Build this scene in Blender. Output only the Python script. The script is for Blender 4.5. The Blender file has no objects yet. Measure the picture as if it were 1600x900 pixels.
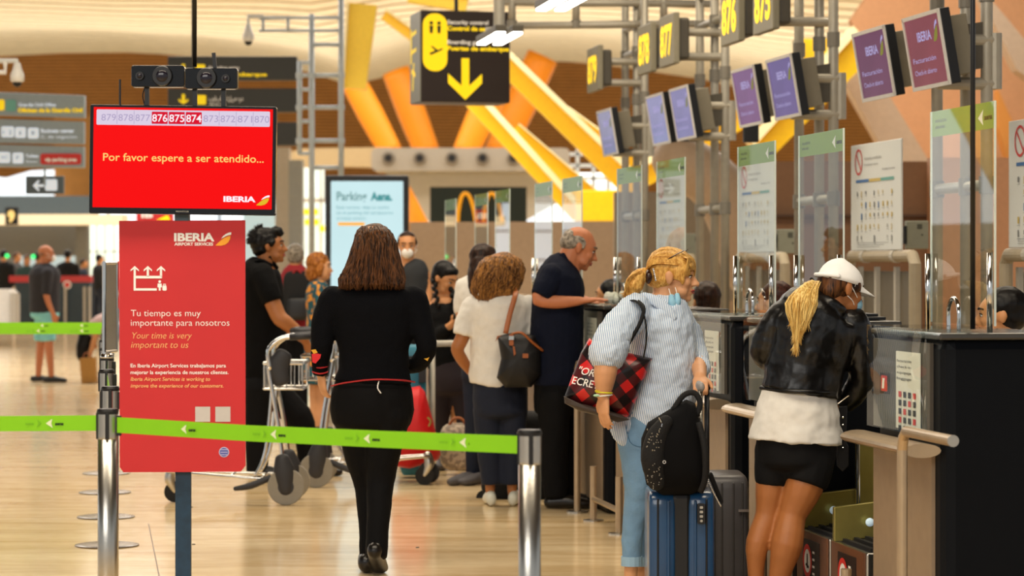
import bpy, bmesh, math, random
from mathutils import Vector, Matrix, Euler, noise
random.seed(7)
PI = math.pi
V = Vector
F = 4200.0            # focal length in pixels of the 1600 px frame
HOR = 412.0           # horizon row
EYE = 1.5             # camera height
scn = bpy.context.scene
C = scn.collection

# ------------------------------------------------------------------ camera
cam_d = bpy.data.cameras.new('camera')
cam_d.sensor_width = 36.0
cam_d.lens = F / 1600 * 36
cam_d.shift_y = -(450 - HOR) / 1600
cam_d.clip_end = 600
cam_d.dof.use_dof = True
cam_d.dof.focus_distance = 11.6
cam_d.dof.aperture_fstop = 4.0
cam = bpy.data.objects.new('camera', cam_d)
cam.location = (0, 0, EYE)
cam.rotation_euler = (PI / 2, 0, 0)
C.objects.link(cam)
scn.camera = cam
scn.cycles.transparent_max_bounces = 32

# ------------------------------------------------------------------ daylight, lamps, exposure
w = bpy.data.worlds.new('daylight'); scn.world = w; w.use_nodes = True
bgn = w.node_tree.nodes['Background']
bgn.inputs[0].default_value = (0.93, 0.97, 1.0, 1); bgn.inputs[1].default_value = 0.56

def area(name, loc, rot, sx, sy, power, col):
    l = bpy.data.lights.new(name, 'AREA'); l.shape = 'RECTANGLE'; l.size = sx; l.size_y = sy
    l.energy = power; l.color = col
    o = bpy.data.objects.new(name, l); o.location = loc; o.rotation_euler = rot; C.objects.link(o)
    return o
WARM = (1.0, 0.86, 0.66); DAY = (1.0, 0.95, 0.88)
area('skylight_near', (-1.0, 7.0, 8.4), (0, 0, 0), 10, 2.5, 900, WARM)
area('skylight_middle', (-1.0, 19, 8.4), (0, 0, 0), 14, 5, 1300, WARM)
area('skylight_far', (-4, 38, 8.4), (0, 0, 0), 24, 8, 3200, DAY)
area('skylight_back', (-4, 66, 8.2), (0, 0, 0), 40, 10, 5200, DAY)
area('ceiling_uplight', (0, 84, 4.2), (PI, 0, 0), 44, 12, 2100, (1, .95, .86))  # unseen uplight aimed at the slats, not an opening to the sky
area('skylight_behind', (-6, -6, 7.5), (math.radians(42), 0, math.radians(-12)), 12, 5, 1100, DAY)
vs = scn.view_settings
vs.view_transform = 'Standard'; vs.look = 'None'; vs.gamma = 1.0; vs.use_curve_mapping = False
vs.exposure = 0.0

# ------------------------------------------------------------------ helpers
def P(px, py, Y):
    return V(((px - 800) * Y / F, Y, EYE - (py - HOR) * Y / F))
def lin(c):
    return c / 12.92 if c <= 0.04045 else ((c + 0.055) / 1.055) ** 2.4
def hx(h):
    h = h.lstrip('#')
    return tuple(lin(int(h[i:i + 2], 16) / 255) for i in (0, 2, 4))
MATS = {}
def M(name, col, rough=0.6, metal=0.0, emit=0.0, noise_amt=0.06, nscale=18.0, bump=0.0, bscale=60.0, coat=0.0, trans=0.0, alpha=1.0, spec=0.5, ior=1.45, glow=False):
    if name in MATS: return MATS[name]
    if isinstance(col, str): col = hx(col)
    m = bpy.data.materials.new(name); m.use_nodes = True
    nt = m.node_tree; b = nt.nodes['Principled BSDF']
    b.inputs['Roughness'].default_value = rough; b.inputs['Metallic'].default_value = metal
    b.inputs['Coat Weight'].default_value = coat
    b.inputs['Transmission Weight'].default_value = trans
    b.inputs['Alpha'].default_value = alpha
    b.inputs['Specular IOR Level'].default_value = spec
    b.inputs['IOR'].default_value = ior
    tc = nt.nodes.new('ShaderNodeTexCoord')
    if noise_amt > 0:
        n = nt.nodes.new('ShaderNodeTexNoise'); n.inputs['Scale'].default_value = nscale; n.inputs['Detail'].default_value = 4
        nt.links.new(tc.outputs['Object'], n.inputs['Vector'])
        mx = nt.nodes.new('ShaderNodeMix'); mx.data_type = 'RGBA'
        mx.inputs[6].default_value = tuple(c * (1 - noise_amt * 2) for c in col) + (1,)
        mx.inputs[7].default_value = tuple(min(1, c * (1 + noise_amt * 2)) for c in col) + (1,)
        nt.links.new(n.outputs['Fac'], mx.inputs[0]); nt.links.new(mx.outputs[2], b.inputs['Base Color'])
        if emit: nt.links.new(mx.outputs[2], b.inputs['Emission Color'])
    else:
        b.inputs['Base Color'].default_value = tuple(col) + (1,)
        b.inputs['Emission Color'].default_value = tuple(col) + (1,)
    if emit:
        b.inputs['Emission Strength'].default_value = emit
    if glow:
        for l in list(nt.links):
            if l.to_socket == b.inputs['Base Color']: nt.links.remove(l)
        b.inputs['Base Color'].default_value = tuple(c * .04 for c in col) + (1,); b.inputs['Specular IOR Level'].default_value = .08
    if bump > 0:
        n2 = nt.nodes.new('ShaderNodeTexNoise'); n2.inputs['Scale'].default_value = bscale; n2.inputs['Detail'].default_value = 5
        nt.links.new(tc.outputs['Object'], n2.inputs['Vector'])
        bp = nt.nodes.new('ShaderNodeBump'); bp.inputs['Strength'].default_value = bump; bp.inputs['Distance'].default_value = 0.01
        nt.links.new(n2.outputs['Fac'], bp.inputs['Height']); nt.links.new(bp.outputs[0], b.inputs['Normal'])
    MATS[name] = m
    return m
def glassmat(name, col=(0.97, 1, 0.99), rough=0.0, ior=1.45):
    """thin clear sheet: see-through body with a mirror-like fresnel surface"""
    if name in MATS: return MATS[name]
    m = bpy.data.materials.new(name); m.use_nodes = True; nt = m.node_tree
    nt.nodes.remove(nt.nodes['Principled BSDF']); out = nt.nodes['Material Output']
    tr = nt.nodes.new('ShaderNodeBsdfTransparent'); tr.inputs[0].default_value = tuple(col) + (1,)
    gl = nt.nodes.new('ShaderNodeBsdfGlossy'); gl.inputs['Roughness'].default_value = rough
    fr = nt.nodes.new('ShaderNodeFresnel')
    ge = nt.nodes.new('ShaderNodeNewGeometry'); mr = nt.nodes.new('ShaderNodeMapRange'); mr.inputs[3].default_value = ior; mr.inputs[4].default_value = 1.0
    nt.links.new(ge.outputs['Backfacing'], mr.inputs[0]); nt.links.new(mr.outputs[0], fr.inputs[0])
    mx = nt.nodes.new('ShaderNodeMixShader')
    nt.links.new(fr.outputs[0], mx.inputs[0]); nt.links.new(tr.outputs[0], mx.inputs[1]); nt.links.new(gl.outputs[0], mx.inputs[2])
    nt.links.new(mx.outputs[0], out.inputs['Surface'])
    MATS[name] = m
    return m

def wloc(o):
    l = V((0, 0, 0))
    while o is not None:
        l += o.location; o = o.parent
    return l
def mk(name, bm, m, parent=None, smooth=False, kind=None, bevel=0.0):
    me = bpy.data.meshes.new(name)
    if not isinstance(bm, bmesh.types.BMesh): raise TypeError
    bmesh.ops.recalc_face_normals(bm, faces=bm.faces)
    if parent is not None: off = wloc(parent)
    else:
        xs = [v.co for v in bm.verts]
        off = V(((min(v.x for v in xs) + max(v.x for v in xs)) / 2, (min(v.y for v in xs) + max(v.y for v in xs)) / 2, min(v.z for v in xs)))
    bmesh.ops.translate(bm, verts=bm.verts, vec=-off)
    bm.to_mesh(me); bm.free()
    if smooth:
        me.polygons.foreach_set('use_smooth', [True] * len(me.polygons))
    mats = m if isinstance(m, (list, tuple)) else [m]
    for x in mats: me.materials.append(x)
    o = bpy.data.objects.new(name, me); C.objects.link(o)
    if parent is not None: o.parent = parent
    else: o.location = off
    if kind: o['kind'] = kind
    if bevel > 0:
        b = o.modifiers.new('bevel', 'BEVEL'); b.width = bevel; b.segments = 2; b.limit_method = 'ANGLE'; b.angle_limit = math.radians(40)
    return o
def thing(name, label, cat, loc, group=None):
    o = bpy.data.objects.new(name, None); o.empty_display_size = 0.1; C.objects.link(o); o.location = loc
    o['label'] = label; o['category'] = cat
    if group: o['group'] = group
    return o
def tag(o, label, cat, group=None):
    o['label'] = label; o['category'] = cat
    if group: o['group'] = group
    return o
def struct(name, bm, m, **k):
    return mk(name, bm, m, kind='structure', **k)
def dup(root, dv, label=None):
    def cp(o, par):
        c = o.copy(); C.objects.link(c); c.parent = par
        for ch in list(o.children): cp(ch, c)
        return c
    r = cp(root, None); r.location = root.location + V(dv)
    if label: r['label'] = label
    return r
def BM(): return bmesh.new()
def box(bm, c, size, rz=0.0, rot=None, mi=0):
    """box by centre and size"""
    c = V(c); hxs = V(size) / 2
    R = rot if rot is not None else Matrix.Rotation(rz, 3, 'Z')
    vs = [bm.verts.new(c + R @ V((sx * hxs.x, sy * hxs.y, sz * hxs.z))) for sx in (-1, 1) for sy in (-1, 1) for sz in (-1, 1)]
    for idx in ((0, 1, 3, 2), (4, 6, 7, 5), (0, 4, 5, 1), (2, 3, 7, 6), (0, 2, 6, 4), (1, 5, 7, 3)):
        f = bm.faces.new([vs[i] for i in idx]); f.material_index = mi
    return bm
def bx(c, size, rz=0.0, rot=None): return box(BM(), c, size, rz, rot)
def pbox(bm, x0, y0, x1, y1, Y, depth):
    """box whose front face fills the rectangle x0..x1, y0..y1 seen at distance Y"""
    a = P(x0, y0, Y); b = P(x1, y1, Y)
    return box(bm, ((a.x + b.x) / 2, Y + depth / 2, (a.z + b.z) / 2), (abs(b.x - a.x), depth, abs(a.z - b.z)))
def frame_of(t, ref=None):
    t = t.normalized(); ref = V(ref) if ref is not None else V((0, 1, 0))
    if abs(t.dot(ref)) > 0.96: ref = V((1, 0, 0))
    a = ref.cross(t).normalized(); return a, t.cross(a).normalized()
def limb(bm, pts, rads, n=12, sub=3, caps=('r', 'r'), ref=None, mi=0, ck=1.0):
    pts = [V(p) for p in pts]; rr = [(r, r) if isinstance(r, (int, float)) else tuple(r) for r in rads]
    Q = []; R = []
    if sub > 1 and len(pts) > 2:
        for i in range(len(pts) - 1):
            p0 = pts[max(i - 1, 0)]; p1 = pts[i]; p2 = pts[i + 1]; p3 = pts[min(i + 2, len(pts) - 1)]
            for k in range(sub):
                u = k / sub
                Q.append(0.5 * ((2 * p1) + (-p0 + p2) * u + (2 * p0 - 5 * p1 + 4 * p2 - p3) * u * u + (-p0 + 3 * p1 - 3 * p2 + p3) * u ** 3))
                uu = u * u * (3 - 2 * u) * .5 + u * .5
                R.append(tuple(rr[i][j] * (1 - uu) + rr[i + 1][j] * uu for j in (0, 1)))
        Q.append(pts[-1]); R.append(rr[-1])
    else: Q = pts; R = rr
    N = len(Q); seq = []
    tang = [(Q[min(i + 1, N - 1)] - Q[max(i - 1, 0)]).normalized() for i in range(N)]
    if caps[0] == 'r':
        r = min(R[0]) * ck
        for kk in (0.97, 0.8, 0.45): seq.append((Q[0] - tang[0] * r * kk, tang[0], tuple(x * math.sqrt(1 - kk * kk) for x in R[0])))
    for i in range(N): seq.append((Q[i], tang[i], R[i]))
    if caps[1] == 'r':
        r = min(R[-1]) * ck
        for kk in (0.45, 0.8, 0.97): seq.append((Q[-1] + tang[-1] * r * kk, tang[-1], tuple(x * math.sqrt(1 - kk * kk) for x in R[-1])))
    rings = []
    a0 = None
    for (c, t, r) in seq:
        if a0 is None: a, b = frame_of(t, ref)
        else:
            if ref is not None: a, b = frame_of(t, ref)
            else:
                a = (a0 - t * a0.dot(t)); a = a.normalized() if a.length > 1e-6 else frame_of(t)[0]
                b = t.cross(a)
        a0 = a
        rings.append([bm.verts.new(c + a * (math.cos(2 * PI * k / n) * r[0]) + b * (math.sin(2 * PI * k / n) * r[1])) for k in range(n)])
    for i in range(len(rings) - 1):
        for k in range(n):
            f = bm.faces.new((rings[i][k], rings[i][(k + 1) % n], rings[i + 1][(k + 1) % n], rings[i + 1][k])); f.material_index = mi
    f = bm.faces.new(list(reversed(rings[0]))); f.material_index = mi
    f = bm.faces.new(rings[-1]); f.material_index = mi
    return bm
def tube(bm, pts, r, n=10, mi=0): return limb(bm, pts, [r] * len(pts), n=n, sub=1, caps=('f', 'f'), mi=mi)
def ctube(bm, pts, r, n=8, sub=4, mi=0): return limb(bm, pts, [r] * len(pts), n=n, sub=sub, caps=('f', 'f'), mi=mi)
def cyl(bm, a, b, r, n=16, r2=None, mi=0):
    return limb(bm, [V(a), V(b)], [r, r if r2 is None else r2], n=n, sub=1, caps=('f', 'f'), mi=mi)
def ell(bm, c, r, rot=None, nu=12, nv=8, mi=0):
    c = V(c); r = (r, r, r) if isinstance(r, (int, float)) else r; R = rot if rot is not None else Matrix.Identity(3)
    top = bm.verts.new(c + R @ V((0, 0, r[2]))); bot = bm.verts.new(c + R @ V((0, 0, -r[2]))); rings = []
    for i in range(1, nv):
        th = PI * i / nv
        rings.append([bm.verts.new(c + R @ V((r[0] * math.sin(th) * math.cos(2 * PI * k / nu), r[1] * math.sin(th) * math.sin(2 * PI * k / nu), r[2] * math.cos(th)))) for k in range(nu)])
    fs = []
    for k in range(nu):
        fs.append(bm.faces.new((top, rings[0][k], rings[0][(k + 1) % nu]))); fs.append(bm.faces.new((bot, rings[-1][(k + 1) % nu], rings[-1][k])))
        for i in range(nv - 2): fs.append(bm.faces.new((rings[i][k], rings[i + 1][k], rings[i + 1][(k + 1) % nu], rings[i][(k + 1) % nu])))
    for f in fs: f.material_index = mi
    return bm
def prism(bm, poly, n_vec, depth, mi=0):
    """solid from a planar polygon (3D points) pushed along n_vec by depth"""
    n_vec = V(n_vec).normalized() * depth
    a = [bm.verts.new(V(p)) for p in poly]; b = [bm.verts.new(V(p) + n_vec) for p in poly]
    f = [bm.faces.new(a), bm.faces.new(list(reversed(b)))]
    for i in range(len(a)): f.append(bm.faces.new((a[i], b[i], b[(i + 1) % len(a)], a[(i + 1) % len(a)])))
    for x in f: x.material_index = mi
    return bm
def pprism(bm, pxs, Y, depth, mi=0): return prism(bm, [P(x, y, Y) for x, y in pxs], (0, 1, 0), depth, mi)
def lathe(bm, c, prof, n=24, mi=0):
    c = V(c); rings = [[bm.verts.new(c + V((r * math.cos(2 * PI * k / n), r * math.sin(2 * PI * k / n), z))) for k in range(n)] for r, z in prof]
    for i in range(len(rings) - 1):
        for k in range(n):
            f = bm.faces.new((rings[i][k], rings[i][(k + 1) % n], rings[i + 1][(k + 1) % n], rings[i + 1][k])); f.material_index = mi
    for f in (bm.faces.new(list(reversed(rings[0]))), bm.faces.new(rings[-1])): f.material_index = mi
    return bm
def rrect(cx, cy, w, h, r, seg=5):
    out = []
    for (sx, sy, a0) in ((1, 1, 0), (-1, 1, 90), (-1, -1, 180), (1, -1, 270)):
        for k in range(seg + 1):
            a = math.radians(a0 + 90 * k / seg)
            out.append((cx + sx * (w / 2 - r) + r * math.cos(a), cy + sy * (h / 2 - r) + r * math.sin(a)))
    return out
_tc = {}
def glyphs(body, bold=0.0):
    key = (body, bold)
    if key not in _tc:
        cu = bpy.data.curves.new('t', 'FONT'); cu.body = body; cu.size = 1; cu.resolution_u = 3; cu.offset = bold; cu.fill_mode = 'FRONT'; cu.extrude = 0
        o = bpy.data.objects.new('t', cu); C.objects.link(o)
        me = bpy.data.meshes.new_from_object(o)
        vs = [tuple(v.co[:2]) for v in me.vertices]; fs = [tuple(p.vertices) for p in me.polygons]
        bpy.data.objects.remove(o); bpy.data.meshes.remove(me); bpy.data.curves.remove(cu)
        _tc[key] = (vs, fs)
    return _tc[key]
def add_text(bm, body, O, R, U, w, cap, bold=0.0, shear=0.0, center=False, mi=0):
    """lettering: O = left end of the baseline, R/U unit vectors, w = total width, cap = capital height"""
    vs, fs = glyphs(body, bold)
    if not vs: return bm
    x0 = min(v[0] for v in vs); x1 = max(v[0] for v in vs)
    sx = w / max(1e-6, x1 - x0); sy = cap / 0.729; O = V(O); R = V(R); U = V(U)
    nv = [bm.verts.new(O + R * ((x - x0) * sx + shear * y * sy - (w / 2 if center else 0)) + U * (y * sy)) for x, y in vs]
    for f in fs:
        try: ff = bm.faces.new([nv[i] for i in f]); ff.material_index = mi
        except ValueError: pass
    return bm
def ptext(bm, body, px, py, wpx, cap_px, Y, **k):
    return add_text(bm, body, P(px, py, Y), (1, 0, 0), (0, 0, 1), wpx * Y / F, cap_px * Y / F, **k)
def flat(bm, pts, mi=0):
    f = bm.faces.new([bm.verts.new(V(p)) for p in pts]); f.material_index = mi
    return bm
def pflat(bm, pxs, Y, mi=0): return flat(bm, [P(x, y, Y) for x, y in pxs], mi)
def prect(bm, x0, y0, x1, y1, Y, mi=0): return pflat(bm, [(x0, y0), (x1, y0), (x1, y1), (x0, y1)], Y, mi)
# ------------------------------------------------------------------ materials
m_black = M('black_plastic', '#101012', 0.4)
m_dark = M('dark_metal', '#1d1d20', 0.35, 0.4)
m_steel = M('brushed_steel', '#b9b6ae', 0.28, 1.0, bump=0.05, bscale=200)
m_chrome = M('chrome', '#d8d6d2', 0.12, 1.0)
m_alu = M('aluminium_tube', '#a39d8f', 0.45, 0.35)
m_lalu = M('pale_tube', '#c4cccf', 0.5, 0.1)
m_white = M('white_paint', '#e6e4de', 0.5)
m_rubber = M('rubber', '#1b1a19', 0.8)
m_cream = M('ceiling_slat', '#efe2c2', 0.7, nscale=3)
m_brown = M('bamboo_slat', '#cf8a3e', 0.7, nscale=2, noise_amt=0.1)
m_yellow = M('yellow_steel', '#fbc60c', 0.4)
m_orange = M('orange_steel', '#dc8606', 0.5)
m_beige = M('beige_panel', '#b39a80', 0.6)
m_peach = M('peach_panel', '#c48e62', 0.7)
m_grey = M('grey_panel', '#8f8e88', 0.6)
m_lgrey = M('light_grey_panel', '#b9b3a6', 0.6)
m_brownwall = M('brown_laminate', '#7a5638', 0.5)
m_sky = M('daylight_glazing', '#eef6fb', 0.3, emit=1.25, noise_amt=0)

# ------------------------------------------------------------------ floor
def floor_mat():
    m = bpy.data.materials.new('polished_marble'); m.use_nodes = True; nt = m.node_tree; b = nt.nodes['Principled BSDF']
    tc = nt.nodes.new('ShaderNodeTexCoord'); mp = nt.nodes.new('ShaderNodeMapping'); mp.inputs['Scale'].default_value = (0.5, 2.2, 1)  # noise stretched crosswise: streaky reflections imitated in the stone colour
    n = nt.nodes.new('ShaderNodeTexNoise'); n.inputs['Scale'].default_value = 2.2; n.inputs['Detail'].default_value = 8; n.inputs['Distortion'].default_value = 0.7
    n2 = nt.nodes.new('ShaderNodeTexNoise'); n2.inputs['Scale'].default_value = 14; n2.inputs['Detail'].default_value = 4
    r = nt.nodes.new('ShaderNodeValToRGB')
    r.color_ramp.elements[0].position = 0.3; r.color_ramp.elements[0].color = (*hx('#cdae7c'), 1)
    r.color_ramp.elements[1].position = 0.7; r.color_ramp.elements[1].color = (*hx('#f0d8ae'), 1)
    nt.links.new(tc.outputs['Object'], mp.inputs[0]); nt.links.new(mp.outputs[0], n.inputs['Vector']); nt.links.new(tc.outputs['Object'], n2.inputs['Vector'])
    nt.links.new(n.outputs['Fac'], r.inputs[0]); nt.links.new(r.outputs[0], b.inputs['Base Color'])
    mr = nt.nodes.new('ShaderNodeMapRange'); mr.inputs[3].default_value = 0.09; mr.inputs[4].default_value = 0.19
    nt.links.new(n2.outputs['Fac'], mr.inputs[0]); nt.links.new(mr.outputs[0], b.inputs['Roughness'])
    bp = nt.nodes.new('ShaderNodeBump'); bp.inputs['Strength'].default_value = 0.04; bp.inputs['Distance'].default_value = 0.02
    nt.links.new(n.outputs['Fac'], bp.inputs['Height']); nt.links.new(bp.outputs[0], b.inputs['Normal'])
    b.inputs['IOR'].default_value = 1.5
    return m
m_floor = floor_mat()
bm = BM()
box(bm, (-5, 75, -0.1), (130, 175, 0.2))
struct('floor', bm, m_floor)
def UP(l, y, z=0.0):      # point in the frame of the check-in row: l = metres right of its vanishing line, y = depth
    return V((l - 650 / F * y, y, z))
ROW = math.atan(650 / F)
UD = V((-math.sin(ROW), math.cos(ROW), 0)); VD = V((math.cos(ROW), math.sin(ROW), 0))
bm = BM(); a = UP(0.3, 7); b = UP(0.3, 15.5)
prism(bm, [a, a + VD * 0.006, b + VD * 0.006, b], (0, 0, 1), 0.0015)
struct('trim_1', bm, M('joint_brass', '#6d5030', 0.4, 0.5))

# ------------------------------------------------------------------ wavy slatted ceiling
EDGE = [(-400, 60), (0, 88), (100, 83), (200, 82), (330, 90), (420, 100), (480, 112), (540, 134), (590, 122), (660, 104), (800, 94), (900, 97), (1000, 108), (1080, 122), (1180, 140), (1300, 135), (1500, 120), (2000, 100)]
def edge_z(x, Y):
    px = x / Y * F + 800
    for (a, b), (c, d) in zip(EDGE, EDGE[1:]):
        if a <= px <= c:
            u = (px - a) / (c - a); u = u * u * (3 - 2 * u)
            return EYE - ((b + (d - b) * u) - HOR) * Y / F
    return EYE - ((EDGE[0][1] if px < 0 else EDGE[-1][1]) - HOR) * Y / F
YE = 96.0
NX = 44
xs = [-24 + 50 * i / NX for i in range(NX + 1)]
ez = [edge_z(x, YE) for x in xs]
def cream_z(i, y):
    d = (YE - y)
    flatz = 9.6 + 0.5 * math.sin(xs[i] * 0.22 + 1)
    u = min(1, d / 30.0); u = u * u * (3 - 2 * u)
    return ez[i] * (1 - u) + flatz * u + 0.25 * math.sin(d * 0.35)
bm = BM(); y = YE; rows = []
while y > 46: rows.append(y); y -= 0.85
for k, y in enumerate(rows):          # every slat row is a real strip, lapped over the next
    y1 = y - 0.62
    for i in range(NX):
        z00 = cream_z(i, y); z10 = cream_z(i + 1, y); z01 = cream_z(i, y1); z11 = cream_z(i + 1, y1)
        v = [bm.verts.new(p) for p in ((xs[i], y, z00), (xs[i + 1], y, z10), (xs[i + 1], y1, z11), (xs[i], y1, z01),
                                       (xs[i], y, z00 + .09), (xs[i + 1], y, z10 + .09), (xs[i + 1], y1, z11 + .09), (xs[i], y1, z01 + .09))]
        for q in ((0, 1, 2, 3), (7, 6, 5, 4), (0, 4, 5, 1), (3, 2, 6, 7)): bm.faces.new([v[t] for t in q])
struct('ceiling', bm, m_cream)
bm = BM()
for i in range(NX):
    for y in range(46, 96, 5):
        flat(bm, [(xs[i], y, cream_z(i, y) + .3), (xs[i + 1], y, cream_z(i + 1, y) + .3), (xs[i + 1], min(y + 5, YE), cream_z(i + 1, min(y + 5, YE)) + .3), (xs[i], min(y + 5, YE), cream_z(i, min(y + 5, YE)) + .3)])
box(bm, (-5, 20, 9.9), (62, 54, 0.2))
struct('ceiling_backing', bm, M('ceiling_backing', '#4a3920', 0.9))  # dark tone puts shade into the gaps so the slat rows read
# the second wave coming down behind, its shade put into the brown colour
bm = BM(); nrow = 64
for k in range(nrow):
    z0 = 14.0 - k * 0.15; yy = 124 + 6 * math.sin(k / nrow * PI * .5)
    for i in range(24):
        xa = -34 + 64 * i / 24; xb = -34 + 64 * (i + 1) / 24
        s1 = .5 * math.sin(xa * .15); s2 = .5 * math.sin(xb * .15)
        a = (xa, yy + s1, z0); b = (xb, yy + s2, z0); c = (xb, yy + s2 + .05, z0 - .115); d = (xa, yy + s1 + .05, z0 - .115)
        flat(bm, [a, b, c, d]); flat(bm, [d, c, (c[0], c[1] + .12, c[2]), (d[0], d[1] + .12, d[2])])
struct('wall_far', bm, m_brown)
bm = BM(); box(bm, (-2, 131.5, 9.5), (66, 0.2, 9.8))
struct('wall_far_backing', bm, M('bamboo_gap', '#5a3212', 0.9))

# far glazed front under the wave: panes and mullions
bm = BM(); box(bm, (-2, 150, 2.6), (90, 0.1, 5.2)); struct('window_1', bm, m_sky)
bm = BM()
for i in range(24): box(bm, (-38 + i * 3.1, 149.8, 2.6), (0.14, 0.2, 5.2))
for z in (1.7, 3.4, 5.1): box(bm, (-2, 149.8, z), (90, 0.2, 0.12))
struct('trim_2', bm, M('mullion', '#8d9297', 0.5))

def bg(name, label, cat, px, Y, depth, m, group=None, bevel=0.0):
    bm = BM()
    if len(px) == 4 and isinstance(px[0], (int, float)): pbox(bm, *px, Y, depth)
    else: pprism(bm, px, Y, depth)
    o = mk(name, bm, m, bevel=bevel)
    if label: tag(o, label, cat, group)
    else: o['kind'] = 'structure'
    return o

# left background
bm = BM(); pprism(bm, [(-90, 268), (10, 278), (48, 267), (84, 265), (84, 317), (-90, 319)], 121, .2); struct('window_8', bm, m_sky)
bg('wall_brown_pier', None, None, (84, 180, 142, 338), 122, 1.0, m_brown)
bg('wall_bulkhead', None, None, (-120, 306, 144, 336), 72, 1.2, M('blue_grey_bulkhead', '#3f4a50', 0.5))
bg('trim_3', None, None, (-120, 335, 190, 351), 71, 1.2, M('cream_fascia', '#d8c9a8', 0.5, emit=0.25))
bm = BM(); pbox(bm, -120, 351, 136, 400, 74, .3); pbox(bm, -120, 400, 136, 440, 80, .3)
pbox(bm, 118, 351, 137, 470, 73, .4)
struct('wall_left', bm, M('grey_hall_wall', '#6d6c66', 0.6))
bm = BM(); pbox(bm, 28, 392, 60, 420, 79, .1); pbox(bm, 62, 380, 118, 425, 79, .1)
struct('window_2', bm, M('pale_lit_glass', '#9fb2b8', 0.3, emit=0.5, noise_amt=0))
bm = BM(); pbox(bm, 138, 350, 190, 436, 76, .2); struct('window_3', bm, M('lit_shop_glass', '#e4f2e4', 0.3, emit=0.9, noise_amt=0.04, nscale=6))
bm = BM()
for x in (150, 163, 177): pbox(bm, x, 350, x + 1.5, 436, 75.5, .1)
pbox(bm, 138, 392, 190, 394, 75.5, .1)
struct('trim_4', bm, m_grey)
# low dark mass behind the queue
bg('wall_low_left', None, None, (-120, 436, 186, 505), 66, .4, M('dark_glass_front', '#2a3236', 0.25))

# centre left background: columns
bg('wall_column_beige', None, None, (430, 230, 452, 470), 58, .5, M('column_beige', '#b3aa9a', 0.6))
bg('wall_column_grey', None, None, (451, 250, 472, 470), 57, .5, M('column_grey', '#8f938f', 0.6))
bg('window_4', None, None, (380, 318, 431, 470), 62, .2, M('blue_lit_glass', '#a8c4cf', 0.3, emit=0.55, noise_amt=0))
bm = BM()
prism(bm, [P(x, y, 69) for x, y in ((452, 238), (470, 232), (530, 231), (610, 230), (610, 262), (530, 260), (470, 262), (452, 254))], (0, 1, 0), .8)
struct('trim_5', bm, M('soffit_cream', '#a8916a', 0.6))
bm = BM(); pbox(bm, 470, 262, 506, 470, 68, .2); struct('window_5', bm, M('shop_glass', '#cfe0dc', 0.3, emit=0.55, noise_amt=0.15, nscale=2))
bm = BM()
for x in (472, 486, 500): pbox(bm, x, 262, x + 2.5, 470, 67.5, .1)
pbox(bm, 470, 310, 506, 316, 67.5, .1)
struct('trim_6', bm, m_lgrey)
SHOPL = ['upper left yellow shop sign behind the glass left of the parking screen', 'upper right yellow shop sign behind the glass left of the parking screen', 'middle left yellow shop sign behind the glass left of the parking screen', 'middle right yellow shop sign behind the glass left of the parking screen', 'lowest yellow shop sign behind the glass, nearest to the parking screen']
for i, (x, y) in enumerate(((475, 326), (489, 326), (476, 342), (490, 342), (499, 352))):
    bm = BM(); pprism(bm, rrect(x + 4, y + 5, 8, 10, 2), 66, .1)
    tag(mk('shop_sign', bm, M('lit_yellow', '#e8d60f', 0.4, emit=0.7)), SHOPL[i], 'sign', 'small yellow shop signs behind the glass')

# duct beam with round air nozzles
t = thing('air_duct_beam', 'grey duct beam with a row of round air nozzles under the orange struts', 'duct', P(720, 268, 66))
bm = BM(); pprism(bm, rrect(735, 249, 310, 36, 9), 66, 1.6); mk('duct_body', bm, M('duct_grey', '#9d968a', 0.6), t)
bm = BM(); pprism(bm, [(592, 266), (900, 266), (900, 300), (820, 345), (668, 345), (640, 290)], 66.6, .8); mk('lower_casing', bm, M('duct_lower', '#b0aa9c', 0.6), t)
for i, x in enumerate((607, 656, 706, 754, 802)):
    c = P(x, 247, 66)
    bm = BM(); limb(bm, [c + V((0, .02, 0)), c - V((0, .08, 0))], [.17, .14], n=20, sub=1, caps=('f', 'f'))
    nz = mk('air_nozzle', bm, M('nozzle_rim', '#6f675b', 0.4), t, smooth=False)
    bm = BM(); limb(bm, [c - V((0, .075, 0)), c - V((0, .095, 0))], [.095, .085], n=18, sub=1, caps=('f', 'f'))
    mk('nozzle_opening', bm, m_black, nz)

# ------------------------------------------------------------------ struts of the roof
def strut(label, a, b, wpx, Y, m, depth=.7, group=None, flange=None, name='roof_strut'):
    """tapered steel strut from pixel a to b at depth Y"""
    A = P(*a, Y); B = P(*b, Y); t = (B - A).normalized(); n = V((t.z, 0, -t.x))
    if n.z < 0: n = -n
    w0 = wpx[0] * Y / F / 2; w1 = wpx[1] * Y / F / 2
    bm = BM(); limb(bm, [A, (A + B) / 2, B], [(w0, w0 * .8), ((w0 + w1) / 2 * 1.08, (w0 + w1) * .42), (w1, w1 * .8)], n=16, sub=4, caps=('f', 'f'), ref=(0, 1, 0)) if flange is None else prism(bm, [A + n * w0, B + n * w1, B - n * w1, A - n * w0], (0, 1, 0), depth)
    if flange is None:
        o = mk(name, bm, m, smooth=True); tag(o, label, 'strut', group); return o
    t_ = thing(name, label, 'strut', A, group); mk('web', bm, m, t_)
    bm = BM(); fw = flange * Y / F
    prism(bm, [A + n * w0 - V((0, .25, 0)), B + n * w1 - V((0, .25, 0)), B + n * (w1 - fw) - V((0, .25, 0)), A + n * (w0 - fw) - V((0, .25, 0))], (0, 1, 0), depth + .5)
    mk('flange', bm, M('flange_pale', '#f3e7b4', 0.4), t_)
    return t_
strut('left orange strut of the V on the left half of the duct beam', (548, 120), (612, 240), (40, 36), 72, m_orange)
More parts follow.
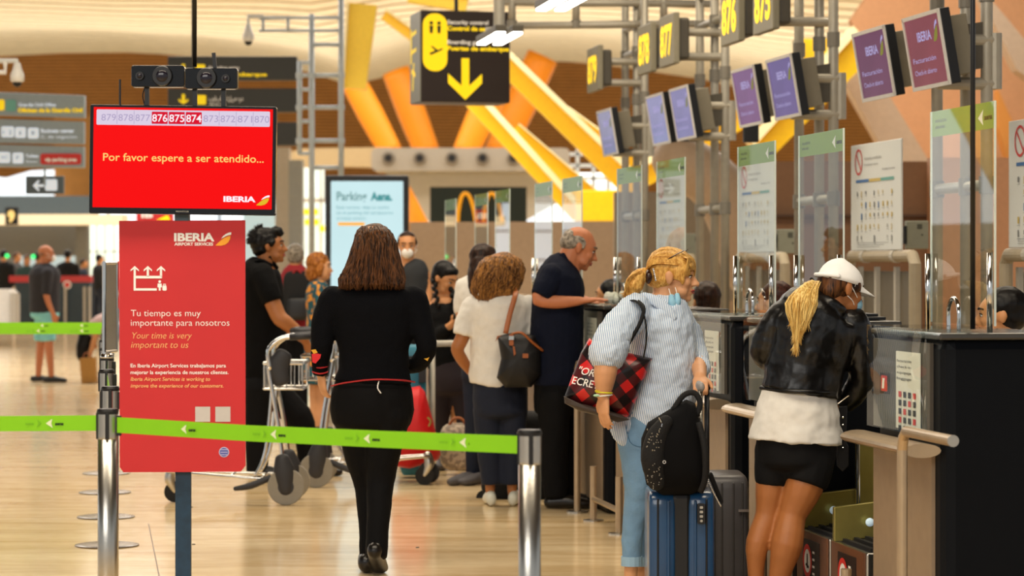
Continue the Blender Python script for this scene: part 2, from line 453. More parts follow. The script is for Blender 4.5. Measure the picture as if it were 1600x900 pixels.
strut('orange strut leaning left, just under the arrow sign box', (618, 110), (668, 240), (44, 40), 74, m_orange)
strut('orange strut leaning right, below the arrow sign box', (776, 130), (726, 240), (46, 40), 72, m_orange)
strut('orange strut with the widest top, right of the arrow sign box', (848, 88), (778, 240), (50, 44), 75, m_orange)
strut('upright orange pylon foot between parking screen and fast food panel', (655, 262), (650, 420), (26, 40), 70, m_orange)
strut('orange pylon foot peeping out under the duct beam', (690, 284), (640, 350), (26, 40), 71, m_orange)
strut('broad pale yellow strut hanging left of the arrow sign box', (566, 6), (553, 138), (46, 36), 50, M('pale_yellow', '#f0cf3c', 0.5), depth=.3, flange=3)
strut('short yellow strut running up behind the arrow sign box', (600, 22), (660, 66), (16, 18), 48, m_yellow, depth=.3, flange=3)
strut('pale yellow strut crossing the top edge above the arrow sign box', (640, -14), (730, 6), (34, 24), 47, M('pale_yellow', '#f0cf3c', 0.5), depth=.3, flange=3)
strut('long yellow strut with pale flange from arrow sign box to the far check-in desks', (770, 78), (1000, 302), (33, 36), 40, m_yellow, depth=.35, flange=8)
strut('yellow strut below the arrow sign box, dropping to the far acrylic screens', (735, 150), (905, 335), (30, 26), 44, m_yellow, depth=.35, flange=9)
strut('flat yellow strut right beside the dropping one', (800, 205), (925, 330), (32, 60), 46, m_yellow, depth=.3, flange=2)
strut('stubby yellow strut beside the farthest desk monitor', (880, 178), (985, 262), (26, 40), 43, m_yellow, depth=.3, flange=2)
bm = BM(); pbox(bm, 900, 297, 968, 346, 42, .6); tag(mk('strut_foot', bm, m_yellow, bevel=.02), 'yellow steel foot block behind the old man at the desk', 'strut')
strut('yellow strut rising behind the desk number signs to the right', (1005, 272), (1200, 152), (40, 44), 42, m_yellow, depth=.35, flange=12)
strut('yellow strut rising beside the nearest pair of desk monitors', (1185, 235), (1350, 62), (44, 56), 41, m_yellow, depth=.35, flange=12)
strut('bright yellow vertical strut seen between the posts near the top right', (1268, 60), (1268, 160), (50, 50), 44, m_yellow, depth=.35, flange=3)

# right-hand background: peach columns, beige diagonals, brown wall
def structp(name, px, Y, depth, m): return bg(name, None, None, px, Y, depth, m)
structp('wall_right', [(1392, -60), (1760, -60), (1760, 520), (1500, 520), (1455, 300), (1360, 120), (1330, 30)], 44, .4, m_peach)
structp('trim_7', [(1318, 100), (1372, 120), (1458, 262), (1458, 400), (1420, 330), (1378, 230), (1320, 128)], 42, .5, m_beige)
structp('trim_8', [(1515, -40), (1600, 60), (1760, 130), (1760, 230), (1590, 110)], 41, .5, m_beige)
structp('trim_9', [(1560, 140), (1580, 185), (1600, 240), (1604, 300), (1590, 300), (1560, 200)], 43, .4, m_brown)
structp('wall_back_low', (1172, 252, 1457, 520), 28, .3, m_brownwall)
structp('wall_back_low_near', (1456, 246, 1700, 520), 27.5, .3, M('peach_wall', '#b98763', 0.6))
structp('trim_10', (1172, 335, 1457, 339), 27.9, .1, M('dark_seam', '#4c3322', 0.6))
bm = BM()
limb(bm, [P(1060, 250, 30), P(1130, 300, 30), P(1180, 420, 30)], [(.3, .3), (.32, .3), (.36, .3)], n=14, ref=(0, 1, 0))
struct('trim_11', bm, m_beige, smooth=True)
# partition wall behind the queue
bm = BM()
pa = P(640, 347, 36); pb = P(985, 342, 36)
prism(bm, [(pa.x, 36, 0), (pb.x + 8.5, 36, 0), (pb.x + 8.5, 36, pb.z), (pa.x, 36, pa.z)], (0, 1, 0), .12)
struct('wall_partition', bm, m_beige)
for i in range(5):
    x = pa.x + 1.05 * (i + 1)
    bm = BM(); box(bm, (x, 35.985, 1.0), (.012, .03, 2.0)); struct('trim_%d' % (12 + i), bm, M('panel_joint', '#7b6a58', 0.6))
# pale windows and grey shelving behind the right of the hall
bm = BM(); pbox(bm, 835, 270, 965, 352, 90, .1); struct('window_6', bm, m_sky)
t = thing('steel_frame_wall', 'pale grey steel frame against daylight behind the long yellow strut', 'frame', P(905, 300, 85))
for x in (882, 900, 925, 948, 972):
    bm = BM(); pbox(bm, x, 232, x + 5, 300, 85, .2); mk('upright', bm, m_lalu, t)
for y in (238, 256, 276):
    bm = BM(); pbox(bm, 880, y, 978, y + 5, 85, .18); mk('crossbar', bm, m_lalu, t)
structp('wall_behind_desks', (960, 300, 1180, 470), 34, .3, M('taupe', '#8d806e', 0.6))
# ------------------------------------------------------------------ check-in row
m_clear = glassmat('acrylic', ior=1.5); m_hood = glassmat('hood_acrylic', ior=1.28)
m_deskdark = M('desk_dark', '#080b10', 0.45, spec=.12)
m_front = M('desk_front_beige', '#a08b72', 0.45, 0.1, bump=.03, bscale=300)
m_frontup = M('desk_front_grey', '#5f5850', 0.3, 0.3)
m_champ = M('champagne_metal', '#b5a084', 0.32, 0.7)
m_edge = M('acrylic_edge', '#cfd8cf', 0.15, emit=0.0)
m_green = M('tape_green', '#86cf12', 0.55, noise_amt=0.02)
m_hgreen = M('header_green', '#7c9e00', 0.35, noise_amt=0.02)
m_ink = M('ink_black', '#161616', 0.6, noise_amt=0)
m_inkw = M('ink_white', '#f4f2ee', 0.5, noise_amt=0)
m_inky = M('ink_yellow', '#ffdd00', 0.5, emit=0.35, noise_amt=0)
m_ily = M('lit_digits', '#ffd400', 0.5, emit=0.9, noise_amt=0)
m_inkb = M('ink_blue', '#3b6ea8', 0.5, noise_amt=0)
m_inkr = M('ink_red', '#d2302a', 0.5, noise_amt=0)
m_paper = M('paper', '#e9e5dc', 0.7, noise_amt=0.02)
RM = Matrix.Rotation(ROW, 3, 'Z')
Z3 = V((0, 0, 1))
def W(o, v, u, z): return o + VD * v + UD * u + Z3 * z
def rbox(bm, o, v0, v1, u0, u1, z0, z1, mi=0):
    return box(bm, W(o, (v0 + v1) / 2, (u0 + u1) / 2, (z0 + z1) / 2), (abs(v1 - v0), abs(u1 - u0), abs(z1 - z0)), rot=RM, mi=mi)
def ring_flat(bm, c, R, U, r0, r1, n=20, mi=0):
    a = [bm.verts.new(c + R * (r0 * math.cos(2 * PI * k / n)) + U * (r0 * math.sin(2 * PI * k / n))) for k in range(n)]
    b = [bm.verts.new(c + R * (r1 * math.cos(2 * PI * k / n)) + U * (r1 * math.sin(2 * PI * k / n))) for k in range(n)]
    for k in range(n):
        f = bm.faces.new((a[k], a[(k + 1) % n], b[(k + 1) % n], b[k])); f.material_index = mi
def disc(bm, c, R, U, r, n=20, mi=0):
    f = bm.faces.new([bm.verts.new(c + R * (r * math.cos(2 * PI * k / n)) + U * (r * math.sin(2 * PI * k / n))) for k in range(n)]); f.material_index = mi

DESK_L = 0.84
def make_desk(yf, label):
    o = UP(3.05, yf)
    t = thing('check_in_desk', label, 'desk', o, 'check-in desks in the row')
    bm = BM(); rbox(bm, o, 0, .44, -DESK_L, 0, 0.0, 1.235); mk('body', bm, m_deskdark, t, bevel=.045)
    bm = BM(); rbox(bm, o, -.02, .46, -DESK_L - .02, .02, 1.225, 1.25); mk('desk_top', bm, M('desk_top', '#3b3a38', 0.18), t, bevel=.008)
    bm = BM(); rbox(bm, o, -.014, .0, -DESK_L + .1, -.0, .06, .80); mk('front_panel', bm, m_front, t)
    bm = BM(); rbox(bm, o, -.014, .0, -DESK_L + .12, 0, .87, 1.21); mk('upper_panel', bm, m_frontup, t)
    bm = BM(); limb(bm, [W(o, -.07, -DESK_L + .03, .825), W(o, -.07, .03, .825)], [(.07, .026)] * 2, n=16, sub=1, caps=('f', 'f'), ref=(0, 0, 1))
    for v in bm.verts: pass
    mk('bag_shelf', bm, m_champ, t, smooth=False)
    bm = BM()
    rbox(bm, o, -.04, -.036, -DESK_L + .08, .0, .87, 1.262); rbox(bm, o, -.04, .26, -DESK_L + .08, .0, 1.258, 1.262)
    mk('acrylic_hood', bm, m_hood, t)
    bm = BM(); rbox(bm, o, -.02, -.017, -DESK_L + .22, -DESK_L + .52, .88, 1.17)
    nt = mk('notice', bm, m_paper, t)
    bm = BM(); O = W(o, -.0225, -DESK_L + .5, 1.13)
    for k in range(4): add_text(bm, ('facturación', 'check-in', 'equipaje', 'baggage')[k], O - Z3 * (.022 * k), -UD, Z3, .18, .011)
    for r in range(5):
        for q in range(4): flat(bm, [O - UD * (.02 + q * .06 + a) - Z3 * (.11 + r * .032 + b) for a, b in ((0, 0), (.035, 0), (.035, .022), (0, .022))], mi=1 if (r + q) % 3 == 0 else 0)
    mk('notice_print', bm, [m_ink, m_inkr], nt)
    # acrylic screen with green header, two clamp rods and a document arch
    bm = BM(); rbox(bm, o, .25, .255, -.66, .1, 1.27, 2.1); mk('screen', bm, m_clear, t)
    bm = BM(); rbox(bm, o, .249, .257, -.664, -.66, 1.27, 2.1); rbox(bm, o, .249, .257, .1, .104, 1.27, 2.1); mk('screen_edge', bm, m_edge, t)
    bm = BM(); rbox(bm, o, .2565, .259, -.66, .1, 2.0, 2.1); hd = mk('screen_header', bm, m_hgreen, t)
    bm = BM(); O = W(o, .2558, .06, 2.055)
    add_text(bm, 'AENA GESTION', O, -UD, Z3, .14, .012, mi=1); add_text(bm, 'AENA AVISO', O - Z3 * .025, -UD, Z3, .12, .012, mi=1)
    add_text(bm, 'aena', W(o, .2558, -.53, 2.035), -UD, Z3, .09, .022, bold=.03, shear=.2, mi=1)
    A0 = W(o, .2558, -.50, 2.045); flat(bm, [A0 - UD * -.04, A0 - UD * .02 + Z3 * .03, A0 - UD * .01, A0 - UD * .02 - Z3 * .03])
    mk('header_print', bm, [m_inkw, m_ink], hd)
    for u in (-.655, .09):
        bm = BM(); cyl(bm, W(o, .235, u, 1.25), W(o, .235, u, 1.54), .011, n=10); mk('clamp_rod', bm, m_chrome, t, smooth=True)
    bm = BM(); ctube(bm, [W(o, .22, -.22 + .0, 1.25), W(o, .22, -.22, 1.33), W(o, .22, -.28, 1.37), W(o, .22, -.34, 1.33), W(o, .22, -.34, 1.25)], .008, n=8)
    mk('document_arch', bm, m_chrome, t, smooth=True)
    # agent's lower worktop behind
    bm = BM(); rbox(bm, o, .44, 1.05, -DESK_L, 0, .70, .74); mk('worktop', bm, m_frontup, t)
    bm = BM(); rbox(bm, o, .98, 1.02, -DESK_L, 0, 0, .70); mk('side_panel', bm, m_deskdark, t)
    return t
desk_names = ['nearest check-in desk at the right edge with the bent steel handrail', 'check-in desk where the woman in the leather jacket stands',
              'check-in desk right of the woman in the striped shirt', 'check-in desk hidden mostly behind the striped shirt woman',
              'check-in desk on which the old man rests his hand', 'check-in desk just beyond the old man', 'check-in desk behind the old man, third from the far end',
              'check-in desk behind the woman in the white shirt', 'second farthest check-in desk of the row', 'farthest check-in desk of the row']
desk_y = [10.5, 12.5, 13.7, 15.7, 16.9, 18.9, 20.1, 22.1, 23.3, 25.3]
d0 = make_desk(desk_y[0], desk_names[0]); desks = [d0]
for yy, nm in zip(desk_y[1:], desk_names[1:]):
    desks.append(dup(d0, UP(3.05, yy) - UP(3.05, desk_y[0]), nm))

# baggage belts between the desks
m_gold = M('brass_tinted_steel', '#a89c58', 0.3, 0.7)
m_copper = M('brown_front', '#6b452f', 0.4)
def make_belt(yf, label):
    o = UP(3.03, yf); Lu = .5
    t = thing('baggage_belt', label, 'conveyor', o, 'baggage belts between check-in desks')
    bm = BM(); rbox(bm, o, 0, .9, -Lu, 0, .0, .08); mk('base', bm, m_dark, t)
    bm = BM(); rbox(bm, o, 0, .9, -Lu, 0, .1, .36); mk('housing', bm, m_steel, t, bevel=.006)
    bm = BM(); rbox(bm, o, -.008, 0, -Lu + .02, -.01, .1, .36); mk('front_panel', bm, m_copper, t)
    bm = BM()
    prism(bm, [W(o, .02, -Lu + .04, .36), W(o, .88, -Lu + .04, .44), W(o, .88, -Lu + .04, .41), W(o, .02, -Lu + .04, .33)], UD, Lu - .08)
    for k in range(18): rbox(bm, o, .03 + k * .047, .045 + k * .047, -Lu + .05, -.05, .36 + k * .0044, .374 + k * .0044)
    mk('belt', bm, m_rubber, t)
    for u in (-Lu, -.03):
        bm = BM(); prism(bm, [W(o, .05 if u < -.1 else .0, u, .36), W(o, .9, u, .44), W(o, .9, u, .60), W(o, .05 if u < -.1 else .0, u, .50 if u > -.1 else .40)], UD, .03)
        mk('cheek', bm, m_gold, t, bevel=.003)
    bm = BM(); prism(bm, [W(o, .25, -.05, .45), W(o, .9, -.05, .52), W(o, .9, -.05, .80), W(o, .25, -.05, .74)], UD, .03); bk = mk('end_plate', bm, m_gold, t)
    bm = BM()
    tube(bm, [W(o, .25, -.06, .45), W(o, .25, -.06, .745)], .009); tube(bm, [W(o, .25, -.06, .745), W(o, .9, -.06, .805)], .009); mk('plate_trim', bm, m_chrome, bk)
    bm = BM(); ell(bm, W(o, .14, -.065, .44), (.018, .01, .018)); mk('sensor_eye', bm, M('sensor_lens', '#cfe8ff', 0.2, emit=.2), t)
    bm = BM(); rbox(bm, o, -.0115, -.008, -Lu + .12, -.12, .13, .33); st = mk('sticker', bm, M('sticker_black', '#241a17', 0.5), t)
    bm = BM(); c = W(o, -.0135, -Lu / 2 + .05, .24)
    ring_flat(bm, c, -UD, Z3, .05, .072, mi=0); disc(bm, c + VD * .0006, -UD, Z3, .052, mi=1)
    R = -UD; c2 = c - VD * .0008
    flat(bm, [c2 + R * a + Z3 * b for a, b in ((-.008, -.03), (.012, -.03), (.006, .03), (-.006, .03))], mi=2)
    flat(bm, [c2 + R * a + Z3 * b for a, b in ((-.025, -.02), (.028, -.03), (.028, -.02), (-.02, -.01))], mi=2)
    for k in range(4): flat(bm, [c2 + R * a + Z3 * (b - k * .03 + .04) for a, b in ((.085, 0), (.12, 0), (.12, .01), (.085, .01))], mi=1)
    mk('sticker_print', bm, [m_inkr, m_inkw, m_ink], st)
    return t
b_y = [11.06, 11.60, 14.26, 14.80, 17.46, 18.0, 20.66, 21.2]
b_n = ['baggage belt with a no-step sticker, next to the nearest desk', 'baggage belt with a no-step sticker right beside the legs in black shorts',
       'baggage belt hidden behind the blue suitcase', 'baggage belt hidden behind the striped shirt woman', 'baggage belt behind the tote bag, nearer of the two',
       'baggage belt behind the tote bag, farther of the two', 'baggage belt beyond the old man, nearer of the two', 'baggage belt beyond the old man, farther of the two']
b0 = make_belt(b_y[0], b_n[0])
for yy, nm in zip(b_y[1:], b_n[1:]): dup(b0, UP(3.03, yy) - UP(3.03, b_y[0]), nm)

# low steel bumpers in front of the desks, tall bent handrails
def make_bumper(y0, label):
    o = UP(2.9, y0)
    t = thing('low_bumper_rail', label, 'rail', o, 'low steel bumper rails')
    for u in (0, .78):
        bm = BM(); cyl(bm, W(o, 0, u, 0), W(o, 0, u, .32), .021, n=14); mk('post', bm, m_champ, t, smooth=False)
        bm = BM(); cyl(bm, W(o, 0, u, 0), W(o, 0, u, .008), .06, n=20); mk('floor_flange', bm, m_steel, t)
    bm = BM(); cyl(bm, W(o, 0, 0, .13), W(o, 0, .78, .13), .016, n=12); mk('crossbar', bm, m_champ, t)
    return t
r0 = make_bumper(14.9, 'low steel bumper rail on the floor beside the striped shirt woman')
for yy, nm in ((9.62, 'low steel bumper post at the foot of the nearest desk'), (11.7, 'low steel bumper rail behind the bare legs'), (12.93, 'low steel bumper rail behind the suitcases'), (17.2, 'low steel bumper rail under the tote bag'), (18.1, 'low steel bumper rail in front of the desk beyond the old man')):
    dup(r0, UP(2.9, yy) - UP(2.9, 14.9), nm)
def make_rail(y0, label):
    o = UP(2.9, y0)
    t = thing('bent_handrail', label, 'handrail', o, 'tall bent steel handrails')
    bm = BM(); pts = [W(o, 0, 0, 0), W(o, 0, 0, .83), W(o, 0, -.015, .875), W(o, 0, -.05, .9), W(o, 0, -.58, .9)]
    tube(bm, pts, .0195, n=16); mk('tube', bm, m_champ, t, smooth=False, bevel=.002)
    bm = BM(); cyl(bm, W(o, 0, -.58, .9), W(o, 0, -.584, .9), .0205, n=20); mk('end_cap', bm, m_steel, t)
    bm = BM(); cyl(bm, W(o, 0, 0, 0), W(o, 0, 0, .01), .065, n=20); mk('floor_flange', bm, m_steel, t)
    return t
make_rail(9.67, 'tall bent steel handrail in front of the nearest desk, round end toward us')
make_rail(16.2, 'tall steel handrail post under the plaid tote bag')

# tall pipes behind the row, monitor arms
def pipe_stand(y0, label, mon=True, top=5.6):
    o = UP(5.1, y0)     # y0 = farthest post
    t = thing('pipe_frame', label, 'frame', o, 'tall pipe frames behind the desks')
    for u in (0, -.55, -.92):
        bm = BM(); cyl(bm, W(o, 0, u, 0), W(o, 0, u, top), .035, n=14); mk('upright', bm, m_alu, t, smooth=True)
        for z in (1.95, 3.05, 3.5):
            bm = BM(); cyl(bm, W(o, 0, u, z - .05), W(o, 0, u, z + .05), .045, n=14); mk('collar', bm, M('collar_grey', '#7e786c', 0.45, 0.3), t)
    for z in (1.95, 3.5, 3.75):
        bm = BM(); cyl(bm, W(o, 0, 0, z), W(o, 0, -.92, z), .032, n=12); mk('crossbar', bm, m_alu, t, smooth=True)
    bm = BM()
    for z in (2.53, 2.78): tube(bm, [W(o, -.3, -.92, z), W(o, .05, -.92, z)], .036, n=12)
    tube(bm, [W(o, .05, -.92, 2.50), W(o, .05, -.92, 2.82)], .04, n=12)
    mk('monitor_arm', bm, m_alu, t)
    bm = BM()
    for z in (3.2, 3.4): tube(bm, [W(o, -.3, -.6, z), W(o, .05, -.6, z)], .034, n=12)
    mk('sign_arm', bm, m_alu, t)
    return t
p0 = pipe_stand(16.3, 'tall pipe frame carrying the nearest pair of desk monitors')
for yy, nm in ((19.5, 'tall pipe frame of the second pair of desk monitors'), (22.7, 'tall pipe frame of the third pair of desk monitors'), (25.9, 'tall pipe frame of the single farthest desk monitor')):
    dup(p0, UP(5.1, yy) - UP(5.1, 16.3), nm)

def swoosh(bm, O, R, U, w, h, m0=0, m1=1):
    """two-part curved tail emblem: pale upper leaf and yellow lower leaf"""
    O = V(O); R = V(R); U = V(U)
    def q(a, b): return O + R * (a * w) + U * (b * h)
    flat(bm, [q(a, b) for a, b in ((0, .02), (.12, .16), (.3, .36), (.55, .58), (.8, .7), (.95, .74), (.92, .5), (.8, .25), (.62, .08), (.35, 0))], mi=m1)
    flat(bm, [q(a, b) for a, b in ((.36, .52), (.5, .74), (.68, .9), (.85, .98), (1, 1), (.98, .82), (.8, .78), (.6, .68))], mi=m0)
tiltM = Matrix.Rotation(ROW, 3, 'Z') @ Matrix.Rotation(math.radians(10), 3, 'Y')
def make_monitor(y, label, col, emit):
    o = UP(4.76, y) + V((0, 0, 2.72))
    R_ = -UD; U_ = (tiltM @ V((0, 0, 1))).normalized(); N_ = R_.cross(U_).normalized()
    if N_.dot(VD) > 0: N_ = -N_
    U_ = -U_ if U_.z < 0 else U_
    # lean: the foot of the screen is set back from the passenger side
    U_ = (Z3 - VD * .17).normalized(); N_ = (-VD - Z3 * .17).normalized()
    t = thing('desk_monitor', label, 'monitor', o, 'monitors above the check-in desks')
    Rm = Matrix((R_, U_, N_)).transposed()
    bm = BM(); box(bm, o - N_ * .03, (.68, .43, .06), rot=Rm); mk('casing', bm, m_black, t, bevel=.006)
    bm = BM()
    for (a, b, ww, hh) in ((0, .205, .68, .022), (0, -.205, .68, .022), (-.331, 0, .022, .42), (.331, 0, .022, .42)):
        box(bm, o + R_ * a + U_ * b + N_ * .006, (ww, hh, .012), rot=Rm)
    mk('bezel', bm, M('pale_bezel', '#cfcbc6', 0.4), t)
    bm = BM(); box(bm, o + N_ * .002, (.65, .4, .004), rot=Rm); sc = mk('screen', bm, M('screen_' + label[:18], col, 0.15, emit=emit, noise_amt=0.1, nscale=3, glow=True), t)
    bm = BM(); q = o + N_ * .006
    add_text(bm, 'IBERIA', q + R_ * -.12 + U_ * .06, R_, U_, .26, .055, bold=.02)
    swoosh(bm, q + R_ * .17 + U_ * .04, R_, U_, .1, .12)
    add_text(bm, 'Facturación', q + R_ * -.26 + U_ * -.06, R_, U_, .42, .03); add_text(bm, 'Check-in abierto', q + R_ * -.26 + U_ * -.13, R_, U_, .4, .03)
    mk('screen_print', bm, [M('screen_text', '#b9b0e0', 0.5, glow=True, emit=.8, noise_amt=0), M('screen_leaf', '#a8a83c', 0.5, glow=True, emit=.5, noise_amt=0)], sc)
    bm = BM(); box(bm, o - N_ * .13, (.4, .34, .14), rot=Rm); mk('mount_box', bm, M('mount_grey', '#77705f', 0.5), t, bevel=.006)
    bm = BM(); box(bm, o - N_ * .26 - U_ * .02, (.16, .26, .16), rot=Rm); mk('mount_bracket', bm, M('mount_dark', '#4a453b', 0.5), t)
    return t
make_monitor(15.4, 'desk monitor nearest the top right corner, reddish mauve screen', '#8a4450', .8)
make_monitor(16.44, 'desk monitor with purple screen, left of the reddish one', '#71405f', .8)
make_monitor(18.6, 'purple blue desk monitor, right one of the second pair', '#69578f', .85)
make_monitor(19.64, 'mauve desk monitor, left one of the second pair', '#7b5080', .85)
make_monitor(21.8, 'lavender desk monitor, right one of the third pair', '#7f78a8', .85)
make_monitor(22.75, 'pale lavender desk monitor, left one of the third pair', '#8a87b4', .85)
make_monitor(25.0, 'single farthest desk monitor under the sign 879', '#7f7ca0', .85)
def make_number(y, num, wh):
    o = UP(4.70, y) + V((0, 0, 3.34)); R_ = -UD
    t = thing('desk_number_sign', 'grey desk number sign reading %s, %s' % (num, wh), 'sign', o, 'number signs above the desks')
    bm = BM(); rbox(bm, o, 0, .05, -.29, .29, -.21, .21); mk('panel', bm, M('sign_grey', '#827c68', 0.5), t, bevel=.01)
    bm = BM(); rbox(bm, o, .05, .14, -.26, .22, -.17, .17); mk('light_box', bm, M('mount_dark', '#4a453b', 0.5), t, bevel=.02)
    bm = BM(); add_text(bm, num, o + R_ * -.23 - Z3 * .12 - VD * .003, R_, Z3, .45, .25, bold=.035); mk('digits', bm, m_ily, t)
for y, n, wh in ((18.95, '875', 'the nearest one, cut by the top edge'), (19.95, '876', 'second from the right at the top edge'), (22.15, '877', 'in the middle of the five'), (23.05, '878', 'half overlapped by its right neighbour'), (25.45, '879', 'the farthest and leftmost one')): make_number(y, n, wh)
for (x0, y0, x1, y1, nm) in ((1162, 182, 1186, 222, 'small black screen hanging under the second pair of monitors'), (1064, 206, 1090, 221, 'small black screen hanging under the third pair of monitors')):
    bm = BM(); pbox(bm, x0, y0, x1, y1, 21.0 if x0 > 1100 else 24.5, .1); tag(mk('small_screen', bm, m_black, bevel=.01), nm, 'screen')

# rules posters on beige pipe stands
def make_poster(y_near, label):
    o = UP(5.2, y_near)
    t = thing('rules_poster', label, 'poster', o, 'baggage rules posters behind the desks')
    bm = BM(); rbox(bm, o, 0, .012, 0, 1.17, 1.59, 2.31); pn = mk('board', bm, M('poster_white', '#dcdfdb', 0.45, noise_amt=.01), t, bevel=.004)
    bm = BM(); R_ = -UD; O = W(o, -.004, 1.17, 1.59)
    def rc(a0, b0, a1, b1, mi): flat(bm, [O + R_ * a + Z3 * b for a, b in ((a0, b0), (a1, b0), (a1, b1), (a0, b1))], mi)
    c = O + R_ * .2 + Z3 * .60; ring_flat(bm, c, R_, Z3, .075, .09, mi=0)
    flat(bm, [c + R_ * a + Z3 * b for a, b in ((-.06, .05), (-.05, .06), (.06, -.05), (.05, -.06))], 0)
    add_text(bm, 'Artículos prohibidos', O + R_ * .34 + Z3 * .61, R_, Z3, .40, .022, mi=1); add_text(bm, 'Prohibited items', O + R_ * .34 + Z3 * .57, R_, Z3, .32, .016, mi=1)
    add_text(bm, 'Equipaje de mano', O + R_ * .76 + Z3 * .53, R_, Z3, .28, .016, mi=1)
    rc(.14, .46, .45, .48, 2); rc(.45, .46, .72, .48, 3); rc(.72, .46, 1.02, .48, 4)
    rnd = random.Random(4)
    for q in range(9):
        for r in range(5):
            if rnd.random() < .2: continue
            a = .16 + q * .1; b = .40 - r * .075; k = rnd.choice([1, 3, 3, 5, 1, 2]); ww = rnd.uniform(.012, .03); hh = rnd.uniform(.02, .045)
            rc(a, b - hh, a + ww, b, k); rc(a - .008, b - hh - .012, a + .04, b - hh - .008, 5)
    for r in range(3): rc(.16, .05 - r * .014, .9 - r * .1, .054 - r * .014, 5)
    mk('print', bm, [m_inkr, M('ink_grey', '#7d7f80', .6, noise_amt=0), m_inkb, M('ink_ochre', '#c9b060', .6, noise_amt=0), M('ink_teal', '#69a59c', .6, noise_amt=0), M('ink_pale', '#aeb0ae', .6, noise_amt=0)], pn)
    bm = BM(); tube(bm, [W(o, .03, 1.3, 0), W(o, .03, 1.3, 1.5), W(o, .03, 1.25, 1.55), W(o, .03, -.15, 1.55), W(o, .03, -.2, 1.5), W(o, .03, -.2, 0)], .04, n=14)
    mk('pipe_stand', bm, M('pipe_beige', '#a89a80', 0.5), t, smooth=False)
    for u in (.2, .9):
        bm = BM(); cyl(bm, W(o, .03, u - .03, 1.55), W(o, .03, u + .03, 1.55), .046, n=14); mk('pipe_clip', bm, m_lgrey, t)
    bm = BM(); rbox(bm, o, .1, .14, .0, 1.2, .0, 1.45); mk('back_panel', bm, M('taupe_dark', '#6f6656', 0.6), t)
    for u in (.0, .35, .8, 1.2):
        bm = BM(); rbox(bm, o, .07, .1, u, u + .05, 0, 1.48); mk('rail_post', bm, m_lgrey if u > .1 else m_dark, t)
    return t
po = make_poster(17.36, 'white baggage rules poster with a red prohibition ring, above the white cap')
for yy, nm in ((14.16, 'white baggage rules poster cut by the right edge of the frame'), (20.6, 'white baggage rules poster seen edge-on behind the acrylic screen left of the cap'), (23.76, 'white baggage rules poster seen edge-on above the blonde woman')):
    dup(po, UP(5.2, yy) - UP(5.2, 17.36), nm)
for (x0, y0, x1, y1, Y, nm) in ((1417, 345, 1451, 389, 19, 'grey control box right of the rules poster'), (1215, 358, 1242, 396, 22, 'grey control box left of the rules poster'), (1070, 365, 1098, 400, 25, 'grey control box behind the blonde woman')):
    t = thing('control_box', nm, 'box', P((x0 + x1) / 2, y1, Y))
    bm = BM(); pbox(bm, x0, y0, x1, y1, Y, .12); mk('case', bm, M('box_greygreen', '#8d8f80', 0.5), t, bevel=.006)
    bm = BM(); pbox(bm, x0 - 5, y0 + 8, x0 - 1, y1 - 8, Y, .1); mk('cable_side', bm, m_black, t)
    bm = BM(); pflat(bm, rrect(x0 + 20, y0 + 9, 8, 8, 1), Y - .003); pflat(bm, rrect(x0 + 24, y0 + 22, 3, 3, 1), Y - .003); mk('box_label', bm, M('ink_greydark', '#4f5148', .6), t)

# thin black pole standing on the nearest desk
bm = BM(); a = UP(3.19, 9.78); cyl(bm, (a.x, a.y, 1.262), (a.x, a.y, 3.4), .0095, n=10)
t = tag(mk('black_pole', bm, m_black, smooth=True), 'thin black pole rising from the nearest desk at the right', 'pole')
# notice stickers, papers and small things on the desks
o = UP(3.05, 10.5); bm = BM(); rbox(bm, o, -.0175, -.015, -.22, -.1, 1.0, 1.08)
st = mk('sticker', bm, M('sticker_black', '#241a17', 0.5), desks[0]); bm = BM(); flat(bm, [W(o, -.0185, u, z) for u, z in ((-.12, 1.01), (-.2, 1.01), (-.2, 1.07), (-.12, 1.07))]); flat(bm, [W(o, -.0192, u, z) for u, z in ((-.13, 1.02), (-.16, 1.02), (-.17, 1.06), (-.14, 1.06))], 1); mk('sticker_print', bm, [m_inkr, m_inkw], st)
bm = BM(); o = UP(3.05, 16.9)
for k in range(9): ell(bm, W(o, .12 + random.uniform(-.05, .05), -.45 + random.uniform(-.05, .05), 1.28 + random.uniform(0, .035)), random.uniform(.02, .04), nu=7, nv=5)
tag(mk('crumpled_tissue', bm, M('tissue', '#cfd2c4', .8, bump=.4, bscale=60)), 'crumpled pale tissue on the desk by the old man’s hand'.replace('’', "'"), 'tissue')
bm = BM(); o = UP(3.05, 12.5); rbox(bm, o, .1, .42, -.75, -.35, 1.252, 1.266); rbox(bm, o, .14, .40, -.7, -.4, 1.267, 1.28)
tag(mk('document_folder', bm, m_black, bevel=.003), 'flat black folders lying on the desk in front of the white cap', 'folder')

# ------------------------------------------------------------------ hanging lamps and gantry
def lamp(y, label):
    o = UP(3.6, y) + V((0, 0, 3.52))
    t = thing('tube_lamp', label, 'lamp', o, 'twin tube lamps above the desks')
    for v in (-.075, .075):
        bm = BM(); rbox(bm, o, v - .05, v + .05, -.62, .62, 0, .06); h = mk('lamp_housing', bm, M('mount_dark', '#4a453b', 0.5), t, bevel=.01)
        bm = BM(); rbox(bm, o, v - .04, v + .04, -.6, .6, -.02, 0.001); mk('lit_tube', bm, M('lamp_white', '#fffaf0', 0.5, emit=6.0, noise_amt=0), h)
    bm = BM(); rbox(bm, o, -.12, .12, -.05, .05, .05, .09); mk('cross_bracket', bm, m_alu, t)
    bm = BM(); cyl(bm, W(o, 0, 0, .09), W(o, 0, 0, .36), .05, n=14); mk('hanger', bm, m_alu, t)
    return t
lamp(24, 'lit twin tube lamp in front of the arrow sign box'); lamp(20.7, 'lit twin tube lamp at the top edge, right of the arrow sign box')
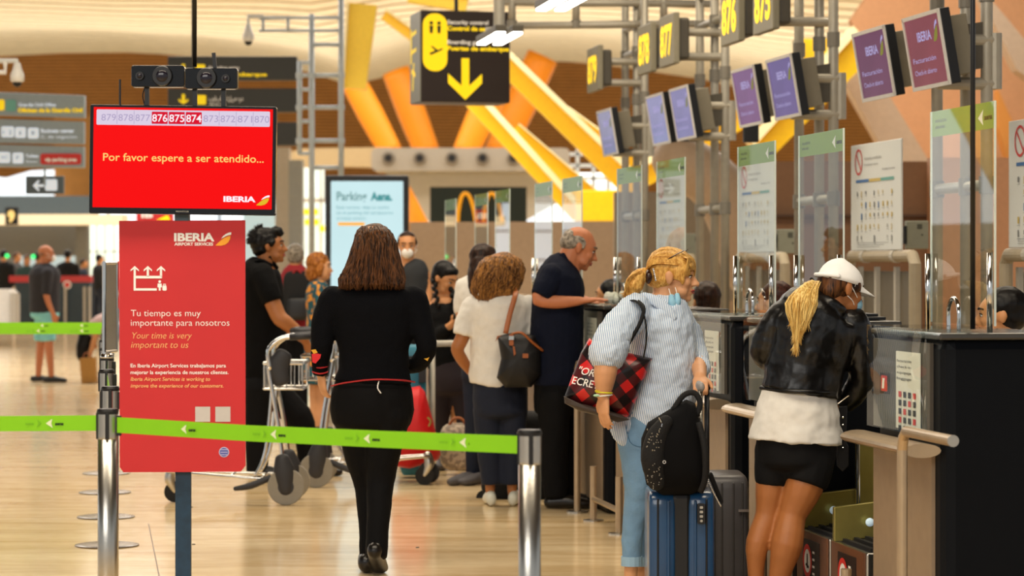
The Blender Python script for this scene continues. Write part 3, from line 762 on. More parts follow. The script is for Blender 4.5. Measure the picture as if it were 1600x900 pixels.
g = thing('ceiling_gantry', 'horizontal double pipe gantry across the top above the sign 879', 'gantry', P(950, 40, 25.3))
for (x0, y0, x1, y1) in ((785, 3, 1110, 6), (800, 40, 1110, 37)):
    bm = BM(); tube(bm, [P(x0, y0, 25.3), P(x1, y1, 25.3)], .036, n=12); mk('long_pipe', bm, m_alu, g, smooth=True)
for x in (800, 900, 1003, 1037):
    bm = BM(); tube(bm, [P(x, -30, 25.3), P(x, 40, 25.3)], .036, n=12); mk('short_pipe', bm, m_alu, g, smooth=True)
    bm = BM(); tube(bm, [P(x, 32, 25.3), P(x, 44, 25.3)], .05, n=12); mk('collar', bm, M('collar_grey', '#7e786c', 0.45, 0.3), g)

# arrow sign box
t = thing('hanging_sign_box', 'dark brown hanging sign box with yellow down arrow and boarding gates text', 'sign', P(728, 160, 27))
al = math.radians(13); Rr = Matrix.Rotation(al, 3, 'Z'); s_ = F / 27
c0 = P(727.5, 88.5, 27); Wd = 139 / s_ / math.cos(al); Hd = 143 / s_
R_ = Rr @ V((1, 0, 0)); B_ = Rr @ V((0, 1, 0))
bm = BM(); box(bm, c0 + B_ * .27, (Wd, .54, Hd), rot=Rr); mk('box_body', bm, M('sign_brown', '#23140c', 0.4), t, bevel=.01)
bm = BM(); box(bm, c0 + B_ * .27 - R_ * (Wd / 2 + .002), (.008, .53, Hd * .98), rot=Rr); sd = mk('side_panel', bm, M('side_grey', '#7d7a66', 0.4), t)
bm = BM(); q = c0 - R_ * (Wd / 2 + .008) + B_ * .5; 
for b in (.22, .04): flat(bm, [q - B_ * a + Z3 * z for a, z in ((.02, b), (.3, b + .02), (.3, b + .06), (.02, b + .04))])
flat(bm, [q - B_ * a + Z3 * z for a, z in ((.0, -.05), (.06, -.05), (.06, .3), (.0, .3))])
flat(bm, [q - B_ * a + Z3 * z for a, z in ((.08, -.33), (.14, -.33), (.2, -.05), (.14, -.05))]); flat(bm, [q - B_ * a + Z3 * z for a, z in ((.05, -.15), (.25, -.2), (.25, -.15), (.05, -.1))])
mk('side_print', bm, m_inky, sd)
bm = BM(); sx_ = Wd / 139
def S(px, py, off=.004): return c0 + R_ * ((px - 727.5) * sx_) - Z3 * ((py - 88.5) / s_) - B_ * off
flat(bm, [S(x, y) for x, y in rrect(680, 67, 38, 90, 18, 8)]); mk('pictogram_badge', bm, m_inky, t)
bm = BM()
flat(bm, [S(x, y) for x, y in ((721, 91), (733, 91), (733, 134), (753, 115), (753, 130), (727, 156), (700, 130), (700, 115), (721, 134))]); mk('down_arrow', bm, m_inky, t)
bm = BM()
add_text(bm, 'Control de seguridad', S(699, 48), R_, Z3, 90 * sx_, 7 / s_, bold=.04); add_text(bm, 'Puertas de embarque', S(699, 79), R_, Z3, 96 * sx_, 7 / s_, bold=.04)
mk('yellow_print', bm, m_inky, t)
bm = BM(); add_text(bm, 'Security control', S(699, 38), R_, Z3, 64 * sx_, 6.5 / s_, bold=.03); add_text(bm, 'Boarding gates', S(699, 69), R_, Z3, 60 * sx_, 6.5 / s_, bold=.03); mk('white_print', bm, m_inkw, t)
bm = BM()
for cx in (674, 686):
    flat(bm, [S(cx + 3 * math.cos(k), 37 + 3 * math.sin(k), .008) for k in [i * .785 for i in range(8)]]); flat(bm, [S(x, y, .008) for x, y in ((cx - 3, 41), (cx + 3, 41), (cx + 2, 53), (cx - 2, 53))])
flat(bm, [S(x, y, .008) for x, y in ((671, 84), (680, 80), (673, 73), (676, 73), (684, 79), (691, 76), (692, 78), (682, 83), (673, 87))])
mk('pictogram', bm, m_ink, t)
bm = BM(); tube(bm, [c0 + B_ * .27 + Z3 * Hd / 2 - R_ * .04, c0 + B_ * .27 + Z3 * (Hd / 2 + 1.2) - R_ * .04], .02, n=10); mk('hanger_rod', bm, m_black, t)

# dark hanging sign slats behind the screen
t = thing('hanging_sign', 'dark grey hanging sign of three slats with yellow arrow behind the red screen', 'sign', P(363, 226, 34))
m_sg = M('sign_slate', '#35352f', 0.5)
for y0, y1 in ((88, 125), (138, 175), (191, 227)):
    bm = BM(); pbox(bm, 262, y0, 464, y1, 34, .15); mk('sign_slat', bm, m_sg, t, bevel=.01)
bm = BM(); ptext(bm, 'de embarque', 345, 119, 72, 6, 33.99, bold=.04)
pflat(bm, rrect(313, 107, 15, 13, 2), 33.99); pflat(bm, rrect(314, 156, 16, 15, 2), 33.99)
for yy in (100, 147): pflat(bm, [(284, yy), (289, yy), (289, yy + 11), (294, yy + 7), (294, yy + 11), (286.5, yy + 16), (279, yy + 11), (279, yy + 7), (284, yy + 11)], 33.99)
mk('yellow_print', bm, m_inky, t)
bm = BM(); ptext(bm, 'Boarding gates', 326, 108, 48, 5, 33.99, bold=.03); ptext(bm, 'بوابات الصعود', 326, 157, 54, 7, 33.99, bold=.03); ptext(bm, '登机口', 326, 167, 26, 6, 33.99); mk('white_print', bm, m_inkw, t)
for x in (302,):
    bm = BM(); tube(bm, [P(x, -60, 34.07), P(x, 226, 34.07)], .02, n=8); mk('hanger_rod', bm, m_dark, t)
# grey-blue signs at the left
m_sb = M('sign_bluegrey', '#95a3aa', 0.5)
t = thing('information_sign', 'blue grey hanging sign of three slats with white icons at the left edge', 'sign', P(40, 262, 33))
for pts in ([(-80, 141), (132, 149), (132, 184), (-80, 178)], [(-80, 183), (131, 190), (131, 225), (-80, 222)], [(-80, 224), (131, 229), (131, 262), (-80, 260)]):
    bm = BM(); pprism(bm, pts, 33, .12); mk('sign_slat', bm, m_sb, t, bevel=.008)
bm = BM(); ptext(bm, 'Guardia Civil Office', 29, 166, 58, 5, 32.985, bold=.03); ptext(bm, 'Business center', 64, 207, 52, 6, 32.985, bold=.03); ptext(bm, 'Toilets', 40, 246, 20, 5, 32.985, bold=.03)
for x, y, wv in ((12, 206, 20), (32, 207, 17), (52, 208, 17), (6, 246, 20), (28, 247, 17)): pflat(bm, rrect(x, y, wv, 17, 3), 32.985)
ptext(bm, 'C. de negocios', 64, 216, 56, 5, 32.984); ptext(bm, 'Aseos', 40, 254, 18, 4, 32.984)
mk('white_print', bm, M('print_white_blue', '#dfeeff', 0.5, emit=.3, noise_amt=0), t)
bm = BM(); ptext(bm, 'Oficinas de la Guardia Civil', 28, 175, 101, 6, 32.985, bold=.05); pflat(bm, rrect(0, 164, 14, 17, 3), 32.985); mk('yellow_print', bm, m_inky, t)
bm = BM(); pflat(bm, rrect(17, 165, 16, 18, 3), 32.985); mk('teal_badge', bm, M('badge_teal', '#6fb0a4', .5, noise_amt=0), t)
bm = BM(); pflat(bm, rrect(95, 248.5, 64, 17, 4), 32.985); rb = mk('red_badge', bm, m_inkr, t)
bm = BM(); ptext(bm, 'vip parking area', 70, 252, 50, 6, 32.97, bold=.05); mk('badge_print', bm, m_inkw, rb)
bm = BM(); ptext(bm, '1 2', 5, 210, 14, 7, 32.975); ptext(bm, 'i', 30, 211, 3, 8, 32.975); ptext(bm, 'B', 49, 211, 6, 7, 32.975); ptext(bm, 'WC', 1, 249, 12, 6, 32.975); ptext(bm, 'P', 25, 250, 5, 7, 32.975); mk('icon_print', bm, m_sb, t)
bm = BM(); tube(bm, [P(70, 262, 33.06), P(70, 290, 33.06)], .014); mk('hanger_rod', bm, m_sb, t)
t = thing('small_arrow_sign', 'small blue grey sign with left arrow and white square under the left slats', 'sign', P(69, 303, 33.1))
bm = BM(); pbox(bm, 40, 275, 99, 303, 33.1, .1); mk('panel', bm, M('sign_dark_blue', '#4f5b62', .5), t, bevel=.008)
bm = BM(); pflat(bm, [(51, 290), (60, 281), (62, 283), (58, 288), (69, 288), (69, 292), (58, 292), (62, 297), (60, 299)], 33.08); pflat(bm, rrect(80, 289, 19, 18, 3), 33.08); mk('white_print', bm, M('print_white_blue', '#dfeeff', .5), t)
t = thing('gate_number_sign', 'dark sign with a cream digit 9 at the left edge', 'sign', P(18, 352, 68))
bm = BM(); pbox(bm, 8, 324, 28, 351, 68, .1); mk('panel', bm, m_dark, t); bm = BM(); ptext(bm, '9', 12, 346, 11, 17, 67.95, bold=.05); mk('digit', bm, M('digit_cream', '#e0c27a', .5, emit=.4), t)

# parking screen
t = thing('advertising_screen', 'tall bright advertising screen with a car parking advert in the middle', 'screen', P(573, 412, 31) - V((0, 0, P(573, 412, 31).z)))
a = P(508, 274, 31); b = P(638, 700, 31)
bm = BM(); box(bm, ((a.x + b.x) / 2, 31.15, a.z / 2), (b.x - a.x, .3, a.z)); mk('frame', bm, m_black, t, bevel=.02)
m_ad = M('ad_screen', '#d2f2f6', .3, emit=.92, noise_amt=.04, nscale=1.5, glow=True)
bm = BM(); pflat(bm, rrect(573.5, 372, 113, 178, 2), 30.985); sc = mk('lit_screen', bm, m_ad, t)
bm = BM(); ptext(bm, 'Parking', 526, 313, 47, 14, 30.97, bold=.02, mi=0); ptext(bm, 'Aena.', 579, 313, 34, 13, 30.97, bold=.05, mi=1)
for k, s in enumerate(('Este verano, deja tu coche', 'en el parking del aeropuerto', 'al mejor precio.')): ptext(bm, s, 526, 326 + k * 8.5, (82, 88, 46)[k], 4.5, 30.97, mi=1)
pflat(bm, rrect(549, 350, 42, 5, 2), 30.97, mi=2)
mk('screen_print', bm, [M('ad_ink_dark', '#6aa0ab', .5, emit=.3, noise_amt=0), M('ad_ink_teal', '#3b9dad', .5, emit=.3, noise_amt=0), M('ad_orange', '#e8a83c', .5, emit=.7, noise_amt=0)], sc)
# fast food panel with golden arches
t = thing('restaurant_sign', 'dark green restaurant panel with golden arches behind the partition', 'sign', P(752, 357, 60))
bm = BM(); pbox(bm, 672, 292, 823, 358, 60, .3); mk('panel', bm, M('panel_green', '#10231a', .5), t)
bm = BM()
for cx in (727, 768):
    pts = [P(cx - 13, 360, 59.9), P(cx - 11, 330, 59.9), P(cx - 6, 308, 59.9), P(cx, 302, 59.9), P(cx + 7, 308, 59.9), P(cx + 14, 330, 59.9), P(cx + 19, 362, 59.9)]
    limb(bm, pts, [.05, .045, .04, .035, .04, .045, .05], n=8, sub=4, caps=('f', 'f'))
mk('golden_arches', bm, M('arch_gold', '#e8a01a', .4, emit=.5), t, smooth=True)

# lattice mast with camera domes
t = thing('lattice_mast', 'pale grey lattice of tubes hanging between the dark signs and the yellow strut', 'lattice', P(510, 350, 32))
def lt(name, pts, r=.022): 
    bm = BM(); tube(bm, [P(x, y, 32) for x, y in pts], r, n=10); return mk(name, bm, m_lalu, t, smooth=True)
lt('upright', [(487, 22), (487, 410)], .034); lt('upright', [(533, -30), (533, 300)], .034); lt('upright', [(468, 95), (468, 240)], .03)
for y in (28, 48): lt('long_rail', [(405, y), (536, y)], .02)
for x in (411, 450): lt('rail_strut', [(x, 26), (x, 50)], .02)
for y in (70, 118, 168, 220, 262): lt('rung', [(487, y), (533, y)], .026)
for y in (98, 118, 140, 168, 190, 220, 240): lt('short_rung', [(466, y), (488, y)], .022)
for x in (468, 487, 533):
    for y in (118, 168, 220):
        bm = BM(); tube(bm, [P(x, y - 4, 32), P(x, y + 4, 32)], .045, n=10); mk('joint_collar', bm, m_lalu, t)
def dome(label, x, y, Y, arm):
    t = thing('dome_camera', label, 'camera', P(x, y, Y), 'dome security cameras')
    c = P(x, y, Y)
    bm = BM(); lathe(bm, c, [(.01, .13), (.03, .12), (.045, .06), (.07, 0), (.07, -.06), (.05, -.075)], n=18); mk('housing', bm, m_white, t, smooth=True)
    bm = BM(); ell(bm, c + V((0, 0, -.075)), (.048, .048, .05)); mk('glass_dome', bm, m_black, t, smooth=True)
    bm = BM(); tube(bm, [P(*p, Y) for p in arm], .025, n=10); mk('arm', bm, M('cam_arm', '#d4d6d2', .5), t, smooth=False)
dome('white dome camera hanging on its arm below the lattice rail', 388, 55, 32, [(388, 42), (388, 26), (412, 26)])
dome('white dome camera on a white bracket at the left edge', 27, 117, 27, [(27, 106), (27, 95), (-30, 95)])
bm = BM(); tube(bm, [P(-30, 113, 27), P(8, 113, 27), P(8, 96, 27)], .025); tag(mk('camera_bracket', bm, m_white), 'short white bracket tube at the left edge under the camera arm', 'bracket')
# ------------------------------------------------------------------ red stand with screen
YS = 10.1; sS = F / YS
t = thing('information_stand', 'red airline notice board on a blue post with a wide red screen above it', 'stand', V((P(284, 0, YS).x, YS + .03, 0)))
m_red = M('board_red', '#c3262b', 0.6, noise_amt=.03, nscale=5)
m_post = M('post_blue', '#1d3a52', 0.45, noise_amt=.25, nscale=30)
xa = P(284, 0, YS).x
bm = BM(); box(bm, (xa, YS + .05, .78), (24 / sS, .03, 1.5)); mk('post', bm, m_post, t)
bm = BM(); lathe(bm, (xa, YS + .05, 0), [(.24, 0), (.24, .012), (.05, .02)], n=28); mk('foot_plate', bm, m_post, t)
bm = BM(); pprism(bm, [(186, 345), (383, 344), (383.5, 728), (376, 737), (193, 738), (187, 730)], YS, .012); bd = mk('notice_board', bm, m_red, t)
PF = YS - .0015
bm = BM()
ptext(bm, 'IBERIA', 272, 376.5, 63, 12.5, PF, bold=.04)
ptext(bm, 'AIRPORT SERVICES', 272.5, 383.5, 60.5, 4.6, PF, bold=.03)
ptext(bm, 'Tu tiempo es muy', 204.5, 494, 109, 10.5, PF, bold=-.008); ptext(bm, 'importante para nosotros', 204.5, 509, 154, 10.5, PF, bold=-.008)
ptext(bm, 'En Iberia Airport Services trabajamos para', 204, 574, 149, 6, PF, bold=.012); ptext(bm, 'mejorar la experiencia de nuestros clientes.', 204, 584.5, 153, 6, PF, bold=.012)
mk('board_lettering', bm, m_inkw, bd)
bm = BM()
for x in (210.5, 231, 251.5):
    pflat(bm, [(x - 6.5, 424), (x - 6.5, 421.5), (x, 415.5), (x + 6.5, 421.5), (x + 6.5, 424), (x + 2, 420.5), (x - 2, 420.5)], PF)
    yb = 454 if x < 215 else 432
    pflat(bm, [(x - 1.7, 420), (x + 1.7, 420), (x + 1.7, yb), (x - 1.7, yb)], PF)
prect(bm, 212, 431, 253, 435, PF); prect(bm, 212, 450.5, 245, 454, PF)
pflat(bm, [(249.5 + 2.2 * math.cos(k * .785), 440 + 2.2 * math.sin(k * .785)) for k in range(8)], PF)
pflat(bm, [(246.5, 443), (252.5, 443), (253, 449), (251, 449), (251, 454), (248, 454), (248, 449), (246, 449)], PF)
pflat(bm, rrect(257, 450, 6.5, 8, 1.5), PF); pflat(bm, [(255, 446.2), (255, 443.5), (259, 443.5), (259, 446.2), (258, 446.2), (258, 444.5), (256, 444.5), (256, 446.2)], PF)
mk('pictogram', bm, m_inkw, bd)
for x in (305, 336.5):
    bm = BM(); prect(bm, x, 635.5, x + 23.5, 659, PF); mk('blank_patch', bm, M('patch_grey', '#c2bdb9', .6), bd)
bm = BM()
ptext(bm, 'Your time is very', 204.5, 529, 94, 10.5, PF, shear=.22, bold=-.008); ptext(bm, 'important to us', 204.5, 543.5, 89, 10.5, PF, shear=.22, bold=-.008)
ptext(bm, 'Iberia Airport Services is working to', 204, 595, 124, 6, PF, bold=.01, shear=.2); ptext(bm, 'improve the experience of our customers.', 204, 605.5, 145, 6, PF, bold=.01, shear=.2)
mk('board_lettering_cream', bm, M('ink_cream', '#f2b877', .5, noise_amt=0), bd)
bm = BM(); swoosh(bm, P(336.5, 384, PF), (1, 0, 0), (0, 0, 1), 25 / sS, 21 / sS); mk('board_emblem', bm, [m_inkw, M('ink_gold', '#f5a623', .5, noise_amt=0)], bd)
bm = BM(); c = P(350, 706.5, PF); disc(bm, c, V((1, 0, 0)), Z3, 8 / sS, 24, 0); disc(bm, c - V((0, .001, 0)), V((1, 0, 0)), Z3, 6.8 / sS, 24, 1)
for k in (-.5, 0, .5): flat(bm, [c + V((x / sS, -.0015, (k * 8 + z) / sS)) for x, z in ((-5.5, -.5), (5.5, -.5), (5.5, .5), (-5.5, .5))], 0)
mk('globe_emblem', bm, [M('globe_pale', '#c9c4e0', .5, noise_amt=0), M('globe_blue', '#4f5aa8', .5, noise_amt=0)], bd)
# screen, rolled a little
roll = Matrix.Rotation(math.radians(.75), 4, 'Y'); tc_ = P(285.5, 250, YS)
def rolled(bm):
    bmesh.ops.transform(bm, matrix=Matrix.Translation(tc_) @ roll @ Matrix.Translation(-tc_), verts=bm.verts); return bm
m_gl = M('gloss_black', '#0b0b0d', 0.12)
bm = BM(); pprism(bm, rrect(285.5, 250, 291, 170, 3), YS - .05, .05); tv = mk('screen_casing', rolled(bm), m_gl, t, bevel=.002)
bm = BM(); pbox(bm, 200, 190, 370, 310, YS, .06); mk('screen_back', rolled(bm), m_black, t)
PT = YS - .0515
bm = BM(); prect(bm, 145.5, 169, 425.5, 325.5, PT); mk('lit_screen', rolled(bm), M('screen_red', '#f8060a', .3, emit=.97, noise_amt=0, glow=True), tv)
PT -= .001
bm = BM(); pflat(bm, rrect(285.5, 184.5, 271, 24, 2), PT); ns = mk('number_strip', rolled(bm), M('strip_white', '#e0d4ea', .3, emit=.9, noise_amt=0, glow=True), tv)
bm = BM()
for k in range(10):
    x = 155.5 + 26.6 * k
    if k in (3, 4, 5): pflat(bm, rrect(x + 13.4, 184.5, 25, 19, 1), PT - .0005, mi=1)
    else: ptext(bm, str(879 - k), x + 2, 190, 23, 11, PT - .0005, mi=0)
    if k and k not in (3, 4, 5, 6): prect(bm, x - .5, 174, x + .3, 195, PT - .0005, mi=0)
for k in (3, 4, 5): ptext(bm, str(879 - k), 155.5 + 26.6 * k + 1.8, 190.5, 23.5, 12, PT - .001, mi=2, bold=.01)
mk('number_print', rolled(bm), [M('strip_grey', '#b3a6ca', .3, emit=.9, noise_amt=0, glow=True), M('cell_red', '#d8082c', .3, emit=.95, noise_amt=0, glow=True), M('screen_white', '#fff6ff', .3, emit=.95, noise_amt=0, glow=True)], ns)
bm = BM(); ptext(bm, 'Por favor espere a ser atendido...', 161, 252.5, 251, 12.5, PT, bold=.006); mk('message_lettering', rolled(bm), M('screen_cream', '#ffd878', .3, emit=.95, noise_amt=0, glow=True), tv)
bm = BM(); ptext(bm, 'IBERIA', 350, 314, 50, 8.5, PT, bold=.04, mi=0); swoosh(bm, P(401, 319.5, PT), (1, 0, 0), (0, 0, 1), 21 / sS, 16 / sS, 0, 1); mk('screen_emblem', rolled(bm), [M('screen_white', '#fff6ff'), M('screen_leaf2', '#e8c02a', .3, emit=.9, noise_amt=0, glow=True)], tv)
bm = BM(); ptext(bm, 'MONITOR', 276, 331.5, 20, 2.2, YS - .0515); mk('casing_print', rolled(bm), m_lgrey, tv)
bm = BM(); box(bm, (xa, YS + .02, P(0, 338, YS).z), (22 / sS, .05, 14 / sS)); mk('screen_bracket', bm, M('bracket_blue', '#46535c', .4, .4), t)
# two depth sensors on short legs
for n_, (x0, y0, x1, y1, L, S_) in enumerate(((205, 102, 288, 136, (254, 119), (219, 119)), (289, 106, 371, 139, (323, 122), (353, 123)))):
    Yq = YS - .02 - .005 * n_
    bm = BM(); pprism(bm, rrect((x0 + x1) / 2, (y0 + y1) / 2, x1 - x0, y1 - y0, 4), Yq, .05); sb = mk('sensor_body', bm, m_gl, t, bevel=.003)
    for (cx, cy), r in ((L, 16.5), (S_, 7)):
        c = P(cx, cy, Yq); bm = BM(); limb(bm, [c, c - V((0, .018, 0))], [r / sS, r * .9 / sS], n=22, sub=1, caps=('f', 'f')); lz = mk('lens_ring', bm, m_black, sb)
        bm = BM(); ell(bm, c - V((0, .016, 0)), (r * .6 / sS, .008, r * .6 / sS), nu=16); mk('lens', bm, M('lens_glass', '#1a1620', 0.05), lz, smooth=True)
    for x in ((228,) if n_ == 0 else (303, 348)):
        bm = BM(); box(bm, (P(x, 0, Yq).x, Yq + .03, (P(0, y1 - 4, Yq).z + P(0, 168, Yq).z) / 2), (7 / sS, .015, 34 / sS)); mk('sensor_leg', bm, m_black, t)
bm = BM(); tube(bm, [P(187.5, 165, YS), P(187.5, 124, YS)], .004); mk('antenna', bm, m_black, t)
bm = BM(); box(bm, P(335, 95, YS), (.014, .012, .06), rot=Matrix.Rotation(math.radians(-6), 3, 'Y')); mk('antenna', bm, m_black, t)
bm = BM(); ctube(bm, [P(226, 137, YS + .01), P(223, 150, YS + .02), P(226, 164, YS + .02)], .0025); mk('cable', bm, m_black, t)
bm = BM(); a = P(303, 104, YS); cyl(bm, (a.x, YS + .02, a.z), (a.x, YS + .02, 4.6), .0085, n=10); tag(mk('hanging_rod', bm, m_black, smooth=True), 'thin black rod coming down from above to the sensors over the red screen', 'rod')

# ------------------------------------------------------------------ belt posts and tapes
def stanchion(x, Y, label, right=True):
    c = P(x, 0, Y); c.z = 0; r = .0335
    t = thing('belt_post', label, 'stanchion', c, 'steel belt posts')
    bm = BM(); lathe(bm, c, [(.17, 0), (.17, .006), (.15, .01), (.04, .014)], n=32); mk('base_disc', bm, M('disc_steel', '#6a5a44', .25, .9), t, smooth=False)
    bm = BM(); cyl(bm, c + V((0, 0, .02)), c + V((0, 0, .965)), r, n=28); mk('tube', bm, m_steel, t, smooth=True)
    bm = BM(); lathe(bm, c, [(r + .0005, .9), (r + .0012, .905), (r + .0012, .997), (r - .002, 1.0)], n=28); mk('head_sleeve', bm, m_steel, t, smooth=False)
    bm = BM(); lathe(bm, c, [(r + .0035, .985), (r + .004, .995), (r, 1.003), (.01, 1.004)], n=28); mk('cap_ring', bm, m_black, t)
    bm = BM(); pprism(bm, rrect(0, 0, 1, 1, .3), 1, 1) if False else box(bm, c + V((.004, -r - .001, .945)), (.014, .006, .09)); mk('slot', bm, m_black, t, bevel=.002)
    bm = BM()
    if right: box(bm, c + V((r + .004, .0, .945)), (.018, .026, .068))
    box(bm, c + V((-r - .001, 0, .945)), (.006, .026, .09)); mk('belt_cassette', bm, m_black, t)
    return t
stanchion(168, 9.21, 'nearest steel belt post left of the red notice board')
stanchion(827.5, 8.05, 'steel belt post in the middle where the green tape ends', False)
for x, Y, nm in ((172.5, 10.9, 'second steel belt post in the line behind the left one'), (166.5, 12.65, 'third steel belt post in the line behind the left one'), (167, 14.3, 'steel belt post that carries the chrome sign frame'),
                 (165.5, 15.9, 'fifth belt post in the left line, only its disc clearly seen'), (164, 17.6, 'sixth belt post in the left line'), (166, 19.2, 'farthest belt post of the left line')):
    stanchion(x, Y, nm)
def tape(pts, label, marks=(), zc=.954, h=.053):
    """pts: (px, pixel row of the middle, Y)"""
    W_ = [P(*p) for p in pts]; bm = BM(); N = 24; C_ = []
    for i in range(N + 1):
        u = i / N * (len(W_) - 1); k = min(int(u), len(W_) - 2); C_.append(W_[k].lerp(W_[k + 1], u - k))
    vs = [[bm.verts.new(c + V((0, dy, dz))) for dy, dz in ((-.001, -h / 2), (-.001, h / 2), (.001, h / 2), (.001, -h / 2))] for c in C_]
    for a, b in zip(vs, vs[1:]):
        for k in range(4): bm.faces.new((a[k], a[(k + 1) % 4], b[(k + 1) % 4], b[k]))
    bm.faces.new(vs[0]); bm.faces.new(list(reversed(vs[-1])))
    o = tag(mk('barrier_tape', bm, m_green), label, 'tape')
    if marks:
        bm = BM(); D = (W_[-1] - W_[0]).normalized(); U = Z3
        for mx_ in marks:
            best = min(range(N * 20 + 1), key=lambda i: abs((lambda q: q.x / q.y * F + 800)(W_[0].lerp(W_[-1], i / (N * 20))) - mx_))
            # follow the polyline at that spot
            seg = [(abs((c.x / c.y * F + 800) - mx_), c) for c in C_]; seg.sort(key=lambda q: q[0]); c1, c2 = seg[0][1], seg[1][1]
            x1, x2 = [c.x / c.y * F + 800 for c in (c1, c2)]; c = c1.lerp(c2, (mx_ - x1) / (x2 - x1)) + V((0, -.003, 0))
            q = lambda a, b: c + D * a + U * b
            flat(bm, [q(-.016, 0), q(.01, .016), q(.006, 0), q(.012, -.016)], 0)
            add_text(bm, 'aena', q(.02, -.006), D, U, .034, .011, bold=.05, shear=.2, mi=1)
            flat(bm, [q(-.05, .014), q(-.034, 0), q(-.052, -.014), q(-.045, 0)], 2); add_text(bm, 'aena', q(-.098, -.005), D, U, .034, .01, bold=.02, shear=.2, mi=2)
        mk('tape_print', bm, [M('tape_mark_white', '#e6efc9', .6, noise_amt=0), M('tape_mark_dark', '#16320a', .6, noise_amt=0), M('tape_mark_dim', '#74b81a', .6, noise_amt=0)], o)
    return o
tape([(183, 664, 9.19), (390, 677, 8.85), (600, 686.5, 8.45), (812, 695, 8.05)], 'long green barrier tape crossing in front of the red board to the middle post', (288, 428, 574, 724))
tape([(-160, 662, 9.5), (0, 662, 9.35), (153, 661, 9.21)], 'green barrier tape running out of the left edge from the nearest post', (78,))
tape([(-150, 509, 23.6), (0, 508.5, 23.7), (160, 508.5, 23.9)], 'higher of the two far green tapes in front of the man in shorts', (-30, 66, 128))
tape([(-150, 517.5, 21.8), (0, 517, 21.8), (158, 517, 21.8)], 'lower of the two far green tapes in front of the man in shorts', (60, 128))
for (x0, Y0), (x1, Y1), nm in (((172.5, 10.9), (166.5, 12.65), 'green tape between the second and third post of the left line'), ((166.5, 12.65), (167, 14.3), 'green tape between the third and fourth post of the left line'), ((167, 14.3), (165.5, 15.9), 'green tape between the fourth and fifth post of the left line')):
    tape([(x0 + 1, HOR + .546 * F / Y0, Y0), (x1 + 1, HOR + .546 * F / Y1, Y1)], nm)
# chrome sign frame on a post
Yf = 14.3; t = thing('sign_frame', 'chrome sign frame seen edge-on, standing on a belt post', 'sign frame', P(171, 556, Yf))
cf = P(172, 480, Yf); ry = Matrix.Rotation(math.radians(84), 3, 'Z')
bm = BM(); box(bm, cf, (.24, .012, .45), rot=ry); mk('panel', bm, M('frame_panel', '#c4c0b6', .2, .9), t)
bm = BM()
for a in (-.125, .125): tube(bm, [cf + ry @ V((a, 0, -.235)), cf + ry @ V((a, 0, .235))], .011)
for b in (-.235, .235): tube(bm, [cf + ry @ V((-.125, 0, b)), cf + ry @ V((.125, 0, b))], .011)
mk('rim', bm, m_chrome, t, smooth=False)
bm = BM(); lathe(bm, P(167, 560, Yf), [(.036, 0), (.036, .01), (.03, .025), (.012, .035), (.01, .05)], n=20); mk('mounting_dome', bm, m_chrome, t, smooth=True)
bm = BM(); pbox(bm, 168, 408, 186.5, 482, 17, .02); rs = tag(mk('red_sign', bm, m_red, bevel=.004), 'small red sign with white mark behind the chrome sign frame', 'sign')
bm = BM(); ptext(bm, '0', 176, 468, 9, 20, 16.99, bold=.06); mk('sign_print', bm, m_inkw, rs)
bm = BM(); pbox(bm, 213, 326, 270, 348, 40, .1); rs = tag(mk('airline_sign', bm, m_red), 'small red airline sign peeping out below the red screen', 'sign')
bm = BM(); ptext(bm, 'IB', 221, 340, 18, 9, 39.98, bold=.04, mi=0); pflat(bm, [(244, 344), (262, 336), (266, 344)], 39.98, mi=1); mk('sign_print', bm, [m_inkw, m_inky], rs)

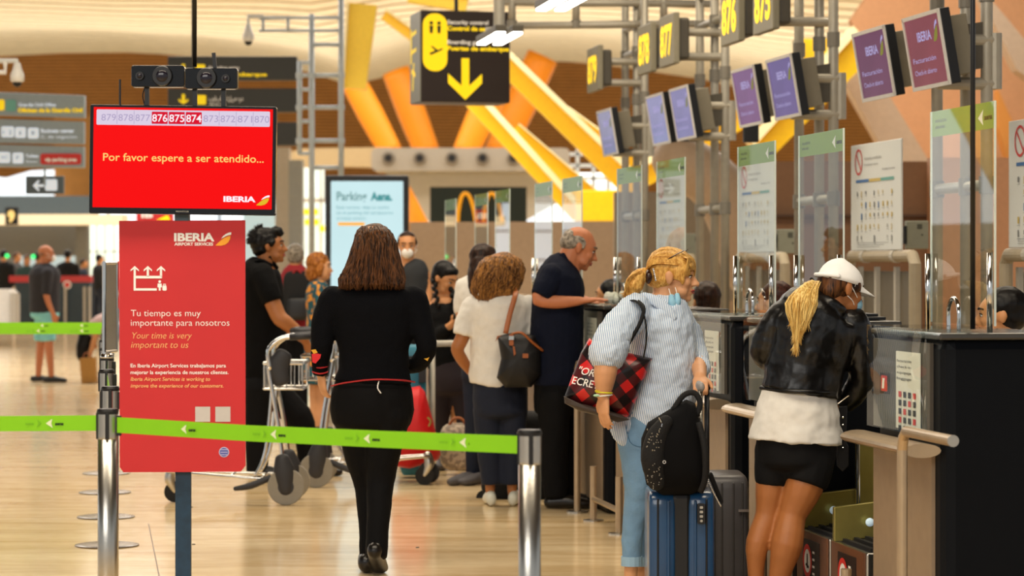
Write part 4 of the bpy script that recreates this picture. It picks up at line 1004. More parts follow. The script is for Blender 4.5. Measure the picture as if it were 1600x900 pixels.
# ------------------------------------------------------------------ luggage trolleys
m_tyre = M('tyre_grey', '#8a857a', .7); m_cover = M('cover_dark', '#2a2a2e', .5)
def trolley(c, d, label, luggage=False):
    """c = ground point under the rear axle, d = +1 forward to the right, -1 to the left"""
    t = thing('luggage_trolley', label, 'trolley', c, 'steel luggage trolleys')
    q = lambda x, y, z: c + V((x * d, y, z))
    for y in (-.22, .22):
        bm = BM(); limb(bm, [q(0, y - .02, .115), q(0, y + .02, .115)], [.115, .115], n=26, sub=1, caps=('f', 'f')); wh = mk('wheel', bm, m_tyre, t, bevel=.006)
        bm = BM(); limb(bm, [q(0, y - .024, .115), q(0, y + .024, .115)], [.05, .05], n=18, sub=1, caps=('f', 'f')); mk('hub', bm, m_cover, wh)
        bm = BM(); limb(bm, [q(.0, y, .09), q(.01, y, .2), q(.025, y, .29)], [(.05, .034), (.072, .036), (.045, .03)], n=14, ref=(0, 1, 0)); mk('wheel_cover', bm, m_cover, t, smooth=True)
        bm = BM(); ctube(bm, [q(.02, y, .26), q(.05, y * .95, .5), q(.10, y * .9, .78), q(.11, y * .9, .86)], .014); mk('upright', bm, m_chrome, t, smooth=True)
        bm = BM(); ctube(bm, [q(.10, y * .9, .84), q(.11, y * .9, .96), q(.04, y * .9, 1.03), q(-.04, y * .9, 1.045), q(-.16, y * .9, 1.05)], .016); mk('handle_bow', bm, m_chrome, t, smooth=True)
        bm = BM(); ctube(bm, [q(.09, y * .8, .74), q(.11, y * .8, .5), q(.14, y * .8, .3), q(.2, y * .8, .17)], .011); mk('bent_brace', bm, m_chrome, t, smooth=True)
    bm = BM(); tube(bm, [q(-.16, -.21, 1.05), q(-.16, .21, 1.05)], .02, n=12); mk('grip', bm, m_cover, t, smooth=True)
    for y in (-.198, .198):
        bm = BM(); tube(bm, [q(-.02, y, 1.043), q(-.16, y, 1.05)], .021, n=12); mk('side_grip', bm, m_cover, t, smooth=True)
    bm = BM()
    for y in (-.2, .2):
        ctube(bm, [q(0.02, y, .16), q(.35, y * .75, .17), q(.76, y * .3, .2)], .012)
    for x in (.15, .35, .55): tube(bm, [q(x, -.17 + x * .12, .175), q(x, .17 - x * .12, .175)], .009)
    mk('base_rails', bm, m_chrome, t, smooth=True)
    bm = BM(); limb(bm, [q(.72, -.015, .065), q(.72, .015, .065)], [.065, .065], n=20, sub=1, caps=('f', 'f')); mk('front_caster', bm, m_rubber, t)
    bm = BM(); limb(bm, [q(.74, 0, .2), q(.75, 0, .14), q(.72, 0, .07)], [.03, .035, .02], n=10); mk('caster_fork', bm, m_steel, t, smooth=True)
    bm = BM(); limb(bm, [q(.1, -.2, .17), q(.22, -.21, .12), q(.32, -.2, .1)], [(.02, .012), (.022, .012), (.014, .01)], n=8); mk('brake_foot', bm, m_cover, t, smooth=True)
    bm = BM()
    for z in (.72, .88):
        tube(bm, [q(-.1, -.18, z), q(.14, -.18, z), q(.14, .18, z), q(-.1, .18, z), q(-.1, -.18, z)], .008 if z < .8 else .011)
    for x in (-.1, -.05, 0, .05, .1, .14):
        for y in (-.18, .18): tube(bm, [q(x, y, .72), q(x, y, .88)], .005)
    for y in (-.12, -.06, 0, .06, .12): tube(bm, [q(-.1, y, .72), q(.14, y, .72)], .005); tube(bm, [q(.14, y, .72), q(.14, y, .88)], .005)
    mk('basket', bm, m_chrome, t)
    bm = BM(); limb(bm, [q(.03, -.195, .76), q(.05, -.195, .86), q(.01, -.195, .94)], [(.05, .02), (.07, .02), (.05, .02)], n=12, ref=(0, 1, 0)); mk('side_guard', bm, m_cover, t, smooth=True)
    return t
c1 = P(447, 790, 16.7); c1.z = 0; trolley(c1 + V((0, .22, 0)), -1, 'empty chrome luggage trolley pointing left, between the red board and the walking woman')
c2 = P(494, 762, 18.0); c2.z = 0; trolley(c2 + V((0, .22, 0)), 1, 'chrome luggage trolley pointing right with the red case, pushed by the man in black')

# ------------------------------------------------------------------ cases and bags
def softbox(bm, c, size, rz=0, e=.28, lean=0, n=20, m=12, mi=0):
    """superellipsoid: a soft rounded case"""
    c = V(c); R = Matrix.Rotation(rz, 3, 'Z') @ Matrix.Rotation(lean, 3, 'Y')
    sg = lambda v, p: math.copysign(abs(v) ** p, v)
    rings = []
    for i in range(1, m):
        th = -PI / 2 + PI * i / m; cz = sg(math.sin(th), e); cr = sg(math.cos(th), e)
        rings.append([bm.verts.new(c + R @ V((size[0] / 2 * cr * sg(math.cos(2 * PI * k / n), e), size[1] / 2 * cr * sg(math.sin(2 * PI * k / n), e), size[2] / 2 * cz))) for k in range(n)])
    for i in range(len(rings) - 1):
        for k in range(n):
            f = bm.faces.new((rings[i][k], rings[i][(k + 1) % n], rings[i + 1][(k + 1) % n], rings[i + 1][k])); f.material_index = mi
    for f in (bm.faces.new(list(reversed(rings[0]))), bm.faces.new(rings[-1])): f.material_index = mi
    return bm
def pillow(bm, poly, Yc, th, mi=0, n=8):
    """padded sheet: polygon outline, thicker in its middle"""
    cx = sum(p[0] for p in poly) / len(poly); cy = sum(p[1] for p in poly) / len(poly)
    out = []
    for i in range(len(poly)):
        a = poly[i]; b = poly[(i + 1) % len(poly)]
        for k in range(n): out.append((a[0] + (b[0] - a[0]) * k / n, a[1] + (b[1] - a[1]) * k / n))
    def side(sg):
        rings = []
        for q in (1.0, .93, .75, .45, .12):
            rings.append([bm.verts.new(P(cx + (x - cx) * q, cy + (y - cy) * q, Yc) + V((0, sg * th * (1 - q ** 3.0) ** .55 * .9, 0))) for x, y in out])
        for a, b in zip(rings, rings[1:]):
            for k in range(len(out)):
                f = bm.faces.new((a[k], a[(k + 1) % len(out)], b[(k + 1) % len(out)], b[k])); f.material_index = mi
        bm.faces.new(rings[-1]).material_index = mi
    side(-1); side(1); bmesh.ops.remove_doubles(bm, verts=bm.verts, dist=.0004)
    return bm
def hardcase(label, x0, x1, ytop, Y, m, ribs=(), zb=.045, hd=None, name='suitcase', depth=.38, dark_mid=None):
    a = P(x0, ytop, Y); b = P(x1, ytop, Y); cx = (a.x + b.x) / 2; w_ = b.x - a.x; zt = a.z; d = depth
    t = thing(name, label, 'suitcase', (cx, Y + d / 2, 0))
    hw = w_ / 2
    if dark_mid:
        bm = BM(); box(bm, (cx, Y + d / 2, (zb + zt) / 2), (w_ * .3, d * .96, zt - zb - .02)); mk('zip_band', bm, m_black, t, bevel=.02)
        for sx in (-1, 1):
            bm = BM(); softbox(bm, (cx + sx * w_ * .29, Y + d / 2, (zb + zt) / 2), (w_ * .42, d, zt - zb), e=.22); mk('shell', bm, m, t, smooth=True)
            for k in range(1):
                bm = BM(); box(bm, (cx + sx * w_ * .2, Y - .0, (zb + zt) / 2), (.012, .012, (zt - zb) * .86)); mk('rib', bm, m, t, bevel=.004)
    else:
        bm = BM(); softbox(bm, (cx, Y + d / 2, (zb + zt) / 2), (w_, d, zt - zb), e=.2); mk('shell', bm, m, t, smooth=True)
    for rx in ribs:
        bm = BM(); q = P(rx, ytop, Y); box(bm, (q.x, Y + .004, (zb + zt) / 2), (.008, .014, (zt - zb) * .88)); mk('rib', bm, m_black if dark_mid else M('rib_grey', '#3f3d3c', .4), t, bevel=.003)
    for sx in (-1, 1):
        for yy in (.06, d - .06):
            bm = BM(); limb(bm, [(cx + sx * w_ * .3 - .012, Y + yy, .026), (cx + sx * w_ * .3 + .012, Y + yy, .026)], [.026, .026], n=14, sub=1, caps=('f', 'f')); box(bm, (cx + sx * w_ * .3, Y + yy, .05), (.035, .035, .03)); mk('caster', bm, m_rubber, t)
    if hd:
        bm = BM(); hx_, hy, mm, hdep = hd
        for off in (-.0, .0): pass
        for dx in (0, .11): 
            q = P(hx_, hy, Y); tube(bm, [(q.x, Y + hdep + dx, zt - .02), (q.x, Y + hdep + dx, q.z)], .0075)
        q = P(hx_, hy, Y); rods = mk('telescopic_handle', bm, mm[0], t, smooth=True)
        bm = BM(); limb(bm, [(q.x, Y + hdep - .025, q.z), (q.x, Y + hdep + .135, q.z)], [(.02, .014)] * 2, n=12, sub=1); mk('grip', bm, mm[1], rods, smooth=True)
    return t
m_blue = M('case_blue', '#173f66', 0.3, coat=.4); m_gcase = M('case_grey', '#4c4a4c', 0.4)
sc_ = hardcase('dark blue hard suitcase with black zip band under the studded backpack', 1013, 1118, 768, 11.1, m_blue, ribs=(1028, 1104), dark_mid=True, hd=(1098, 606, (m_steel, M('grip_grey', '#8d8a88', .4)), .1))
bm = BM(); pprism(bm, rrect(1096, 803, 13, 32, 3), 11.075, .02); lk = mk('lock_plate', bm, m_black, sc_, bevel=.002)
bm = BM(); 
for k in range(3): pprism(bm, rrect(1096, 793 + k * 7, 5, 4, 1), 11.068, .008)
pprism(bm, rrect(1096, 814, 4, 4, 1.5), 11.068, .008); mk('dial', bm, m_steel, lk)
gc = hardcase('dark grey ribbed hard suitcase between the blue one and the bare legs', 1106, 1171, 743, 11.75, m_gcase, ribs=(1116, 1128, 1146, 1160), hd=(1108, 604, (m_dark, m_black), .08), depth=.4)
bm = BM(); pprism(bm, rrect(1162, 798, 16, 4, .5), 11.74, .01); mk('name_plate', bm, m_steel, gc)
m_fab = M('black_fabric', '#0d0d0f', 0.85, bump=.3, bscale=120); m_vel = M('black_velvet', '#08080a', 0.95, spec=.2)
Yb = 11.0
t = thing('studded_backpack', 'black studded backpack resting on the blue suitcase', 'backpack', P(1052, 772, Yb + .1))
bm = BM(); pillow(bm, [(1001, 715), (1002, 685), (1012, 660), (1040, 643), (1072, 624), (1086, 630), (1098, 672), (1106, 735), (1103, 762), (1080, 773), (1035, 774), (1010, 757)], Yb + .12, .13, n=3); mk('body', bm, m_vel, t, smooth=True)
bm = BM(); limb(bm, [P(1026, 755, Yb + .04), P(1020, 718, Yb + .03), P(1026, 684, Yb + .03), P(1040, 660, Yb + .03)], [(.035, .03), (.05, .05), (.045, .04), (.03, .03)], n=14, ref=(0, 1, 0)); fp = mk('front_pocket', bm, m_fab, t, smooth=True)
bm = BM()
for k in range(60):
    px = random.uniform(1010, 1034); py = random.choice([random.uniform(668, 706), random.uniform(724, 764)])
    ell(bm, P(px, py, Yb - .052 + abs(px - 1020) * .0012), .0024, nu=6, nv=4)
mk('stud', bm, m_steel, t, kind='stuff')
bm = BM(); ctube(bm, [P(1030, 652, Yb - .03), P(1034, 660, Yb - .035), P(1033, 667, Yb - .04)], .004); mk('zip_puller', bm, m_chrome, t)
bm = BM(); ring_flat(bm, P(1038, 722, Yb - .045), V((1, 0, 0)), Z3, .004, .0075); mk('zip_ring', bm, m_chrome, t)
bm = BM(); ctube(bm, [P(1052, 640, Yb + .1), P(1068, 618, Yb + .1), P(1085, 614, Yb + .1), P(1094, 630, Yb + .1), P(1088, 650, Yb + .1)], .012); mk('carry_loop', bm, m_fab, t, smooth=True)
bm = BM(); ctube(bm, [P(1092, 660, Yb + .02), P(1101, 700, Yb + .0), P(1102, 745, Yb + .02), P(1095, 768, Yb + .05)], .013); mk('shoulder_strap', bm, m_fab, t, smooth=True)
t = thing('chain_purse', 'small black purse with a silver chain hanging beside the studded backpack', 'purse', P(1118, 792, 11.3))
bm = BM(); prism(bm, [P(x, y, 11.3) for x, y in ((1106, 742), (1113, 738), (1131, 785), (1126, 789))], (0, 1, 0), .05); mk('flap', bm, m_fab, t, bevel=.006)
bm = BM()
for k in range(22):
    u = k / 21; ell(bm, P(1104 + 22 * u, 742 + 48 * u ** .8, 11.26), (.004, .003, .0055), nu=6, nv=5)
mk('chain', bm, m_chrome, t)

# plaid tote bag
def plaid():
    m = bpy.data.materials.new('plaid_cloth'); m.use_nodes = True; nt = m.node_tree; b = nt.nodes['Principled BSDF']; b.inputs['Roughness'].default_value = .35
    tc = nt.nodes.new('ShaderNodeTexCoord'); mp = nt.nodes.new('ShaderNodeMapping'); mp.inputs['Rotation'].default_value = (0, math.radians(38), 0); mp.inputs['Scale'].default_value = (1, 1, 1)
    nt.links.new(tc.outputs['Object'], mp.inputs[0]); sp = nt.nodes.new('ShaderNodeSeparateXYZ'); nt.links.new(mp.outputs[0], sp.inputs[0])
    def stripe(ch):
        a = nt.nodes.new('ShaderNodeMath'); a.operation = 'MULTIPLY'; a.inputs[1].default_value = 11.5; nt.links.new(sp.outputs[ch], a.inputs[0])
        f = nt.nodes.new('ShaderNodeMath'); f.operation = 'FRACT'; nt.links.new(a.outputs[0], f.inputs[0])
        g = nt.nodes.new('ShaderNodeMath'); g.operation = 'GREATER_THAN'; g.inputs[1].default_value = .5; nt.links.new(f.outputs[0], g.inputs[0]); return g
    s1, s2 = stripe('X'), stripe('Z'); ad = nt.nodes.new('ShaderNodeMath'); ad.operation = 'ADD'; nt.links.new(s1.outputs[0], ad.inputs[0]); nt.links.new(s2.outputs[0], ad.inputs[1])
    dv = nt.nodes.new('ShaderNodeMath'); dv.operation = 'MULTIPLY'; dv.inputs[1].default_value = .5; nt.links.new(ad.outputs[0], dv.inputs[0])
    r = nt.nodes.new('ShaderNodeValToRGB'); r.color_ramp.interpolation = 'CONSTANT'
    r.color_ramp.elements[0].color = (*hx('#120608'), 1); r.color_ramp.elements[1].position = .75; r.color_ramp.elements[1].color = (*hx('#d41f1d'), 1)
    e = r.color_ramp.elements.new(.25); e.color = (*hx('#4d1013'), 1)
    nt.links.new(dv.outputs[0], r.inputs[0]); nt.links.new(r.outputs[0], b.inputs['Base Color']); return m
Yt = 11.70
t = thing('tote_bag', 'red and black plaid tote bag hanging from the shoulder of the woman in stripes', 'bag', P(950, 655, Yt))
bm = BM(); pillow(bm, [(921, 528), (948, 552), (968, 548), (1019, 560), (1004, 600), (984, 652), (972, 650), (940, 642), (905, 634), (881, 622), (895, 585), (908, 550)], Yt + .02, .075); bg_ = mk('bag_body', bm, plaid(), t, smooth=True)
bm = BM(); pillow(bm, [(881, 619), (905, 630), (940, 638), (972, 648), (984, 656), (965, 660), (935, 650), (905, 642), (882, 630)], Yt - .02, .04); mk('bag_bottom', bm, M('bag_bottom', '#3c322c', .5), t, smooth=True)
bm = BM(); limb(bm, [P(1006, 556, Yt - .03), P(1010, 530, Yt - .07), P(1008, 500, Yt - .08), P(998, 474, Yt - .05), P(982, 468, Yt + .1)], [(.004, .017)] * 5, n=8, sub=4, caps=('f', 'f'), ref=(0, 1, 0)); 
for v in bm.verts: pass
mk('strap', bm, m_fab, t, smooth=True)
bm = BM(); ctube(bm, [P(972, 552, Yt + .0), P(986, 530, Yt - .07), P(1000, 505, Yt - .09), P(1006, 482, Yt - .06), P(996, 470, Yt + .04)], .0085); mk('strap', bm, m_fab, t, smooth=True)
bm = BM(); O = P(891, 592, Yt - .085); Rt = V((1, 0, -.22)).normalized(); Ut = V((.22, 0, 1)).normalized()
add_text(bm, '"ORI', P(901, 583, Yt - .068), Rt, Ut, 30 * Yt / F, 12 * Yt / F, shear=.25, bold=.01); add_text(bm, 'ECRET', P(893, 599, Yt - .068), Rt, Ut, 42 * Yt / F, 12 * Yt / F, shear=.1, bold=.01)
mk('bag_lettering', bm, m_inkw, bg_)

# black handbag of the woman in white
Yh = 16.42
t = thing('leather_handbag', 'black handbag with tan leather strap on the back of the woman in white', 'bag', P(812, 606, Yh))
m_tan = M('tan_leather', '#9a5526', .45, bump=.1)
bm = BM(); pillow(bm, [(777, 525), (800, 520), (835, 524), (846, 545), (846, 585), (830, 605), (790, 606), (776, 590), (783, 560)], Yh, .09); mk('bag_body', bm, M('bag_nylon', '#0a0a0d', .55, bump=.2, bscale=40), t, smooth=True)
bm = BM(); limb(bm, [P(790, 521, Yh - .02), P(797, 490, Yh + .02), P(805, 462, Yh + .06), P(806, 452, Yh + .16)], [(.016, .004)] * 4, n=8, sub=4, caps=('f', 'f'), ref=(0, 1, 0)); mk('shoulder_strap', bm, m_tan, t, smooth=True)
bm = BM(); limb(bm, [P(800, 522, Yh - .05), P(815, 520, Yh - .07), P(832, 535, Yh - .06), P(848, 548, Yh - .02)], [(.008, .012)] * 4, n=8, sub=4, caps=('f', 'f')); mk('top_handle', bm, m_tan, t, smooth=True)
bm = BM(); pprism(bm, rrect(799, 531, 7, 18, 2), Yh - .092, .012); mk('buckle_tab', bm, m_tan, t); bm = BM(); pprism(bm, rrect(799, 528, 8, 6, 1), Yh - .1, .008); mk('buckle', bm, m_chrome, t)
bm = BM(); pprism(bm, [(801, 541), (804, 541), (806, 553), (803, 556)], Yh - .095, .006); mk('zip_tag', bm, m_tan, t)
bm = BM(); pprism(bm, rrect(821, 556, 9, 7, 1), Yh - .093, .006); mk('leather_badge', bm, m_tan, t)
bm = BM(); pprism(bm, [(774, 534), (777, 525), (784, 524), (777, 530)], Yh - .02, .02); mk('corner_tab', bm, m_tan, t)

# black rolling bag at their feet, red, teal and flowered cases further back
t = thing('rolling_bag', 'black rolling travel bag standing behind the feet of the woman in white', 'suitcase', P(812, 790, 17.0) * 1)
bm = BM(); softbox(bm, P(812, 715, 17.25), (.5, .3, .60), e=.35); mk('bag_body', bm, m_fab, t, smooth=True)
bm = BM(); ctube(bm, [P(852, 790, 17.0), P(862, 765, 17.0), P(860, 735, 17.0), P(855, 730, 17.0), P(866, 752, 17.0), P(876, 760, 17.05)], .005); mk('piping', bm, m_lgrey, t, smooth=True)
bm = BM(); limb(bm, [P(872, 778, 17.2), P(872, 778, 17.25)], [.05, .05], n=16, sub=1, caps=('f', 'f')); limb(bm, [P(756, 778, 17.2), P(756, 778, 17.25)], [.05, .05], n=16, sub=1, caps=('f', 'f')); mk('wheels', bm, m_rubber, t)
bm = BM(); tube(bm, [P(868, 650, 17.3), P(868, 560, 17.3)], .008); mk('handle_rod', bm, m_steel, t)
t = thing('red_suitcase', 'bright red soft suitcase on the trolley right of the walking woman', 'suitcase', P(655, 735, 18.4))
bm = BM(); pillow(bm, [(640, 606), (656, 603), (664, 612), (676, 655), (689, 710), (684, 719), (640, 732), (612, 728), (610, 640)], 18.5, .16); mk('case_body', bm, M('case_red', '#c80f16', .55, bump=.15, bscale=30), t, smooth=True)
bm = BM(); ctube(bm, [P(668, 652, 18.33), P(673, 658, 18.33), P(670, 666, 18.33)], .007); mk('charm', bm, m_gold, t)
bm = BM(); limb(bm, [P(670, 738, 18.25), P(670, 738, 18.33)], [.07, .075], n=20, sub=1, caps=('f', 'f')); mk('black_wheel', bm, m_rubber, t)
t = thing('teal_suitcase', 'teal suitcase with black straps leaning above the red case', 'suitcase', P(645, 735, 18.8))
bm = BM(); softbox(bm, P(645, 640, 18.85), (.19, .22, .92), e=.3); mk('case_body', bm, M('case_teal', '#1f6f86', .45), t, smooth=True)
bm = BM(); box(bm, P(646, 562, 18.72), (.12, .03, .05)); box(bm, P(660, 575, 18.72), (.05, .05, .2)); mk('black_strap', bm, m_black, t)
t = thing('flowered_bag', 'beige flowered soft bag on the floor behind the green tape', 'bag', P(716, 735, 19.0))
def flower(name, base, c2, scale, thr=.56):
    m = bpy.data.materials.new(name); m.use_nodes = True; nt = m.node_tree; b = nt.nodes['Principled BSDF']; b.inputs['Roughness'].default_value = .8
    tc = nt.nodes.new('ShaderNodeTexCoord'); n = nt.nodes.new('ShaderNodeTexNoise'); n.inputs['Scale'].default_value = scale; n.inputs['Detail'].default_value = 1.5
    r = nt.nodes.new('ShaderNodeValToRGB'); r.color_ramp.elements[0].position = thr - .02; r.color_ramp.elements[0].color = (*hx(base), 1); r.color_ramp.elements[1].position = thr + .02; r.color_ramp.elements[1].color = (*hx(c2), 1)
    nt.links.new(tc.outputs['Object'], n.inputs['Vector']); nt.links.new(n.outputs['Fac'], r.inputs[0]); nt.links.new(r.outputs[0], b.inputs['Base Color']); return m
bm = BM(); softbox(bm, P(716, 698, 19.1), (.27, .22, .34), e=.6); mk('bag_body', bm, flower('flowered_cloth', '#8d7f72', '#b9a894', 25, .5), t, smooth=True)
bm = BM(); ctube(bm, [P(699, 672, 19.05), P(708, 655, 19.05), P(722, 655, 19.05), P(732, 674, 19.05)], .01); mk('handle', bm, m_tan, t, smooth=True)
t = thing('guide_rail', 'pale horizontal rail behind the arm of the woman in white', 'rail', V((P(712, 0, 18.9).x, 18.9, 0)))
bm = BM(); tube(bm, [P(672, 537, 18.9), P(748, 536, 18.9)], .022); mk('bar', bm, m_lgrey, t, smooth=True)
for x in (676, 745):
    bm = BM(); q = P(x, 537, 18.9); tube(bm, [q, V((q.x, q.y, 0))], .018); mk('post', bm, m_lgrey, t, smooth=True)
# litter specks on the floor
for i, (x, y) in enumerate(((299, 793), (302, 851), (652, 856))):
    Yl = 1.5 * F / (y - HOR); bm = BM(); c = P(x, y, Yl); prism(bm, [c + V((-.008, 0, 0)), c + V((.01, .004, 0)), c + V((.006, .016, 0)), c + V((-.006, .012, 0))], (0, 0, 1), .004)
    tag(mk('litter_scrap', bm, m_black), ('small black scrap on the floor right of the blue post, the farther one', 'small black scrap on the floor right of the blue post, the nearer one', 'small black scrap on the floor right of the walking woman')[i], 'litter')
# glass barrier and white machine in the left background
t = thing('security_barrier', 'glass security barrier with a red top band behind the man in shorts', 'barrier', P(90, 520, 50))
for i, (x0, x1) in enumerate(((24, 62), (64, 102), (104, 142))):
    bm = BM(); pbox(bm, x0, 441, x1, 512, 58, .04); mk('glass_panel', bm, M('smoked_glass', '#2f3d44', .15, noise_amt=.2, nscale=2), t)
bm = BM(); pbox(bm, 14, 431, 144, 441, 58, .1); mk('red_band', bm, M('band_red', '#c23a3a', .5), t)
for x in (22, 62, 102, 132, 140):
    bm = BM(); tube(bm, [P(x, 448, 57.9), P(x, 520, 57.9)], .03); mk('glass_post', bm, m_lgrey, t)
bm = BM(); c = P(105, 445, 57.9); disc(bm, c, V((1, 0, 0)), Z3, .09, 16, 0); disc(bm, c - V((0, .01, 0)), V((1, 0, 0)), Z3, .06, 16, 1); mk('round_badge', bm, [m_inkw, m_inkr], t)
t = thing('ticket_machine', 'white machine cabinet cut by the left edge', 'machine', P(5, 512, 48))
bm = BM(); pprism(bm, [(-60, 452), (14, 452), (22, 460), (22, 520), (-60, 520)], 50, .6); mk('cabinet', bm, m_white, t, bevel=.02); bm = BM(); pbox(bm, 16, 458, 25, 520, 49.9, .3); mk('side_trim', bm, m_lgrey, t)
for i, (x, y) in enumerate(((11, 400), (52, 401))):
    bm = BM(); ell(bm, P(x, y, 60), .05); tag(mk('green_light', bm, M('lit_green', '#20e070', .5, emit=1.5, noise_amt=0)), ('round green signal light at the left edge', 'round green signal light left of the bald man')[i], 'light')
t = thing('paper_bag', 'brown paper bag on the floor by the bending girl', 'bag', P(136, 600, 33.6))
bm = BM(); pprism(bm, [(124, 560), (148, 558), (150, 598), (127, 600)], 33.6, .15); mk('bag_body', bm, M('kraft_paper', '#a87a3c', .8), t, bevel=.005)
bm = BM(); ctube(bm, [P(130, 560, 33.6), P(133, 552, 33.6), P(140, 552, 33.6), P(143, 559, 33.6)], .006); mk('handle', bm, m_tan, t)
# ------------------------------------------------------------------ people
def skinmat(name, col): return M(name, col, .5, noise_amt=.05, nscale=25, bump=.05, bscale=200)
sk_tan = skinmat('skin_tan', '#a06436'); sk_mid = skinmat('skin_medium', '#c68a5a'); sk_lt = skinmat('skin_light', '#cf976c'); sk_red = skinmat('skin_ruddy', '#bb744e')
m_lip = M('lips', '#a8483f', .4); m_eye = M('eye_white', '#d8d0c8', .2); m_iris = M('eye_dark', '#1c120d', .2); m_brow = M('eyebrow', '#2a1a10', .8)
def hairmat(name, dark, light, sc=(60, 60, 5)):
    if name in MATS: return MATS[name]
    m = bpy.data.materials.new(name); m.use_nodes = True; nt = m.node_tree; b = nt.nodes['Principled BSDF']; b.inputs['Roughness'].default_value = .45; b.inputs['Specular IOR Level'].default_value = .22
    tc = nt.nodes.new('ShaderNodeTexCoord'); mp = nt.nodes.new('ShaderNodeMapping'); mp.inputs['Scale'].default_value = sc
    n = nt.nodes.new('ShaderNodeTexNoise'); n.inputs['Scale'].default_value = 1.6; n.inputs['Detail'].default_value = 5; n.inputs['Distortion'].default_value = .5
    r = nt.nodes.new('ShaderNodeValToRGB'); r.color_ramp.elements[0].position = .36; r.color_ramp.elements[0].color = (*hx(dark), 1); r.color_ramp.elements[1].position = .66; r.color_ramp.elements[1].color = (*hx(light), 1)
    bp = nt.nodes.new('ShaderNodeBump'); bp.inputs['Strength'].default_value = .2; bp.inputs['Distance'].default_value = .003
    nt.links.new(tc.outputs['Object'], mp.inputs[0]); nt.links.new(mp.outputs[0], n.inputs['Vector']); nt.links.new(n.outputs['Fac'], r.inputs[0]); nt.links.new(r.outputs[0], b.inputs['Base Color'])
    nt.links.new(n.outputs['Fac'], bp.inputs['Height']); nt.links.new(bp.outputs[0], b.inputs['Normal']); MATS[name] = m; return m
h_black = hairmat('hair_black', '#030202', '#0f0b0a'); h_dbrown = hairmat('hair_dark_brown', '#120a06', '#3c2416'); h_brown = hairmat('hair_brown', '#1c0f08', '#6b4222')
h_ginger = hairmat('hair_ginger', '#6a3512', '#b87630'); h_auburn = hairmat('hair_auburn', '#3a1f10', '#b07a3c'); h_blond = hairmat('hair_blond', '#b07a34', '#e6b865', (60, 60, 25)); h_pale = hairmat('hair_pale_blond', '#b98a3c', '#f0d488'); h_grey = hairmat('hair_grey', '#5a5248', '#a89c8c', (30, 30, 30))
CL = {}
def cloud(size):
    k = 'cloud%g' % size
    if k not in CL:
        tx = bpy.data.textures.new(k, 'CLOUDS'); tx.noise_scale = size; tx.noise_depth = 2; CL[k] = tx
    return CL[k]
def organic(o, vox, sm=4, disp=0, dscale=.08, fac=.5):
    r = o.modifiers.new('remesh', 'REMESH'); r.mode = 'VOXEL'; r.voxel_size = vox; r.use_smooth_shade = True
    if sm:
        s = o.modifiers.new('smooth', 'SMOOTH'); s.factor = fac; s.iterations = sm
    if disp:
        d = o.modifiers.new('folds', 'DISPLACE'); d.texture = cloud(dscale); d.strength = disp; d.mid_level = .5; d.texture_coords = 'LOCAL'
    return o
